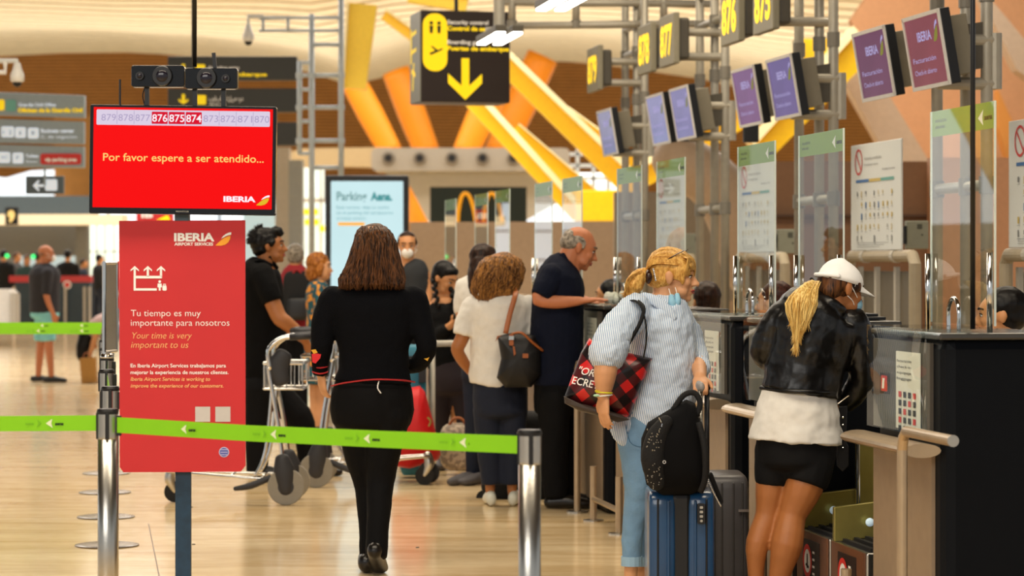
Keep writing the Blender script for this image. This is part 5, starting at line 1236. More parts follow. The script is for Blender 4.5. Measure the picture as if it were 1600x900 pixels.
class Fig:
    def __init__(s, label, px, Y, name='person', cat='person', group=None):
        s.Y = Y; s.s = F / Y; s.px = px
        q = P(px, 0, Y); s.root = thing(name, label, cat, (q.x, Y, 0), group); s.body = BM()
    def p(s, x, y, dy=0): return P(x, y, s.Y + dy)
    def r(s, v): return v / s.s if isinstance(v, (int, float)) else (v[0] / s.s, v[1])
    def limb(s, bm, pts, rads, n=14, sub=3, caps=('r', 'r'), ref=None): return limb(bm, [s.p(*q) for q in pts], [s.r(v) for v in rads], n=n, sub=sub, caps=caps, ref=ref)
    def torso(s, bm, secs, grow=0.0, caps=('r', 'r'), ck=.3):
        """secs: (px, py, dy, half width px, half depth m), top to bottom"""
        return limb(bm, [s.p(a, b, c) for a, b, c, _, _ in secs], [(h / s.s + grow, d + grow) for _, _, _, h, d in secs], n=22, sub=3, caps=caps, ref=(0, 1, 0), ck=ck)
    def garment(s, name, m, fill, vox=.009, sm=4, disp=.0, dscale=.08, label=None):
        bm = BM(); fill(bm); o = mk(name, bm, m, s.root, smooth=True)
        if vox: organic(o, vox, sm, disp, dscale)
        if label: o['label'] = label
        return o
    def head(s, px, py, yaw=0, pitch=0, roll=0, sc=1.0, dy=0, skin=None, ears=True, face=True, browm=None, wide=1.0):
        s.hc = s.p(px, py, dy); s.hm = Matrix.Rotation(-math.radians(yaw), 3, 'Z') @ Matrix.Rotation(-math.radians(pitch), 3, 'X') @ Matrix.Rotation(math.radians(roll), 3, 'Y'); s.hs = sc
        k = sc; q = s.h; b = s.body; R = s.hm
        def e(x, y, z, r): ell(b, q(x, y, z), tuple(v * k for v in r), R, nu=14, nv=10)
        e(0, -.012, .035, (.073 * wide, .092, .081)); e(0, .02, .02, (.068 * wide, .075, .07)); e(0, .030, -.025, (.058 * wide, .060, .076)); e(0, .036, -.072, (.044 * wide, .048, .036)); e(0, .070, -.090, (.020, .019, .017))
        if face:
            limb(b, [q(0, .086, .016), q(0, .098, -.006), q(0, .112, -.026)], [.008 * k, .0095 * k, .0115 * k], n=8, sub=2)
            for sx in (-1, 1):
                e(sx * .011, .100, -.030, (.008, .009, .007)); e(sx * .036, .062, -.020, (.024, .024, .024)); e(sx * .04, .045, -.06, (.02, .03, .025))
            limb(b, [q(-.04, .068, .024), q(-.018, .084, .026), q(.018, .084, .026), q(.04, .068, .024)], [.010 * k] * 4, n=8, sub=2)
            e(0, .086, -.053, (.021, .012, .006)); e(0, .084, -.066, (.018, .012, .007))
        if ears:
            for sx in (-1, 1):
                e(sx * .074 * wide, -.006, -.004, (.010, .017, .030)); e(sx * .078 * wide, -.012, .004, (.008, .016, .024))
        if face:
            bm = BM()
            for sx in (-1, 1): ell(bm, q(sx * .031, .074, .006), tuple(v * k for v in (.0125, .0115, .0085)), R, nu=12, nv=8)
            ey = mk('eyes', bm, m_eye, s.root, smooth=True)
            bm = BM()
            for sx in (-1, 1):
                ell(bm, q(sx * .031, .083, .005), tuple(v * k for v in (.0055, .0035, .0055)), R, nu=8, nv=6)
                limb(bm, [q(sx * .018, .0845, .0085), q(sx * .031, .088, .0135), q(sx * .044, .077, .0095)], [.0022 * k] * 3, n=6, sub=2)
            mk('iris_and_lashes', bm, m_iris, ey, smooth=True)
            bm = BM()
            for sx in (-1, 1): limb(bm, [q(sx * .012, .0935, .031), q(sx * .03, .0905, .036), q(sx * .047, .074, .031)], [(.0035 * k, .004 * k)] * 3, n=6, sub=2)
            mk('eyebrows', bm, browm or m_brow, s.root, smooth=True)
            bm = BM(); limb(bm, [q(-.022, .088, -.057), q(-.008, .097, -.053), q(0, .0975, -.0555), q(.008, .097, -.053), q(.022, .088, -.057)], [.0022 * k, .0042 * k, .004 * k, .0042 * k, .0022 * k], n=6, sub=2)
            limb(bm, [q(-.02, .087, -.059), q(0, .0965, -.065), q(.02, .087, -.059)], [.002 * k, .005 * k, .002 * k], n=6, sub=2); mk('lips', bm, m_lip, s.root, smooth=True)
    def h(s, x, y, z): return s.hc + s.hm @ (V((x, y, z)) * s.hs)
    def he(s, bm, x, y, z, r, n=(14, 10)): ell(bm, s.h(x, y, z), tuple(v * s.hs for v in r), s.hm, nu=n[0], nv=n[1])
    def neck(s, b_px, b_py, b_dy=0, r=.052): limb(s.body, [s.h(0, -.03, -.03), s.h(0, -.03, -.09), s.p(b_px, b_py, b_dy)], [r * s.hs, r * s.hs, r * 1.15 * s.hs], n=12)
    def hand(s, w, d, pn, side=1, curl=.35, sc=1.0, spread=.06, thumb=.6, bm=None):
        """w wrist point, d direction of the fingers, pn palm normal (the way fingers curl)"""
        b = bm or s.body; d = V(d).normalized(); pn = V(pn); pn = (pn - d * pn.dot(d)).normalized(); t = d.cross(pn) * side
        limb(b, [w, w + d * .03 * sc, w + d * .075 * sc], [(.03 * sc, .020 * sc), (.038 * sc, .017 * sc), (.040 * sc, .013 * sc)] , n=12, sub=2, ref=pn)
        for i, (off, ln, r) in enumerate(((.030, .070, .0085), (.010, .078, .0088), (-.010, .073, .0085), (-.029, .058, .0075))):
            base = w + d * .078 * sc + t * off * sc; dd = (d + t * (off * 2.2 * spread / .06 * .5)).normalized(); pts = [base - dd * .01 * sc, base]
            a = 0; cur = base
            for j, (seg, cc) in enumerate(((.45, curl * .8), (.32, curl * 1.2), (.23, curl * .9))):
                a += cc; v = dd * math.cos(a) + pn * math.sin(a); cur = cur + v * ln * seg * sc; pts.append(cur)
            limb(b, pts, [r * sc, r * sc, r * .98 * sc, r * .9 * sc, r * .78 * sc], n=8, sub=2)
        tb = w + d * .022 * sc + t * .026 * sc; td = (d * .75 + t * .75 + pn * .35 * thumb).normalized(); t2 = (d * .95 + t * .25 + pn * .5 * thumb).normalized()
        limb(b, [tb - td * .01 * sc, tb + td * .03 * sc, tb + td * .034 * sc + t2 * .026 * sc], [.013 * sc, .0115 * sc, .009 * sc], n=8, sub=3)
    def shoe(s, bm, heel, toe_dir, ln=.26, w_=.045, h=.04):
        d = V(toe_dir).normalized(); limb(bm, [heel + Z3 * h, heel + d * ln * .35 + Z3 * (h * 1.15), heel + d * ln * .75 + Z3 * h * .8, heel + d * ln * .92 + Z3 * h * .7], [(w_ * .8, h), (w_ * .9, h * 1.1), (w_, h * .8), (w_ * .75, h * .68)], n=14, ref=Z3)
    def finish(s, skin, vox=.008, sm=4): o = mk('body', s.body, skin, s.root, smooth=True); organic(o, vox, sm); return o
def strands(bm, rings, n, r=.0022, jit=.006, k0=0, rag=.03, arc=(0, 2 * PI), out=1.0, seed=1, wav=0.0):
    """rings: (centre, rx vector, ry vector) from crown to tips; strands run down the surface"""
    rnd = random.Random(seed)
    for i in range(n):
        ph = rnd.uniform(*arc); st = rnd.uniform(0, .35) * (len(rings) - 1); en = (len(rings) - 1)
        pts = []; ww = rnd.uniform(-1, 1); m_ = 7; o_ = out * rnd.uniform(.97, 1.05)
        for k in range(m_):
            u = st + (en - st) * k / (m_ - 1); a = min(int(u), len(rings) - 2); f = u - a
            c = rings[a][0].lerp(rings[a + 1][0], f); rx = rings[a][1].lerp(rings[a + 1][1], f); ry = rings[a][2].lerp(rings[a + 1][2], f)
            p_ = ph + ww * .12 * k / m_ + wav * math.sin(k * 1.9 + ww * 5) * .15
            pts.append(c + (rx * math.cos(p_) + ry * math.sin(p_)) * o_ + V((rnd.uniform(-jit, jit), rnd.uniform(-jit, jit), 0)))
        tl = pts[-1] - pts[-2]
        if tl.length > 0: pts.append(pts[-1] + tl.normalized() * rnd.uniform(.2, 1) * rag)
        limb(bm, pts, [r] * (len(pts) - 2) + [r * .8, r * .25], n=4, sub=1, caps=('f', 'f'))
def prings(fig, secs): return [(fig.p(a, b, c), V((h / fig.s, 0, 0)), V((0, d, 0))) for a, b, c, h, d in secs]
def cap_hair(fig, bm, bald=False, thick=1.0, front=.0, low=0.0):
    fig.he(bm, 0, -.024 + front, .044, (.080 * thick, .093 * thick, .082 * thick)); fig.he(bm, 0, -.045, .0 - low, (.074 * thick, .068, .065))

# ================= the woman walking away in black =================
f = Fig('woman walking away in a black sweater with red cuff stripes and black trousers', 583, 13.04)
f.head(583, 389, yaw=3, pitch=2, face=True); f.neck(583, 440, 0)
f.torso(f.body, [(583, 450, 0, 40, .08), (583, 480, 0, 55, .1), (583, 540, 0, 42, .09), (583, 620, 0, 50, .1)])
LS, LE, LW = (517, 474, 0), (503, 536, -.02), (501, 585, .02); RS, RE, RW = (651, 474, 0), (667, 545, -.04), (640, 576, .14)
f.limb(f.body, [LS, LE, LW], [13, 10, 7.5]); f.limb(f.body, [RS, RE, RW], [13, 10, 8])
f.hand(f.p(502, 588, .02), (.14, .1, -1), (.8, .5, .1), side=-1, curl=.5, sc=.9); f.hand(f.p(636, 577, .16), (-.6, .6, -.1), (0, .2, -1), side=1, curl=.5, sc=.9)
for pts in ([(558, 650, .02), (562, 700, .04), (574, 760, .08), (578, 820, .05), (578, 866, .02)], [(606, 650, -.02), (600, 700, -.02), (594, 755, -.02), (591, 815, -.10), (588, 866, -.15)]): f.limb(f.body, pts, [26, 20, 14, 11, 9])
f.finish(sk_lt, .008)
m_knit = M('navy_knit', '#07080d', .9, bump=.35, bscale=180, spec=.15); m_trs = M('black_trousers', '#060608', .8, bump=.15, bscale=80, spec=.2)
def fill(bm):
    f.torso(bm, [(583, 436, 0, 24, .07), (583, 447, 0, 50, .10), (583, 458, 0, 69, .115), (583, 480, 0, 70, .13), (584, 515, 0, 63, .125), (584, 548, 0, 55, .115), (584, 575, 0, 55, .12), (583, 597, 0, 62, .135)], caps=('r', 'f'))
    f.limb(bm, [(521, 470, 0), (506, 505, -.01), (503, 540, -.02), (501, 560, 0), (500, 586, .02)], [24, 20, 17.5, 15, 11.5], caps=('r', 'f'))
    f.limb(bm, [(646, 470, 0), (658, 505, -.01), (667, 543, -.03), (655, 566, .05), (640, 574, .12)], [24, 20, 16, 15, 11], caps=('r', 'f'))
f.garment('sweater', m_knit, fill, .008, 5, .006, .05)
m_piping = M('red_piping', '#b3262b', .6)
bm = BM(); limb(bm, [f.p(518, 603, -.02), f.p(540, 598, -.115), f.p(583, 593, -.155), f.p(626, 594, -.12), f.p(648, 597, -.02)], [.0038] * 5, n=6, sub=4); mk('red_hem_piping', bm, m_piping, f.root)
bm = BM(); 
for yy in (572, 581): limb(bm, [f.p(488, yy, .0), f.p(500, yy + 3, -.035), f.p(512, yy, .0), f.p(500, yy - 2, .05), f.p(488, yy, 0)], [.0035] * 5, n=6, sub=3)
mk('red_cuff_stripes', bm, m_piping, f.root)
bm = BM(); pprism(bm, [(487, 553), (502, 552), (500, 560), (493, 568), (488, 566)], f.Y - .062, .01); mk('red_cuff_patch', bm, M('patch_red', '#d8242b', .6), f.root)
bm = BM(); pprism(bm, [(486, 547), (498, 545), (502, 549), (490, 553)], f.Y - .063, .01); pprism(bm, [(662, 560), (672, 556), (668, 564)], f.Y - .05, .01); mk('yellow_cuff_patch', bm, M('patch_yellow', '#e0a52a', .6), f.root)
def fill(bm):
    f.torso(bm, [(583, 594, 0, 58, .12), (582, 615, 0, 64, .135), (581, 640, 0, 66, .14), (581, 662, 0, 62, .13)])
    f.limb(bm, [(556, 650, .02), (562, 700, .04), (574, 760, .08), (578, 820, .05), (578, 869, .02)], [35, 28, 21, 18, 17], caps=('r', 'f'))
    f.limb(bm, [(608, 650, -.02), (600, 700, -.02), (594, 755, -.02), (591, 815, -.10), (588, 872, -.16)], [35, 28, 22, 18, 17], caps=('r', 'f'))
f.garment('trousers', m_trs, fill, .009, 5, .008, .09)
bm = BM(); limb(bm, [f.p(592, 596, -.143), f.p(590, 606, -.15), f.p(595, 614, -.152)], [.003] * 3, n=6); mk('white_cord', bm, m_inkw, f.root)
m_shoe = M('shoe_leather', '#14100e', .3)
def fill(bm):
    hl = f.p(586, 882, -.17); hl.z = .11; limb(bm, [hl + V((0, -.02, .02)), hl + V((.005, .08, -.03)), hl + V((.01, .17, -.085)), hl + V((.01, .2, -.085))], [(.038, .045), (.042, .042), (.048, .028), (.04, .022)], n=14, ref=Z3)
    f.shoe(bm, V((f.p(572, 0, 0).x, f.Y - .02, 0)) , (0, 1, 0), .26, .05, .05)
f.garment('shoes', m_shoe, fill, .007, 3)
hs = [(583, 353, 0, 16, .05), (584, 361, 0, 25, .08), (586, 378, -.01, 31, .105), (585, 400, -.02, 36, .108), (584, 420, -.03, 43, .105), (581, 435, -.05, 49, .095), (581, 443, -.06, 48, .085)]
def fill(bm): f.torso(bm, [(a, b, c, h - 1.5, d - .006) for a, b, c, h, d in hs])
f.garment('hair', h_brown, fill, .007, 4)
bm = BM(); strands(bm, prings(f, hs), 520, r=.0026, rag=.035, arc=(PI * .92, PI * 2.08), seed=3); mk('hair_strands', bm, h_brown, f.root, smooth=True, kind='stuff')

# ================= man in the black polo shirt, pushing the trolley =================
f = Fig('young man with thick black hair and black polo shirt in profile, pushing a trolley', 405, 18.9)
f.head(421, 386, yaw=88, pitch=-4, sc=1.08); f.neck(410, 420, 0, .058)
f.torso(f.body, [(410, 420, 0, 22, .12), (408, 460, 0, 28, .16), (409, 560, 0, 30, .14), (410, 600, 0, 30, .13)])
f.limb(f.body, [(413, 440, -.16), (434, 492, -.2), (445, 503, -.2), (466, 520, -.16), (478, 534, -.12)], [14, 12.5, 12, 9.5, 6.5]); f.hand(f.p(479, 537, -.12), (.4, .3, -.9), (.3, .9, 0), side=1, curl=.8, sc=1.0)
f.limb(f.body, [(413, 440, .18), (440, 500, .2), (474, 530, .2)], [13, 10, 7])
for pts in ([(404, 600, -.05), (402, 670, -.05), (402, 738, -.05)], [(414, 600, .08), (465, 660, .1), (480, 730, .1)]): f.limb(f.body, pts, [16, 11, 7])
f.finish(sk_tan, .009)
m_polo = M('black_polo', '#070708', .85, bump=.2, bscale=120, spec=.15)
def fill(bm):
    f.torso(bm, [(408, 409, 0, 18, .09), (405, 419, 0, 27, .17), (407, 435, 0, 33, .20), (409, 460, 0, 34, .19), (411, 490, 0, 36, .17), (412, 530, 0, 36, .16), (412, 575, 0, 34, .16), (412, 590, 0, 33, .15)], caps=('r', 'f'))
    f.limb(bm, [(410, 430, -.14), (418, 450, -.18), (426, 471, -.19)], [20, 18, 17], caps=('r', 'f')); f.limb(bm, [(410, 432, .15), (420, 452, .18), (428, 470, .19)], [18, 17, 16], caps=('r', 'f'))
f.garment('polo_shirt', m_polo, fill, .010, 4, .008, .06)
bm = BM(); limb(bm, [f.p(420, 402, -.05), f.p(427, 413, -.02), f.p(432, 420, 0)], [(.02, .008)] * 3, n=8); limb(bm, [f.p(394, 412, -.08), f.p(406, 406, -.1), f.p(424, 414, -.08)], [(.012, .018)] * 3, n=8); mk('collar', bm, m_polo, f.root, smooth=True)
def fill(bm):
    f.torso(bm, [(412, 575, 0, 33, .15), (412, 600, 0, 33, .15), (412, 620, 0, 32, .15)])
    f.limb(bm, [(404, 605, -.06), (402, 670, -.06), (402, 742, -.06)], [24, 20, 17], caps=('r', 'f')); f.limb(bm, [(420, 605, .08), (466, 652, .1), (478, 690, .1), (481, 736, .1)], [25, 23, 17, 14], caps=('r', 'f'))
f.garment('trousers', m_trs, fill, .011, 4, .01, .1)
def fill(bm):
    f.shoe(bm, V((f.p(395, 0).x, f.Y - .06, 0)), (1, -.1, 0), .27); f.shoe(bm, V((f.p(474, 0).x, f.Y + .1, 0)), (1, -.1, 0), .27)
f.garment('shoes', m_shoe, fill, .010, 3)
def fill(bm):
    cap_hair(f, bm, thick=1.1, front=-.008); f.he(bm, 0, .045, .098, (.06, .05, .035)); f.he(bm, 0, -.06, .07, (.07, .06, .06)); f.he(bm, 0, .07, .085, (.045, .03, .022)); f.he(bm, 0, -.075, .0, (.06, .04, .06))
    for sx in (-1, 1): f.he(bm, sx * .07, .02, .03, (.016, .02, .03))
f.garment('hair', h_black, fill, .009, 1, .022, .03)
bm = BM(); rnd = random.Random(9)
for i in range(160):
    a = rnd.uniform(-1.2, 1.2); b = rnd.uniform(-.2, 1.5); q0 = f.h(.08 * math.sin(a) * math.cos(b), -.03 + .10 * (math.cos(a) * -math.cos(b)), .045 + .09 * math.sin(b)); dv = (q0 - f.h(0, -.02, .04)).normalized()
    limb(bm, [q0 - dv * .01, q0 + dv * .012, q0 + dv * .02 + V((rnd.uniform(-.01, .01), 0, rnd.uniform(-.012, .008)))], [.004, .003, .0008], n=4, sub=2, caps=('f', 'f'))
mk('hair_strands', bm, h_black, f.root, smooth=True, kind='stuff')

# ================= old man at the desk =================
f = Fig('balding grey haired old man in a navy polo shirt leaning on the desk', 872, 16.55)
f.head(904, 388, yaw=84, pitch=20, sc=1.12, browm=M('brow_grey', '#6b5f52', .8)); f.neck(886, 416, 0, .06)
f.torso(f.body, [(884, 420, 0, 24, .12), (874, 460, 0, 34, .15), (870, 540, 0, 34, .13), (870, 590, 0, 32, .12)])
f.limb(f.body, [(862, 436, -.15), (850, 454, -.19), (840, 468, -.2), (870, 472, -.2), (906, 470, -.2)], [12, 11, 10.5, 10.5, 7]); f.hand(f.p(908, 470, -.2), (1, .1, .1), (.05, .1, -1), side=1, curl=.12, sc=1.08, spread=.1)
f.limb(f.body, [(872, 436, .17), (880, 470, .22), (915, 470, .2)], [13, 11, 8]); f.hand(f.p(917, 470, .2), (1, .1, 0), (.05, .1, -1), side=-1, curl=.2)
for y_, x in ((-.06, 866), (.08, 882)): f.limb(f.body, [(x, 625, y_), (x, 690, y_), (x, 780, y_)], [14, 12, 9])
f.finish(sk_red, .0075)
m_navy = M('navy_polo', '#0a1022', .85, bump=.2, bscale=120, spec=.2)
def fill(bm):
    f.torso(bm, [(884, 404, 0, 17, .08), (879, 414, 0, 27, .15), (875, 430, 0, 36, .20), (873, 450, 0, 41, .20), (871, 480, 0, 41, .18), (870, 530, 0, 42, .18), (871, 580, 0, 41, .17), (871, 602, 0, 39, .16)], caps=('r', 'f'))
    f.limb(bm, [(862, 432, -.14), (852, 450, -.18), (844, 464, -.2)], [21, 19, 17], caps=('r', 'f')); f.limb(bm, [(870, 432, .14), (872, 455, .18), (878, 468, .2)], [19, 17, 15], caps=('r', 'f'))
f.garment('polo_shirt', m_navy, fill, .009, 4, .012, .07)
bm = BM(); limb(bm, [f.p(878, 398, -.06), f.p(886, 412, -.08), f.p(896, 428, -.04)], [(.02, .01)] * 3, n=8); mk('collar', bm, m_navy, f.root, smooth=True)
def fill(bm):
    f.torso(bm, [(871, 590, 0, 37, .15), (871, 620, 0, 38, .16), (872, 640, 0, 37, .15)])
    for y_, x in ((-.1, 866), (.1, 882)): f.limb(bm, [(x, 625, y_), (x, 700, y_), (x + 2, 778, y_)], [27, 22, 18], caps=('r', 'f'))
f.garment('trousers', m_trs, fill, .011, 4, .01, .1)
def fill(bm):
    for y_, x in ((-.1, 858), (.1, 872)): f.shoe(bm, V((f.p(x, 0).x, f.Y + y_, 0)), (1, 0, 0), .27)
f.garment('shoes', m_shoe, fill, .010, 3)
def fill(bm):
    f.he(bm, 0, -.055, .012, (.077, .058, .052)); f.he(bm, 0, -.062, .045, (.06, .045, .045))
    for sx in (-1, 1): f.he(bm, sx * .062, -.02, .03, (.016, .045, .035)); f.he(bm, sx * .07, .012, .015, (.009, .012, .022))
f.garment('hair', h_grey, fill, .007, 2, .006, .02)

# ================= woman in the white shirt =================
f = Fig('woman with wavy auburn hair and white short sleeved shirt, back turned', 782, 16.67)
f.head(782, 425, yaw=40, pitch=8); f.neck(783, 466, 0)
f.torso(f.body, [(783, 470, 0, 36, .08), (783, 500, 0, 40, .1), (778, 550, 0, 36, .1), (780, 620, 0, 38, .11)])
f.limb(f.body, [(740, 484, 0), (719, 535, -.02), (714, 545, -.02), (722, 562, .03), (738, 584, .12)], [13, 11, 10, 9.5, 6.5]); f.limb(f.body, [(828, 484, 0), (838, 535, -.02), (838, 548, 0), (828, 575, .12)], [13, 11, 10, 7])
f.hand(f.p(738, 585, .12), (.5, .6, -.5), (.5, 0, .5), side=-1); f.hand(f.p(828, 576, .12), (-.6, .6, -.3), (-.4, 0, .4), side=1)
for x in (764, 800): f.limb(f.body, [(x, 630, 0), (x, 700, 0), (x + (2 if x < 780 else 0), 772, 0)], [18, 12, 7])
f.finish(sk_tan, .0085)
m_wshirt = M('white_cotton', '#dedad2', .85, bump=.12, bscale=40)
def fill(bm):
    f.torso(bm, [(784, 459, 0, 26, .07), (784, 467, 0, 44, .11), (784, 478, 0, 54, .13), (783, 500, 0, 50, .14), (779, 530, 0, 44, .13), (776, 565, 0, 42, .13), (775, 590, 0, 43, .14), (773, 604, 0, 40, .14)], caps=('r', 'f'))
    f.limb(bm, [(740, 480, 0), (730, 500, -.01), (724, 524, -.02)], [19, 18, 17.5], caps=('r', 'f')); f.limb(bm, [(828, 478, 0), (833, 500, -.01), (836, 522, -.02)], [18, 17, 16], caps=('r', 'f'))
f.garment('shirt', m_wshirt, fill, .009, 5, .016, .07)
m_dnavy = M('navy_denim', '#10182b', .85, bump=.2, bscale=90)
def fill(bm):
    f.torso(bm, [(779, 596, 0, 40, .13), (781, 620, 0, 43, .14), (782, 645, 0, 42, .14)])
    f.limb(bm, [(762, 640, 0), (764, 700, 0), (768, 757, 0)], [24, 19, 16], caps=('r', 'f')); f.limb(bm, [(802, 640, 0), (800, 700, 0), (799, 757, 0)], [23, 18, 16], caps=('r', 'f'))
f.garment('jeans', m_dnavy, fill, .011, 4, .01, .08)
def fill(bm):
    f.shoe(bm, V((f.p(768, 0).x, f.Y - .06, 0)), (-.1, 1, 0), .25, .04, .045); f.shoe(bm, V((f.p(801, 0).x, f.Y - .05, 0)), (.15, 1, 0), .25, .04, .045)
f.garment('shoes', M('white_shoes', '#cfd0c4', .5), fill, .008, 3)
hs = [(785, 398, 0, 15, .05), (785, 404, 0, 27, .085), (783, 417, 0, 35, .11), (779, 434, -.01, 38, .11), (774, 448, -.02, 36, .1), (768, 459, -.03, 29, .08), (764, 466, -.04, 18, .06)]
def fill(bm): f.torso(bm, hs); f.he(bm, -.02, .05, .05, (.06, .05, .05))
f.garment('hair', h_auburn, fill, .008, 2, .022, .035)
bm = BM(); strands(bm, prings(f, hs), 260, r=.0034, rag=.03, jit=.008, arc=(PI * .8, PI * 2.2), seed=5, wav=1.0); mk('hair_strands', bm, h_auburn, f.root, smooth=True, kind='stuff')
bm = BM(); ctube(bm, [f.h(.08, -.01, .01), f.h(.078, .08, .012), f.h(.055, .098, .008)], .0025); ell(bm, f.h(.03, .1, .005), (.02, .01, .02)); mk('glasses', bm, m_dark, f.root)

# ================= girl with braids =================
f = Fig('girl with dark braids in a black top looking down at a phone', 700, 19.6)
f.head(695, 436, yaw=128, pitch=24, sc=1.02); f.neck(697, 465, .02, .048)
f.torso(f.body, [(697, 468, 0, 22, .08), (697, 500, 0, 27, .1), (698, 570, 0, 26, .1), (702, 600, 0, 28, .1)])
f.limb(f.body, [(672, 482, 0), (670, 530, -.04), (694, 516, -.14), (706, 507, -.18)], [10, 9, 7, 5.5]); f.limb(f.body, [(722, 482, .02), (728, 525, 0), (718, 510, -.14)], [10, 8, 5.5])
f.hand(f.p(706, 507, -.18), (.8, -.3, .5), (0, 0, 1), side=1, curl=.9, sc=.9); f.hand(f.p(720, 509, -.15), (-.6, -.4, .4), (0, 0, 1), side=-1, curl=.8, sc=.9)
for x in (690, 716): f.limb(f.body, [(x, 600, 0), (x - 2, 660, 0), (x, 722, 0)], [14, 10, 6])
f.finish(sk_mid, .009)
m_blk = M('black_top', '#0a0a0b', .8, bump=.2, bscale=60, spec=.2)
def fill(bm):
    f.torso(bm, [(696, 474, .03, 22, .06), (697, 480, .01, 32, .10), (697, 496, 0, 36, .12), (697, 530, 0, 34, .12), (699, 565, 0, 32, .12), (700, 574, 0, 32, .12)], caps=('r', 'f'))
    f.limb(bm, [(668, 485, 0), (665, 510, -.02), (668, 534, -.05), (690, 520, -.14), (700, 512, -.17)], [12, 12, 12, 10, 8], caps=('r', 'f')); f.limb(bm, [(726, 485, .02), (732, 510, 0), (732, 528, -.03), (724, 516, -.12), (720, 511, -.145)], [12, 12, 12, 10, 8], caps=('r', 'f'))
f.garment('top', m_blk, fill, .010, 4, .014, .06)
def fill(bm):
    f.torso(bm, [(701, 565, 0, 31, .12), (703, 590, 0, 35, .14), (704, 610, 0, 34, .13)])
    f.limb(bm, [(690, 605, 0), (688, 655, 0), (690, 715, 0)], [20, 14, 9], caps=('r', 'f')); f.limb(bm, [(718, 605, 0), (722, 655, 0), (728, 715, 0)], [19, 14, 9], caps=('r', 'f'))
f.garment('trousers', M('aubergine_trousers', '#2b2228', .85), fill, .012, 4, .006, .06)
def fill(bm): f.shoe(bm, V((f.p(690, 0).x, f.Y + .08, 0)), (0, -1, 0), .24); f.shoe(bm, V((f.p(726, 0).x, f.Y + .06, 0)), (.3, -1, 0), .25)
f.garment('shoes', M('sneaker_grey', '#4a474a', .6), fill, .012, 3)
def fill(bm): cap_hair(f, bm, thick=1.05); f.he(bm, 0, .035, .075, (.066, .045, .035)); 
f.garment('hair', h_black, fill, .009, 3, .004, .02)
bm = BM()
for q0, q1 in (((678, 440, -.04), (684, 478, -.10)), ((706, 452, -.06), (712, 486, -.12))):
    for k in range(8):
        u = k / 7; ell(bm, f.p(q0[0] + (q1[0] - q0[0]) * u + (1.5 if k % 2 else -1.5), q0[1] + (q1[1] - q0[1]) * u, q0[2] + (q1[2] - q0[2]) * u), (.019 - .006 * u, .018, .022))
mk('braids', bm, h_black, f.root, smooth=True)
bm = BM(); box(bm, f.p(716, 501, -.22), (.075, .012, .15), rot=Matrix.Rotation(math.radians(50), 3, 'X')); tag(mk('mobile_phone', bm, m_gl, bevel=.004), 'dark phone in the hands of the girl with braids', 'phone')
bm = BM(); pprism(bm, [(718, 476), (738, 478), (740, 520), (728, 530), (718, 515)], f.Y + .05, .08); mk('shoulder_bag', bm, M('bag_grey', '#2c2b2c', .4), f.root, bevel=.01)

# ================= masked man facing us =================
f = Fig('man in dark grey shirt with a white face mask, facing us by the parking screen', 640, 22.4)
f.head(636, 384, yaw=176, pitch=8, sc=1.05); f.neck(640, 414, 0, .055)
f.torso(f.body, [(641, 418, 0, 24, .1), (643, 460, 0, 22, .1), (643, 520, 0, 24, .1)])
f.limb(f.body, [(664, 430, 0), (668, 462, -.02), (664, 490, -.08)], [9, 8, 6]); f.limb(f.body, [(620, 430, 0), (617, 462, -.02), (622, 490, -.08)], [9, 8, 6])
f.hand(f.p(664, 490, -.08), (0, -.3, -1), (-.8, 0, 0), side=1); f.hand(f.p(622, 490, -.08), (0, -.3, -1), (.8, 0, 0), side=-1)
for x in (633, 653): f.limb(f.body, [(x, 520, 0), (x, 600, 0), (x, 680, 0)], [12, 9, 6])
f.finish(sk_mid, .012)
def fill(bm):
    f.torso(bm, [(640, 409, 0, 12, .06), (642, 415, 0, 24, .1), (643, 428, 0, 28, .12), (643, 470, 0, 25, .12), (643, 515, 0, 26, .12)], caps=('r', 'f'))
    for x, y_ in ((665, 459), (619, 459)): f.limb(bm, [(x - (3 if x > 640 else -3), 426, 0), (x + (2 if x > 640 else -2), 445, 0), (x + (3 if x > 640 else -3), y_, 0)], [9, 9, 9], caps=('r', 'f'))
f.garment('shirt', M('charcoal_shirt', '#26282b', .85), fill, .013, 3, .01, .06)
def fill(bm):
    f.torso(bm, [(643, 505, 0, 25, .12), (643, 530, 0, 26, .12), (643, 545, 0, 25, .12)])
    for x in (632, 654): f.limb(bm, [(x, 540, 0), (x, 600, 0), (x, 682, 0)], [14, 11, 9], caps=('r', 'f'))
f.garment('trousers', m_trs, fill, .015, 3)
def fill(bm):
    for x in (632, 654): f.shoe(bm, V((f.p(x, 0).x, f.Y + .08, 0)), (0, -1, 0), .26)
f.garment('shoes', m_shoe, fill, .015, 2)
def fill(bm): f.he(bm, 0, -.045, .04, (.076, .075, .07)); f.he(bm, 0, .0, .075, (.062, .06, .042)); [f.he(bm, sx * .07, .01, .03, (.012, .03, .03)) for sx in (-1, 1)]
f.garment('hair', h_dbrown, fill, .01, 2)
m_mask = M('mask_white', '#e4e0da', .7); m_maskb = M('mask_blue', '#8dbfd8', .7)
def mask(f, m, name='face_mask', low=0):
    bm = BM(); f.he(bm, 0, .066, -.048 - low, (.05, .052, .046)); f.he(bm, 0, .1, -.04 - low, (.018, .02, .03)); o = mk(name, bm, m, f.root, smooth=True); organic(o, .007, 3)
    bm = BM()
    for sx in (-1, 1): ctube(bm, [f.h(sx * .045, .07, -.03), f.h(sx * .07, .03, -.01), f.h(sx * .08, -.005, .015)], .0018); ctube(bm, [f.h(sx * .045, .06, -.07), f.h(sx * .066, .03, -.045), f.h(sx * .08, -.012, -.03)], .0018)
    mk('mask_loops', bm, m_inkw, o)
mask(f, m_mask)

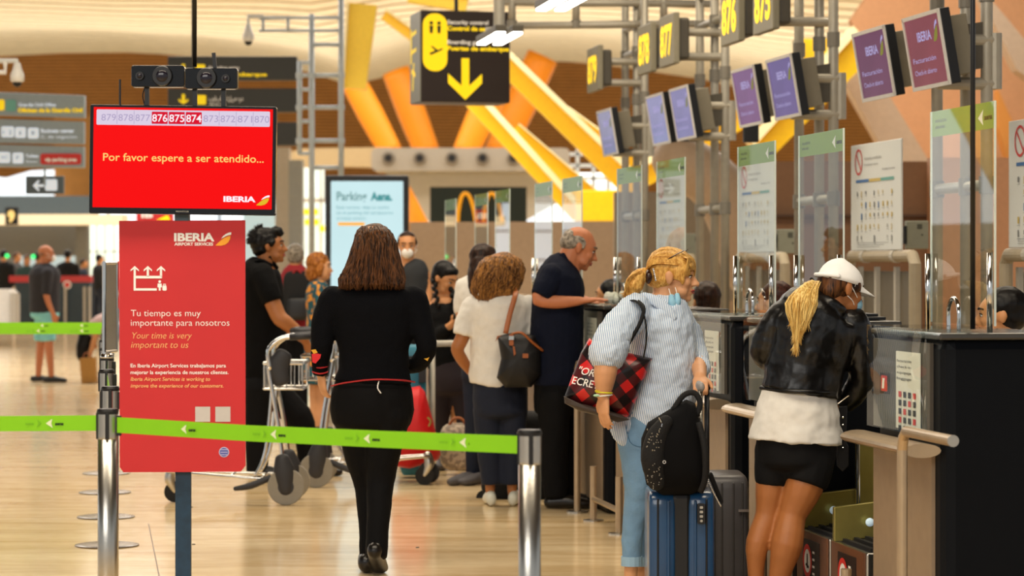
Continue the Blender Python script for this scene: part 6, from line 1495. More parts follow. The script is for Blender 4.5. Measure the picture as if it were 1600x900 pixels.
# ================= grey haired man with backpack, ginger woman =================
f = Fig('grey haired person in a red jacket seen from behind beyond the polo shirt man', 461, 25.0)
f.head(462, 402, yaw=5); f.neck(462, 422, 0)
f.torso(f.body, [(462, 425, 0, 18, .1), (463, 500, 0, 20, .1)])
for x in (454, 472): f.limb(f.body, [(x, 520, 0), (x, 590, 0), (x, 655, 0)], [10, 8, 6])
f.finish(sk_mid, .014)
def fill(bm):
    f.torso(bm, [(462, 414, 0, 12, .08), (462, 424, 0, 22, .12), (463, 440, 0, 27, .14), (463, 480, 0, 25, .14), (463, 525, 0, 26, .14)], caps=('r', 'f'))
    for x, k in ((440, -1), (486, 1)): f.limb(bm, [(x, 436, 0), (x + 2 * k, 470, 0), (x + k, 508, -.02)], [7.5, 7, 6], caps=('r', 'r'))
f.garment('jacket', M('jacket_red', '#8e1a22', .8), fill, .015, 3, .01, .07)
def fill(bm):
    for x in (454, 472): f.limb(bm, [(x, 520, 0), (x, 590, 0), (x, 658, 0)], [13, 10, 9])
f.garment('trousers', m_trs, fill, .016, 3)
def fill(bm): [f.shoe(bm, V((f.p(x, 0).x, f.Y - .08, 0)), (0, 1, 0), .26) for x in (454, 472)]
f.garment('shoes', m_shoe, fill, .016, 2)
def fill(bm): cap_hair(f, bm, thick=1.06)
f.garment('hair', h_grey, fill, .011, 2, .008, .02)
bp = thing('black_backpack', 'black backpack on the back of the grey haired person in red', 'backpack', P(465, 512, 24.75))
bm = BM(); softbox(bm, P(465, 462, 24.72), (.27, .2, .46), e=.45); mk('body', bm, m_fab, bp, smooth=True)
bm = BM(); softbox(bm, P(466, 482, 24.58), (.2, .08, .2), e=.4); mk('front_pocket', bm, m_black, bp, smooth=True)
bm = BM(); ctube(bm, [P(456, 430, 24.66), P(464, 421, 24.64), P(473, 430, 24.66)], .012); mk('carry_loop', bm, M('jacket_red', '#8e1a22'), bp)
f = Fig('woman with curly ginger hair in a teal dress with orange flowers', 497, 23.4)
f.head(500, 418, yaw=95, pitch=2); f.neck(497, 442, 0)
f.torso(f.body, [(497, 446, 0, 15, .1), (497, 500, 0, 15, .1)])
for x in (490, 503): f.limb(f.body, [(x, 560, 0), (x, 620, 0), (x, 672, 0)], [9, 7, 5])
f.limb(f.body, [(498, 455, -.14), (500, 490, -.16), (512, 505, -.16)], [7, 6, 4.5]); f.finish(sk_lt, .013)
m_flow = flower('flower_dress', '#0f4a58', '#d28a2a', 17, .55)
def fill(bm):
    f.torso(bm, [(497, 438, 0, 10, .07), (497, 448, 0, 17, .14), (497, 465, 0, 20, .15), (497, 495, 0, 18, .13), (498, 540, 0, 23, .15), (498, 600, 0, 26, .17)], caps=('r', 'f')); f.limb(bm, [(498, 452, -.13), (499, 470, -.15), (500, 484, -.16)], [10, 9, 9], caps=('r', 'f'))
f.garment('dress', m_flow, fill, .014, 3, .01, .07)
def fill(bm): [f.shoe(bm, V((f.p(x, 0).x, f.Y, 0)), (1, 0, 0), .23) for x in (484, 497)]
f.garment('shoes', m_shoe, fill, .016, 2)
def fill(bm): cap_hair(f, bm, thick=1.12); f.he(bm, 0, -.07, -.05, (.085, .06, .07)); f.he(bm, 0, -.05, -.09, (.07, .06, .04)); [f.he(bm, sx * .075, .01, -.02, (.02, .035, .07)) for sx in (-1, 1)]
f.garment('hair', h_ginger, fill, .01, 1, .03, .03)

# ================= dark haired woman hidden behind the white shirt =================
f = Fig('woman with long dark hair and white top, mostly hidden behind the woman in white', 752, 18.3)
f.head(757, 411, yaw=50, pitch=10); f.neck(748, 436, 0)
f.torso(f.body, [(748, 444, 0, 28, .1), (748, 500, 0, 26, .1), (750, 560, 0, 28, .1)])
for x in (740, 762): f.limb(f.body, [(x, 560, 0), (x, 640, 0), (x, 745, 0)], [15, 11, 7])
f.limb(f.body, [(722, 450, 0), (720, 500, 0), (735, 530, .15)], [9, 8, 6]); f.finish(sk_mid, .012)
def fill(bm):
    f.torso(bm, [(748, 432, 0, 12, .07), (746, 442, 0, 28, .11), (746, 465, 0, 32, .13), (748, 510, 0, 28, .12), (750, 570, 0, 30, .13)], caps=('r', 'f')); f.limb(bm, [(722, 446, 0), (719, 470, 0), (719, 490, 0)], [11, 11, 10], caps=('r', 'f'))
f.garment('top', m_wshirt, fill, .013, 3, .01, .06)
def fill(bm):
    f.torso(bm, [(750, 560, 0, 29, .12), (751, 590, 0, 31, .13)])
    for x in (738, 764): f.limb(bm, [(x, 585, 0), (x, 650, 0), (x, 742, 0)], [17, 13, 10])
f.garment('trousers', m_dnavy, fill, .014, 3)
def fill(bm): [f.shoe(bm, V((f.p(x, 0).x, f.Y, 0)), (-.6, -.6, 0), .25) for x in (742, 764)]
f.garment('shoes', M('sneaker_grey', '#4a474a', .6), fill, .014, 2)
hs = [(758, 390, 0, 8, .03), (755, 398, 0, 15, .07), (750, 414, -.03, 18, .1), (745, 434, -.07, 15, .07), (741, 450, -.08, 11, .05), (738, 466, -.09, 6, .03)]
def fill(bm): f.torso(bm, hs); cap_hair(f, bm, thick=1.08); f.he(bm, 0, .0, .085, (.07, .07, .04))
f.garment('hair', h_dbrown, fill, .009, 2, .01, .03)

# ================= woman in the striped shirt =================
def stripes():
    m = bpy.data.materials.new('striped_cotton'); m.use_nodes = True; nt = m.node_tree; b = nt.nodes['Principled BSDF']; b.inputs['Roughness'].default_value = .85
    tc = nt.nodes.new('ShaderNodeTexCoord'); mp = nt.nodes.new('ShaderNodeMapping'); mp.inputs['Rotation'].default_value = (0, math.radians(-9), 0)
    w_ = nt.nodes.new('ShaderNodeTexWave'); w_.bands_direction = 'X'; w_.inputs['Scale'].default_value = 40; w_.inputs['Distortion'].default_value = .6; w_.inputs['Detail Scale'].default_value = .12
    r = nt.nodes.new('ShaderNodeValToRGB'); r.color_ramp.elements[0].position = .38; r.color_ramp.elements[0].color = (*hx('#86a3c8'), 1); r.color_ramp.elements[1].position = .62; r.color_ramp.elements[1].color = (*hx('#eaf0f6'), 1)
    n = nt.nodes.new('ShaderNodeTexNoise'); n.inputs['Scale'].default_value = 14; n.inputs['Detail'].default_value = 3; bp = nt.nodes.new('ShaderNodeBump'); bp.inputs['Strength'].default_value = .5; bp.inputs['Distance'].default_value = .02
    nt.links.new(tc.outputs['Object'], mp.inputs[0]); nt.links.new(mp.outputs[0], w_.inputs['Vector']); nt.links.new(w_.outputs['Color'], r.inputs[0]); nt.links.new(r.outputs[0], b.inputs['Base Color'])
    nt.links.new(tc.outputs['Object'], n.inputs['Vector']); nt.links.new(n.outputs['Fac'], bp.inputs['Height']); nt.links.new(bp.outputs[0], b.inputs['Normal']); return m
m_str = stripes()
f = Fig('blonde woman in a blue striped shirt and light jeans holding a suitcase handle', 1010, 11.9)
f.head(1051, 433, yaw=99, pitch=3, sc=1.0, browm=M('brow_blond', '#8a5f2c', .8)); f.neck(1028, 478, 0, .055)
f.torso(f.body, [(1026, 478, 0, 38, .09), (1030, 520, 0, 42, .12), (1034, 590, 0, 42, .12), (1014, 650, 0, 34, .10)])
f.limb(f.body, [(990, 492, -.13), (962, 528, -.26), (951, 546, -.30), (946, 582, -.32), (943, 616, -.31)], [20, 19, 19.5, 18, 11.5]); f.hand(f.p(943, 619, -.31), (.02, -.03, -1), (.75, .55, 0), side=-1, curl=.28, sc=.98)
f.limb(f.body, [(1060, 492, .16), (1082, 545, .14), (1090, 560, .05), (1094, 590, -.25)], [17, 15, 14, 10]); f.hand(f.p(1094, 590, -.25), (-.05, -.9, -.35), (.0, .2, -1), side=1, curl=1.0, sc=.92, thumb=1.0)
for pts in ([(1000, 690, -.07), (997, 780, -.07), (986, 890, -.05), (985, 925, -.05)], [(1022, 690, .1), (1018, 780, .1), (1003, 890, .1), (1002, 925, .1)]): f.limb(f.body, pts, [20, 14, 11, 10])
f.finish(sk_lt, .0058, 3)
def fill(bm):
    f.torso(bm, [(1020, 468, .0, 24, .06), (1023, 475, 0, 39, .10), (1028, 488, 0, 49, .15), (1033, 512, 0, 52, .165), (1037, 545, 0, 52, .165), (1039, 580, 0, 51, .17), (1035, 610, 0, 54, .17), (1022, 640, 0, 55, .165), (1004, 664, 0, 46, .15), (990, 680, -.01, 34, .12)], caps=('r', 'f'))
    f.limb(bm, [(994, 484, -.1), (975, 506, -.19), (957, 530, -.27), (950, 546, -.30)], [(27, .075), (28, .08), (28, .08), (27, .08)], caps=('r', 'f'))
    f.limb(bm, [(1056, 486, .12), (1076, 520, .15), (1088, 550, .12), (1093, 572, -.03)], [21, 20, 18, 15], caps=('r', 'f'))
    f.limb(bm, [(975, 655, -.1), (968, 672, -.12), (974, 690, -.12)], [(18, .03), (16, .03), (8, .02)])
f.garment('striped_shirt', m_str, fill, .0075, 4, .022, .055)
bm = BM(); f.limb(bm, [(955, 538, -.285), (949, 552, -.302)], [(29.5, .088), (29.5, .088)], caps=('r', 'r')); organic(mk('rolled_cuff', bm, m_str, f.root, smooth=True), .007, 2, .012, .03)
bm = BM(); f.limb(bm, [(1091, 566, .02), (1094, 576, -.06)], [17, 16.5]); organic(mk('rolled_cuff', bm, m_str, f.root, smooth=True), .007, 2, .01, .03)
bm = BM(); f.limb(bm, [(993, 470, -.04), (1006, 464, -.09), (1024, 470, -.12), (1042, 484, -.135), (1054, 498, -.14)], [(6, .008), (8, .010), (9, .010), (9, .010), (5, .008)], ref=(0, 1, 0)); f.limb(bm, [(1050, 468, .06), (1066, 478, .02), (1072, 496, -.05)], [(6, .012), (8, .012), (5, .01)], ref=(0, 1, 0)); organic(mk('shirt_collar', bm, m_str, f.root, smooth=True), .006, 2)
bm = BM()
for x, y in ((1077, 505), (1080, 530), (1083, 556), (1083, 584), (1080, 612)): ell(bm, f.p(x, y, -.06), (.006, .004, .006))
bt = mk('shirt_buttons', bm, m_white, f.root)
m_jean = M('light_jeans', '#6f93b3', .85, noise_amt=.14, nscale=7, bump=.2, bscale=110)
def fill(bm):
    f.torso(bm, [(1012, 640, 0, 44, .14), (1006, 665, 0, 46, .15), (1006, 690, 0, 44, .15)])
    f.limb(bm, [(996, 690, -.06), (1000, 735, -.07), (997, 780, -.07), (989, 830, -.06), (987, 876, -.05)], [32, 28, 21, 17, 15], caps=('r', 'f')); f.limb(bm, [(1022, 690, .09), (1022, 735, .1), (1017, 780, .1), (1006, 830, .1), (1002, 876, .1)], [32, 27, 21, 17, 15], caps=('r', 'f'))
f.garment('jeans', m_jean, fill, .0085, 4, .012, .06)
bm = BM()
for x, d in ((987, -.05), (1002, .1)): f.limb(bm, [(x, 869, d), (x, 884, d)], [16.5, 16.5], caps=('f', 'f'))
mk('turned_up_hems', bm, M('jeans_inside', '#8fb0c8', .85), f.root, smooth=False)
bm = BM(); f.limb(bm, [(978, 664, -.145), (984, 690, -.15), (1000, 698, -.16), (1012, 690, -.165)], [.7, .7, .7, .7], n=6); mk('pocket_seam', bm, M('seam_blue', '#456a8c', .8), f.root)
def fill(bm): f.shoe(bm, V((f.p(983, 0).x, f.Y - .05, 0)), (1, -.15, 0), .24); f.shoe(bm, V((f.p(1000, 0).x, f.Y + .1, 0)), (1, -.15, 0), .24)
f.garment('shoes', M('white_shoes', '#cfd0c4', .5), fill, .01, 2)
def fill(bm):
    cap_hair(f, bm, thick=1.04, front=.004); f.he(bm, 0, .03, .082, (.064, .05, .036)); f.he(bm, 0, .072, .055, (.056, .022, .032)); f.he(bm, 0, -.085, .0, (.055, .04, .05))
    for sx in (-1, 1): f.he(bm, sx * .068, .03, .035, (.014, .04, .05)); f.he(bm, sx * .066, .05, .0, (.010, .014, .035))
f.garment('hair', h_blond, fill, .007, 2, .008, .02)
bm = BM(); rnd = random.Random(12)
for i in range(420):
    ph = rnd.uniform(-1.35, 1.35); up = rnd.uniform(-.2, 1.0)
    ev = 1.12 * up; sx_, cz_ = math.sin(ph) * math.cos(ev * .5), .0
    def sp(th, k=1.0): return f.h(.089 * k * math.sin(ph) * math.sin(th) ** .6, -.018 + .107 * k * math.cos(th), .035 + .096 * k * math.cos(ph) * math.sin(th))
    a = sp(.35 + .2 * rnd.random()); b = sp(1.1 + .3 * rnd.random(), 1.01); c = sp(2.2 + .2 * rnd.random(), 1.0); d = f.h(.012 * math.sin(ph), -.122, -.002)
    limb(bm, [a, b, c, d], [.0016, .0024, .0024, .0018], n=4, sub=3, caps=('f', 'f'))
for i in range(150):      # fringe
    x0 = rnd.uniform(-.06, .06); q = f.h(x0, .045, .118 - abs(x0) * .5); limb(bm, [q, f.h(x0 * 1.1, .088 - abs(x0) * .35, .085), f.h(x0 * 1.25, .100 - abs(x0) * .6, .05), f.h(x0 * 1.3, .098 - abs(x0) * .62, rnd.uniform(.0, .03))], [.0028, .003, .0024, .0008], n=4, sub=3, caps=('f', 'f'))
mk('hair_strands', bm, h_blond, f.root, smooth=True, kind='stuff')
pt = [(1016, 431, -.02, 7, .02), (1006, 429, -.02, 11, .035), (996, 436, -.02, 14, .045), (990, 447, -.02, 15, .045), (986, 456, -.02, 10, .03)]
bm = BM(); limb(bm, [f.p(a, b, c) for a, b, c, _, _ in pt], [h / f.s for _, _, _, h, _ in pt], n=14, sub=3); o_ = mk('ponytail', bm, h_blond, f.root, smooth=True); organic(o_, .007, 1, .016, .02)
bm = BM()
for i in range(150):
    a = rnd.uniform(0, 2 * PI); r_ = rnd.uniform(.6, 1.15); pts = []
    for (x, y, d, h, dd) in pt: pts.append(f.p(x + math.cos(a) * h * r_ * .8, y + math.sin(a) * h * r_ * .6, d + math.sin(a * 1.3) * dd * r_))
    pts.append(pts[-1] + V((rnd.uniform(-.03, .01), 0, rnd.uniform(-.035, .0)))); limb(bm, pts, [.0025] * 5 + [.0006], n=4, sub=2, caps=('f', 'f'))
mk('ponytail_strands', bm, h_blond, f.root, smooth=True, kind='stuff')
bm = BM(); f.limb(bm, [(1013, 425, -.05), (1014, 432, -.07), (1013, 440, -.05)], [4, 5.5, 4]); mk('hair_clip', bm, M('clip_brown', '#2a130c', .25), f.root, smooth=True)
bm = BM()
for k in range(7): ell(bm, f.p(1021 + k * .6, 421 + k * 2.8, -.085), .005, nu=6, nv=5)
mk('jewelled_pin', bm, m_chrome, f.root)
bm = BM()
for sx in (-1, 1): 
    c = f.h(sx * .035, .055, .122); ring_flat(bm, c, f.hm @ V((1, 0, 0)), (f.hm @ V((0, .8, .5))).normalized(), .019, .024); ctube(bm, [f.h(sx * .058, .05, .12), f.h(sx * .078, .0, .09), f.h(sx * .082, -.04, .06)], .0022)
ctube(bm, [f.h(-.014, .06, .124), f.h(.014, .06, .124)], .002); mk('sunglasses', bm, M('frame_brown', '#3a1c14', .2), f.root)
bm = BM(); f.limb(bm, [(1049, 463, -.10), (1050, 472, -.11), (1053, 482, -.11)], [(4, .01), (6, .014), (4, .01)]); f.limb(bm, [(1058, 461, -.09), (1059, 470, -.10), (1057, 480, -.10)], [(4, .01), (5, .014), (4, .01)]); o_ = mk('lowered_mask', bm, m_maskb, f.root, smooth=True)
bm = BM(); ctube(bm, [f.p(1045, 451, -.085), f.p(1047, 458, -.10), f.p(1049, 464, -.105)], .0016); ctube(bm, [f.p(1055, 449, -.085), f.p(1057, 456, -.095), f.p(1058, 462, -.095)], .0016); mk('mask_loops', bm, m_inkw, o_)
for k, (y, cm, tl) in enumerate(((605, '#b09070', -2), (609, '#e0c020', 1), (613, '#d8d020', -1), (618, '#d8d8d0', 1))):
    bm = BM(); c = f.p(943.5, y, -.312); n_ = 18; pts = [c + V((.036 * math.cos(2 * PI * i / n_), .034 * math.sin(2 * PI * i / n_), .003 * tl * math.cos(2 * PI * i / n_))) for i in range(n_ + 1)]
    tube(bm, pts, .0034, n=6); mk('bracelet', bm, M('bracelet_%d' % k, cm, .4), f.root, smooth=True)
bm = BM(); ell(bm, f.p(932, 618, -.34), (.014, .008, .006)); mk('bracelet_tag', bm, M('tag_mint', '#a8d0b0', .6), f.root)

# ================= woman in the leather jacket =================
m_lea = M('black_leather', '#070606', .34, bump=.06, bscale=90, spec=.5)
f = Fig('woman in white cap, black leather jacket and black shorts leaning on the desk, back turned', 1235, 11.2)
f.head(1313, 452, yaw=62, pitch=14, sc=1.0); f.neck(1296, 486, 0, .052)
f.torso(f.body, [(1285, 490, 0, 48, .09), (1272, 530, 0, 50, .12), (1255, 610, 0, 45, .11), (1243, 690, 0, 45, .11), (1242, 705, 0, 42, .11)])
f.limb(f.body, [(1222, 500, 0), (1194, 548, .05), (1206, 560, .3)], [15, 13, 9]); f.hand(f.p(1208, 560, .32), (.3, 1, 0), (0, .2, -1), side=-1, curl=.3)
f.limb(f.body, [(1334, 515, 0), (1347, 583, .02), (1322, 626, .11)], [14, 12, 9]); f.hand(f.p(1318, 632, .14), (-.4, .8, -.2), (-.2, 0, -1), side=1, curl=.5)
f.limb(f.body, [(1214, 715, .02), (1206, 760, .0), (1199, 806, -.0), (1184, 848, -.03), (1181, 890, -.02), (1182, 940, 0)], [28, 26, 19.5, 19, 13.5, 9]); f.limb(f.body, [(1266, 715, -.02), (1256, 760, -.05), (1238, 806, -.05), (1230, 850, -.08), (1218, 900, -.06), (1214, 945, -.05)], [32, 31, 22, 25.5, 17, 10])
f.finish(sk_tan, .007, 4)
def fill(bm):
    f.torso(bm, [(1298, 468, .02, 20, .07), (1288, 478, .01, 45, .10), (1278, 490, 0, 64, .14), (1273, 510, 0, 72, .15), (1267, 540, 0, 67, .15), (1260, 570, 0, 62, .145), (1254, 598, 0, 62, .145), (1251, 614, 0, 63, .15)], caps=('r', 'f'))
    f.limb(bm, [(1222, 495, 0), (1203, 520, .01), (1194, 550, .04), (1202, 562, .14), (1210, 560, .24)], [25, 23, 23, 18, 14], caps=('r', 'f'))
    f.limb(bm, [(1330, 508, 0), (1344, 540, 0), (1349, 578, .01), (1340, 606, .05), (1318, 632, .10)], [29, 26, 23, 21, 17], caps=('r', 'f'))
    f.limb(bm, [(1282, 466, -.06), (1298, 472, -.09), (1316, 484, -.07)], [(7, .02), (8, .02), (8, .02)])
f.garment('leather_jacket', m_lea, fill, .0078, 5, .012, .06)
bm = BM(); f.limb(bm, [(1190, 606, -.0), (1220, 610, -.11), (1255, 612, -.152), (1290, 613, -.12), (1312, 612, -.02)], [(.012, 8)] * 0 or [4] * 5, n=8); mk('jacket_hem_band', bm, m_lea, f.root, smooth=True)
bm = BM(); f.limb(bm, [(1296, 641, -.02), (1310, 630, -.045), (1326, 618, -.055)], [1.2, 1.2, 1.2], n=6); ell(bm, f.p(1297, 641, -.03), (.008, .006, .008)); mk('cuff_zip', bm, m_chrome, f.root)
bm = BM(); prism(bm, [f.p(x, y, .02) for x, y in ((1311, 636), (1324, 634), (1322, 690), (1326, 698), (1326, 728), (1317, 737), (1308, 728), (1308, 698), (1313, 690))], (0, 1, 0), .012); mk('hanging_belt', bm, m_lea, f.root, bevel=.002)
bm = BM()
for y in (652, 664, 700): ell(bm, f.p(1317, y, .015), .004, nu=6, nv=5)
mk('belt_rivets', bm, m_chrome, f.root)
m_tee = M('white_jersey', '#d9d6cf', .85, bump=.15, bscale=20)
def fill(bm):
    f.torso(bm, [(1252, 596, 0, 55, .125), (1249, 620, 0, 60, .135), (1246, 650, 0, 66, .15), (1244, 675, 0, 72, .165), (1243, 690, 0, 75, .17)], caps=('r', 'f'))
    f.limb(bm, [(1295, 650, .06), (1308, 675, .06), (1312, 692, .06)], [(10, .06), (10, .06), (6, .04)], caps=('r', 'f'))
f.garment('white_shirt', m_tee, fill, .009, 3, .018, .08)
def fill(bm):
    f.torso(bm, [(1243, 675, 0, 58, .14), (1242, 700, 0, 62, .15), (1242, 722, 0, 60, .15)])
    f.limb(bm, [(1214, 705, .01), (1210, 735, .0), (1208, 757, .0)], [36, 32, 28.5], caps=('r', 'f')); f.limb(bm, [(1268, 705, -.02), (1263, 735, -.04), (1257, 757, -.05)], [40, 38, 35.5], caps=('r', 'f'))
f.garment('shorts', M('black_shorts', '#08080a', .8, bump=.15, bscale=90, spec=.25), fill, .009, 4)
def fill(bm): f.shoe(bm, V((f.p(1182, 0).x, f.Y - .05, 0)), (.3, 1, 0), .24); f.shoe(bm, V((f.p(1213, 0).x, f.Y - .1, 0)), (.3, 1, 0), .24)
f.garment('shoes', M('white_shoes', '#cfd0c4', .5), fill, .01, 2)
def fill(bm): f.he(bm, 0, -.03, .02, (.078, .084, .075)); f.he(bm, 0, -.06, -.02, (.066, .05, .05)); [f.he(bm, sx * .066, .03, .02, (.014, .03, .028)) for sx in (-1, 1)]
f.garment('hair', h_brown, fill, .009, 2)
capt = thing('baseball_cap', 'white baseball cap on the head of the woman in the leather jacket', 'cap', f.h(0, 0, .03))
def dome_half(bm):
    rings = []; n = 24
    for i in range(9):
        a = PI / 2 * i / 8
        rings.append([bm.verts.new(f.h((.084 * math.cos(a) ** .8) * math.cos(2 * PI * k / n), -.008 + .104 * math.cos(a) * math.sin(2 * PI * k / n), .026 + .094 * math.sin(a) * (1 - .1 * math.sin(2 * PI * k / n)) - .012 * math.cos(a) * math.sin(2 * PI * k / n) * 0)) for k in range(n)])
    for a, b in zip(rings, rings[1:]):
        for k in range(n): bm.faces.new((a[k], a[(k + 1) % n], b[(k + 1) % n], b[k]))
    bm.faces.new(list(reversed(rings[0])))
m_cap = M('cap_white', '#f2f1ee', .8, bump=.1, bscale=150)
bm = BM(); dome_half(bm); bmesh.ops.remove_doubles(bm, verts=bm.verts, dist=.0005); mk('crown', bm, m_cap, capt, smooth=True)
bm = BM(); top = []; bot = []; N = 14
def brim(x, y, z): return f.h(x, y, z)
gr = []
for j in range(6):
    u = j / 5; row = []
    for i in range(N + 1):
        a = math.radians(12 + 156 * i / N); rx = .081 + .0 * u; ry = .094 + .085 * u * math.sin(a) ** .7
        row.append((rx * math.cos(a) * (1 - .06 * u), ry * math.sin(a) - .006, .032 - .022 * u * math.sin(a) + (math.cos(a) ** 2) * -.02 * u))
    gr.append(row)
tv_ = [[bm.verts.new(f.h(*p)) for p in row] for row in gr]; bv_ = [[bm.verts.new(f.h(p[0], p[1], p[2] - .004)) for p in row] for row in gr]
for j in range(5):
    for i in range(N):
        bm.faces.new((tv_[j][i], tv_[j][i + 1], tv_[j + 1][i + 1], tv_[j + 1][i])); bm.faces.new((bv_[j][i], bv_[j + 1][i], bv_[j + 1][i + 1], bv_[j][i + 1]))
for i in range(N): bm.faces.new((tv_[5][i], tv_[5][i + 1], bv_[5][i + 1], bv_[5][i]))
mk('brim', bm, m_cap, capt, smooth=True)
bm = BM(); ell(bm, f.h(0, -.008, .120), .007); mk('button', bm, m_cap, capt, smooth=True)
bm = BM(); ctube(bm, [f.h(-.075, -.065, .04), f.h(-.04, -.108, .036), f.h(0, -.118, .034), f.h(.04, -.108, .036), f.h(.075, -.065, .04)], .009); mk('back_strap', bm, m_cap, capt, smooth=True)
mask(f, m_maskb)
pt = [(1272, 441, -.10, 6), (1260, 455, -.15, 13), (1252, 475, -.19, 18), (1250, 500, -.2, 12), (1247, 520, -.2, 6), (1244, 538, -.2, 2)]
bm = BM(); limb(bm, [f.p(a, b, c) for a, b, c, _ in pt], [(h / f.s, h / f.s * .6) for _, _, _, h in pt], n=14, sub=3, ref=(0, 1, 0)); organic(mk('ponytail', bm, h_pale, f.root, smooth=True), .007, 1, .01, .02)
bm = BM(); rnd = random.Random(21)
for i in range(330):
    a = rnd.uniform(0, 2 * PI); r_ = rnd.uniform(.5, 1.4); k_ = rnd.randint(4, 6); wv = rnd.uniform(-1, 1); pts = [f.p(x + math.cos(a) * h * r_ + wv * 2.5 * math.sin(j * 1.7 + i) , y + rnd.uniform(-2, 2), d + math.sin(a) * h / f.s * .6 * r_) for j, (x, y, d, h) in enumerate(pt[:k_])]; pts.append(pts[-1] + V((rnd.uniform(-.02, .008), 0, rnd.uniform(-.05, -.01))))
    limb(bm, pts, [.0022] * (k_ - 1) + [.0018, .0005], n=4, sub=2, caps=('f', 'f'))
mk('ponytail_strands', bm, h_pale, f.root, smooth=True, kind='stuff')
bm = BM(); f.limb(bm, [(1268, 436, -.09), (1272, 444, -.11), (1270, 450, -.1)], [3, 3.5, 3]); mk('hair_tie', bm, m_dark, f.root)

# ================= simple people further away or half hidden =================
def bystander(label, px, top, Y, yaw, skin, hairm, topm, legm, lean=0, bulk=1.0, hair='short', name='person', sit=False, group=None, vox=.02, sc=1.0, bald=False, shorts=None, armbend=0, shoem=None):
    """standing figure; px = middle, top = row of the crown"""
    f = Fig(label, px, Y, name=name, group=group); S_ = F / Y; T = EYE - (top - HOR) / S_; k = T / 1.74 if not sit else sc
    def q(x, z, y=0): return (px + x * k * S_, HOR + (EYE - (T - (1.74 - z) * k)) * S_, y * k)
    yw = math.radians(yaw); wf = abs(math.cos(yw)); hw = (.20 * wf + .13 * (1 - wf)) * bulk; hd = (.13 * wf + .20 * (1 - wf)) * min(bulk, 1.1); fx, fy = math.sin(yw), math.cos(yw); rx_, ry_ = math.cos(yw), -math.sin(yw)
    c = q(lean * .1 + fx * .02, 1.617); f.head(c[0], c[1], yaw=yaw, pitch=lean * 20, sc=k, face=not sit or True); n_ = q(0, 1.43); f.neck(n_[0], n_[1])
    f.torso(f.body, [(*q(0, 1.40)[:2], 0, hw * .8 * k * S_, hd * .6 * k), (*q(0, 1.0)[:2], 0, hw * .7 * k * S_, hd * .7 * k)])
    arms = []
    for s_ in (-1, 1):
        ax, ay = rx_ * .19 * s_, ry_ * .19 * s_
        a0 = q(ax, 1.38, ay); a1 = q(ax * 1.25 - fx * .03, 1.10, ay * 1.25 - fy * .03); a2 = q(ax * 1.2 + fx * (.06 + .2 * armbend), .86 + .2 * armbend, ay * 1.2 + fy * (.06 + .2 * armbend)); arms.append((a0, a1, a2))
        f.limb(f.body, [a0, a1, a2], [.045 * k * S_, .04 * k * S_, .028 * k * S_]); f.hand(f.p(*a2), (fx * .3, fy * .3, -1), (-ax, -ay, 0), side=s_, sc=k)
    legs = []
    if not sit:
        for s_ in (-1, 1):
            lx, ly = rx_ * .095 * s_, ry_ * .095 * s_; L = [q(lx, .88, ly), q(lx * 1.1 + fx * .03 * s_, .48, ly * 1.1 + fy * .03 * s_), q(lx * 1.2 + fx * .06 * s_, .09, ly * 1.2 + fy * .08 * s_)]; legs.append(L); f.limb(f.body, L, [.075 * k * S_, .055 * k * S_, .038 * k * S_])
    f.finish(skin, vox * .7, 2)
    def fill(bm):
        f.torso(bm, [(*q(0, 1.48)[:2], 0, hw * .5 * k * S_, hd * .5 * k), (*q(0, 1.43)[:2], 0, hw * .9 * k * S_, hd * .85 * k), (*q(0, 1.34)[:2], 0, hw * 1.05 * k * S_, hd * k), (*q(0, 1.15)[:2], 0, hw * .98 * k * S_, hd * k), (*q(0, .88)[:2], 0, hw * .98 * k * S_, hd * 1.0 * k)], caps=('r', 'f'))
        for a0, a1, a2 in arms: 
            e = a1 if shorts or hair == 'bald' else a2
            f.limb(bm, [a0, ((a0[0] + a1[0]) / 2, (a0[1] + a1[1]) / 2, (a0[2] + a1[2]) / 2), a1 if e is a1 else a1] + ([] if e is a1 else [((a1[0] + a2[0] * 3) / 4, (a1[1] + a2[1] * 3) / 4, (a1[2] + a2[2] * 3) / 4)]), [.07 * k * S_, .062 * k * S_, .056 * k * S_] + ([] if e is a1 else [.045 * k * S_]), caps=('r', 'f'))
    f.garment('shirt', topm, fill, vox, 3, .012, .08)
    if not sit:
        def fill(bm):
            f.torso(bm, [(*q(0, .98)[:2], 0, hw * .88 * k * S_, hd * .9 * k), (*q(0, .84)[:2], 0, hw * .95 * k * S_, hd * .95 * k)])
            for L in legs:
                if shorts: f.limb(bm, [L[0], (L[0][0] * .1 + L[1][0] * .9, L[0][1] * .1 + L[1][1] * .9, L[1][2])], [.105 * k * S_, .095 * k * S_], caps=('r', 'f'))
                else: f.limb(bm, L, [.095 * k * S_, .075 * k * S_, .06 * k * S_], caps=('r', 'f'))
        f.garment('shorts' if shorts else 'trousers', legm, fill, vox, 3)
        def fill(bm):
            for L in legs: g = f.p(*L[2]); g.z = 0; f.shoe(bm, g - V((fx, fy, 0)) * .07, (fx, fy, 0), .27 * k)
        f.garment('shoes', shoem or m_shoe, fill, vox * .8, 2)
    def fill(bm):
        if hair == 'short': cap_hair(f, bm, thick=1.05)
        elif hair == 'long': cap_hair(f, bm, thick=1.1); f.he(bm, 0, -.06, -.08, (.08, .05, .11))
        elif hair == 'bald': f.he(bm, 0, -.05, .0, (.076, .055, .035))
    f.garment('hair', hairm, fill, vox * .6, 2, .008, .03)
    return f
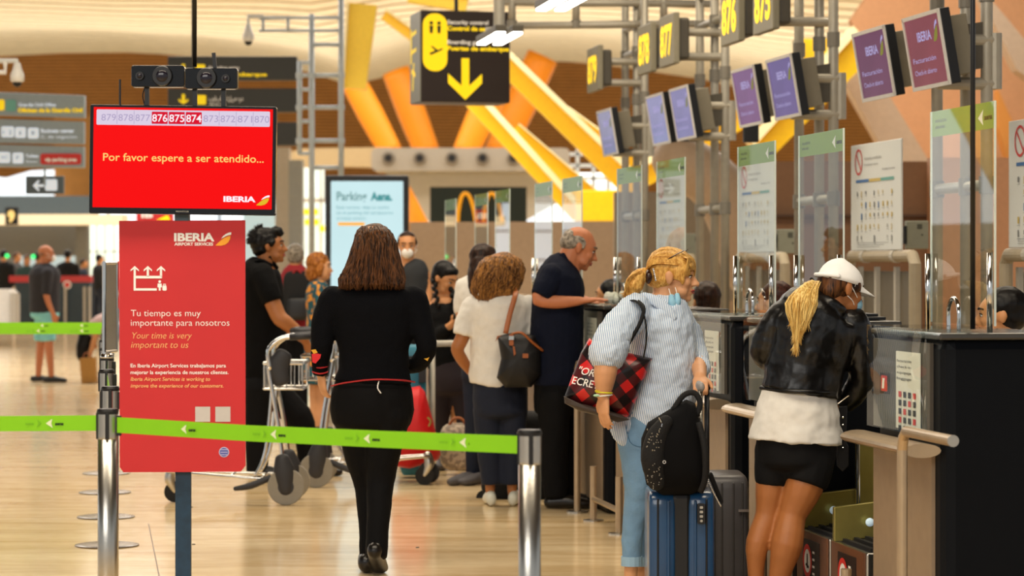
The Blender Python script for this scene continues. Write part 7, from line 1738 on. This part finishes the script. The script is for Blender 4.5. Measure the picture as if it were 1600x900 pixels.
f = bystander('bald man in dark t-shirt and pale blue shorts with a white mask, far left', 70, 382, 34, 78, sk_red, M('hair_shaved', '#8a5f45', .7), M('tshirt_charcoal', '#2c2a2e', .9), M('shorts_aqua', '#7fc4c8', .85), hair='bald', shorts=True, vox=.018, shoem=m_black, bulk=1.35); mask(f, m_mask)
mC = [M('crowd_black', '#0e0f12', .9), M('crowd_navy', '#141c2c', .9), M('crowd_grey', '#4b4a4c', .9), M('crowd_teal', '#2f4a4c', .9)]
for i, (lb, x, tp, Y, yw, hm, tm, hr) in enumerate((('dark clothed person at the left edge of the far queue', 6, 390, 62, 20, h_black, 0, 'short'), ('person with a pale face beside the green light, far queue', 26, 394, 63, 120, h_brown, 2, 'short'), ('grey clothed person behind the bald man, far queue', 42, 398, 60, 160, h_brown, 3, 'long'),
        ('person in black leaning behind the bald man, far queue', 60, 394, 61, 60, h_black, 0, 'short'), ('broad person in black right of the bald man, far queue', 106, 390, 60, 5, h_black, 0, 'short'), ('person in black at the lit shop window, far queue', 155, 397, 64, 60, h_black, 0, 'short'), ('small person between the broad one and the shop window, far queue', 130, 404, 64.5, 90, h_dbrown, 1, 'short'))):
    bystander(lb, x, tp, Y, yw, sk_mid, hm, mC[tm], mC[1], hair=hr, vox=.035)
# bending girl with hair hanging down
f = Fig('girl bending forward with dark hair hanging over a paper bag, far left', 160, 34)
f.head(138, 536, yaw=-90, pitch=95, face=False); f.limb(f.body, [(150, 512, 0), (143, 522, 0)], [6, 6])
f.torso(f.body, [(152, 508, 0, 8, .12), (168, 505, 0, 10, .12)]); 
for d in (-.1, .1): f.limb(f.body, [(172, 520, d), (164, 555, d), (158, 588, d)], [9, 7, 5]); f.limb(f.body, [(152, 512, d * 1.6), (146, 535, d * 1.6), (140, 556, d * 1.6)], [5, 4.5, 3.5])
f.finish(sk_mid, .014)
def fill(bm): limb(bm, [f.p(150, 514), f.p(162, 506), f.p(172, 512)], [(.12, .16), (.14, .16), (.13, .15)], n=16, ref=(0, 1, 0))
f.garment('top', M('pale_pink_top', '#c8a8a0', .85), fill, .018, 3)
def fill(bm):
    limb(bm, [f.p(168, 506), f.p(176, 520)], [(.14, .17), (.13, .16)], n=16, ref=(0, 1, 0))
    for d in (-.1, .1): f.limb(bm, [(174, 520, d), (170, 536, d)], [11, 10], caps=('r', 'f'))
f.garment('shorts', M('denim_shorts', '#6f7f92', .85), fill, .018, 3)
def fill(bm): [f.shoe(bm, V((f.p(160, 0).x, f.Y + d, 0)), (-1, 0, 0), .24) for d in (-.1, .1)]
f.garment('shoes', m_white, fill, .018, 2)
hs = [(140, 514, 0, 10, .07), (136, 526, 0, 13, .1), (132, 542, 0, 13, .1), (130, 556, 0, 11, .08), (128, 564, 0, 7, .05)]
def fill(bm): f.torso(bm, hs)
f.garment('hair', h_black, fill, .014, 2, .02, .04)
# seated agents behind the desks
for lb, x, tp, Y, yw, hm, tm, hr in (('desk agent with short black hair behind the nearest desk', 1571, 449, 11.3, -80, h_black, M('agent_white', '#c8c4be', .8), 'short'), ('desk agent with dark bobbed hair behind the blonde woman', 1104, 441, 16.8, -20, h_dbrown, mC[1], 'long'),
        ('desk agent with reddish brown hair left of the white cap', 1214, 440, 15.0, -60, hairmat('hair_redbrown', '#1f0c06', '#4a2214'), mC[1], 'short'), ('dark haired desk agent right of the old man', 955, 437, 19.8, -70, h_black, mC[1], 'short')):
    bystander(lb, x, tp, Y, yw, sk_mid, hm, tm, mC[1], hair=hr, sit=True, vox=.014, sc=1.0)
# ------------------------------------------------------------------ reflected side of the hall (left of the frame)
def pylon(label, x, y, sc=1.0):
    t = thing('yellow_pylon', label, 'pylon', (x, y, 0), 'yellow pylons outside the left edge')
    b = V((x, y, 0))
    bm = BM(); limb(bm, [b, b + V((0, 0, 1.2)) * sc], [(.9 * sc, .5 * sc), (.5 * sc, .4 * sc)], n=16, sub=2, ref=(0, 1, 0)); mk('foot', bm, m_lgrey, t, smooth=True)
    for sx in (-1, 1):
        for sy in (-1, 1):
            bm = BM(); limb(bm, [b + V((.1 * sx, .1 * sy, 1.0 * sc)), b + V((.5 * sx, .5 * sy, 2.6 * sc)), b + V((2.6 * sx, 2.0 * sy, 7.5))], [.28 * sc, .34 * sc, .4 * sc], n=12); mk('branch', bm, m_yellow, t, smooth=True)
pylon('branching yellow pylon left of the frame, seen mirrored in the nearest acrylic screen', -17.5, 44, 1.0)
pylon('branching yellow pylon left of the frame, seen mirrored in the next screens', -15, 30, .8)
bm = BM(); box(bm, (-34, 58, 1.4), (.3, 60, 2.8)); struct('wall_side', bm, m_lgrey)
bm = BM(); box(bm, (-34.2, 58, 5.8), (.1, 60, 6.0)); struct('window_7', bm, m_sky)
for i in range(10):
    bm = BM(); box(bm, (-34.0, 31 + i * 6, 5.8), (.2, .2, 6.0)); struct('trim_%d' % (30 + i), bm, m_grey)

# ------------------------------------------------------------------ separate loose pieces into objects of their own
SPLIT = ('screen_edge', 'monitor_arm', 'sign_arm', 'telescopic_handle', 'belt_cassette', 'wheels', 'black_strap', 'eyes', 'eyebrows', 'mask_loops', 'braids', 'caster', 'red_cuff_stripes', 'yellow_cuff_patch', 'side_print', 'plate_trim', 'shirt_buttons', 'belt_rivets', 'rim', 'turned_up_hems', 'golden_arches', 'sunglasses', 'jewelled_pin', 'base_rails', 'mask', 'pictogram', 'box_label')
def split_loose(names):
    cache = {}
    for o in list(scn.objects):
        if o.type != 'MESH' or o.name.split('.')[0] not in names or any(m.type == 'REMESH' for m in o.modifiers): continue
        me = o.data
        if me.name not in cache:
            par = list(range(len(me.vertices)))
            def fd(a):
                while par[a] != a: par[a] = par[par[a]]; a = par[a]
                return a
            for e in me.edges:
                a, b = fd(e.vertices[0]), fd(e.vertices[1])
                if a != b: par[a] = b
            groups = {}
            for p in me.polygons: groups.setdefault(fd(p.vertices[0]), []).append(p)
            out = []
            if len(groups) > 1:
                for g in groups.values():
                    vi = {}; fs = []
                    for p in g: fs.append([vi.setdefault(v, len(vi)) for v in p.vertices])
                    m2 = bpy.data.meshes.new(o.name.split('.')[0]); m2.from_pydata([me.vertices[v].co[:] for v in vi], [], fs)
                    for k, p in enumerate(g): m2.polygons[k].use_smooth = p.use_smooth; m2.polygons[k].material_index = p.material_index
                    for m in me.materials: m2.materials.append(m)
                    m2.update(); out.append(m2)
            cache[me.name] = out
        out = cache[me.name]
        if len(out) > 1:
            for m2 in out[1:]:
                c = o.copy(); c.data = m2; C.objects.link(c)
            o.data = out[0]
split_loose(SPLIT)

for o in list(scn.objects):      # flat print too small to pick apart letter by letter
    if o.type == 'MESH' and o.parent is not None and o.name.split('.')[0].endswith(('_print', 'lettering', 'lettering_cream')): o['kind'] = 'stuff'
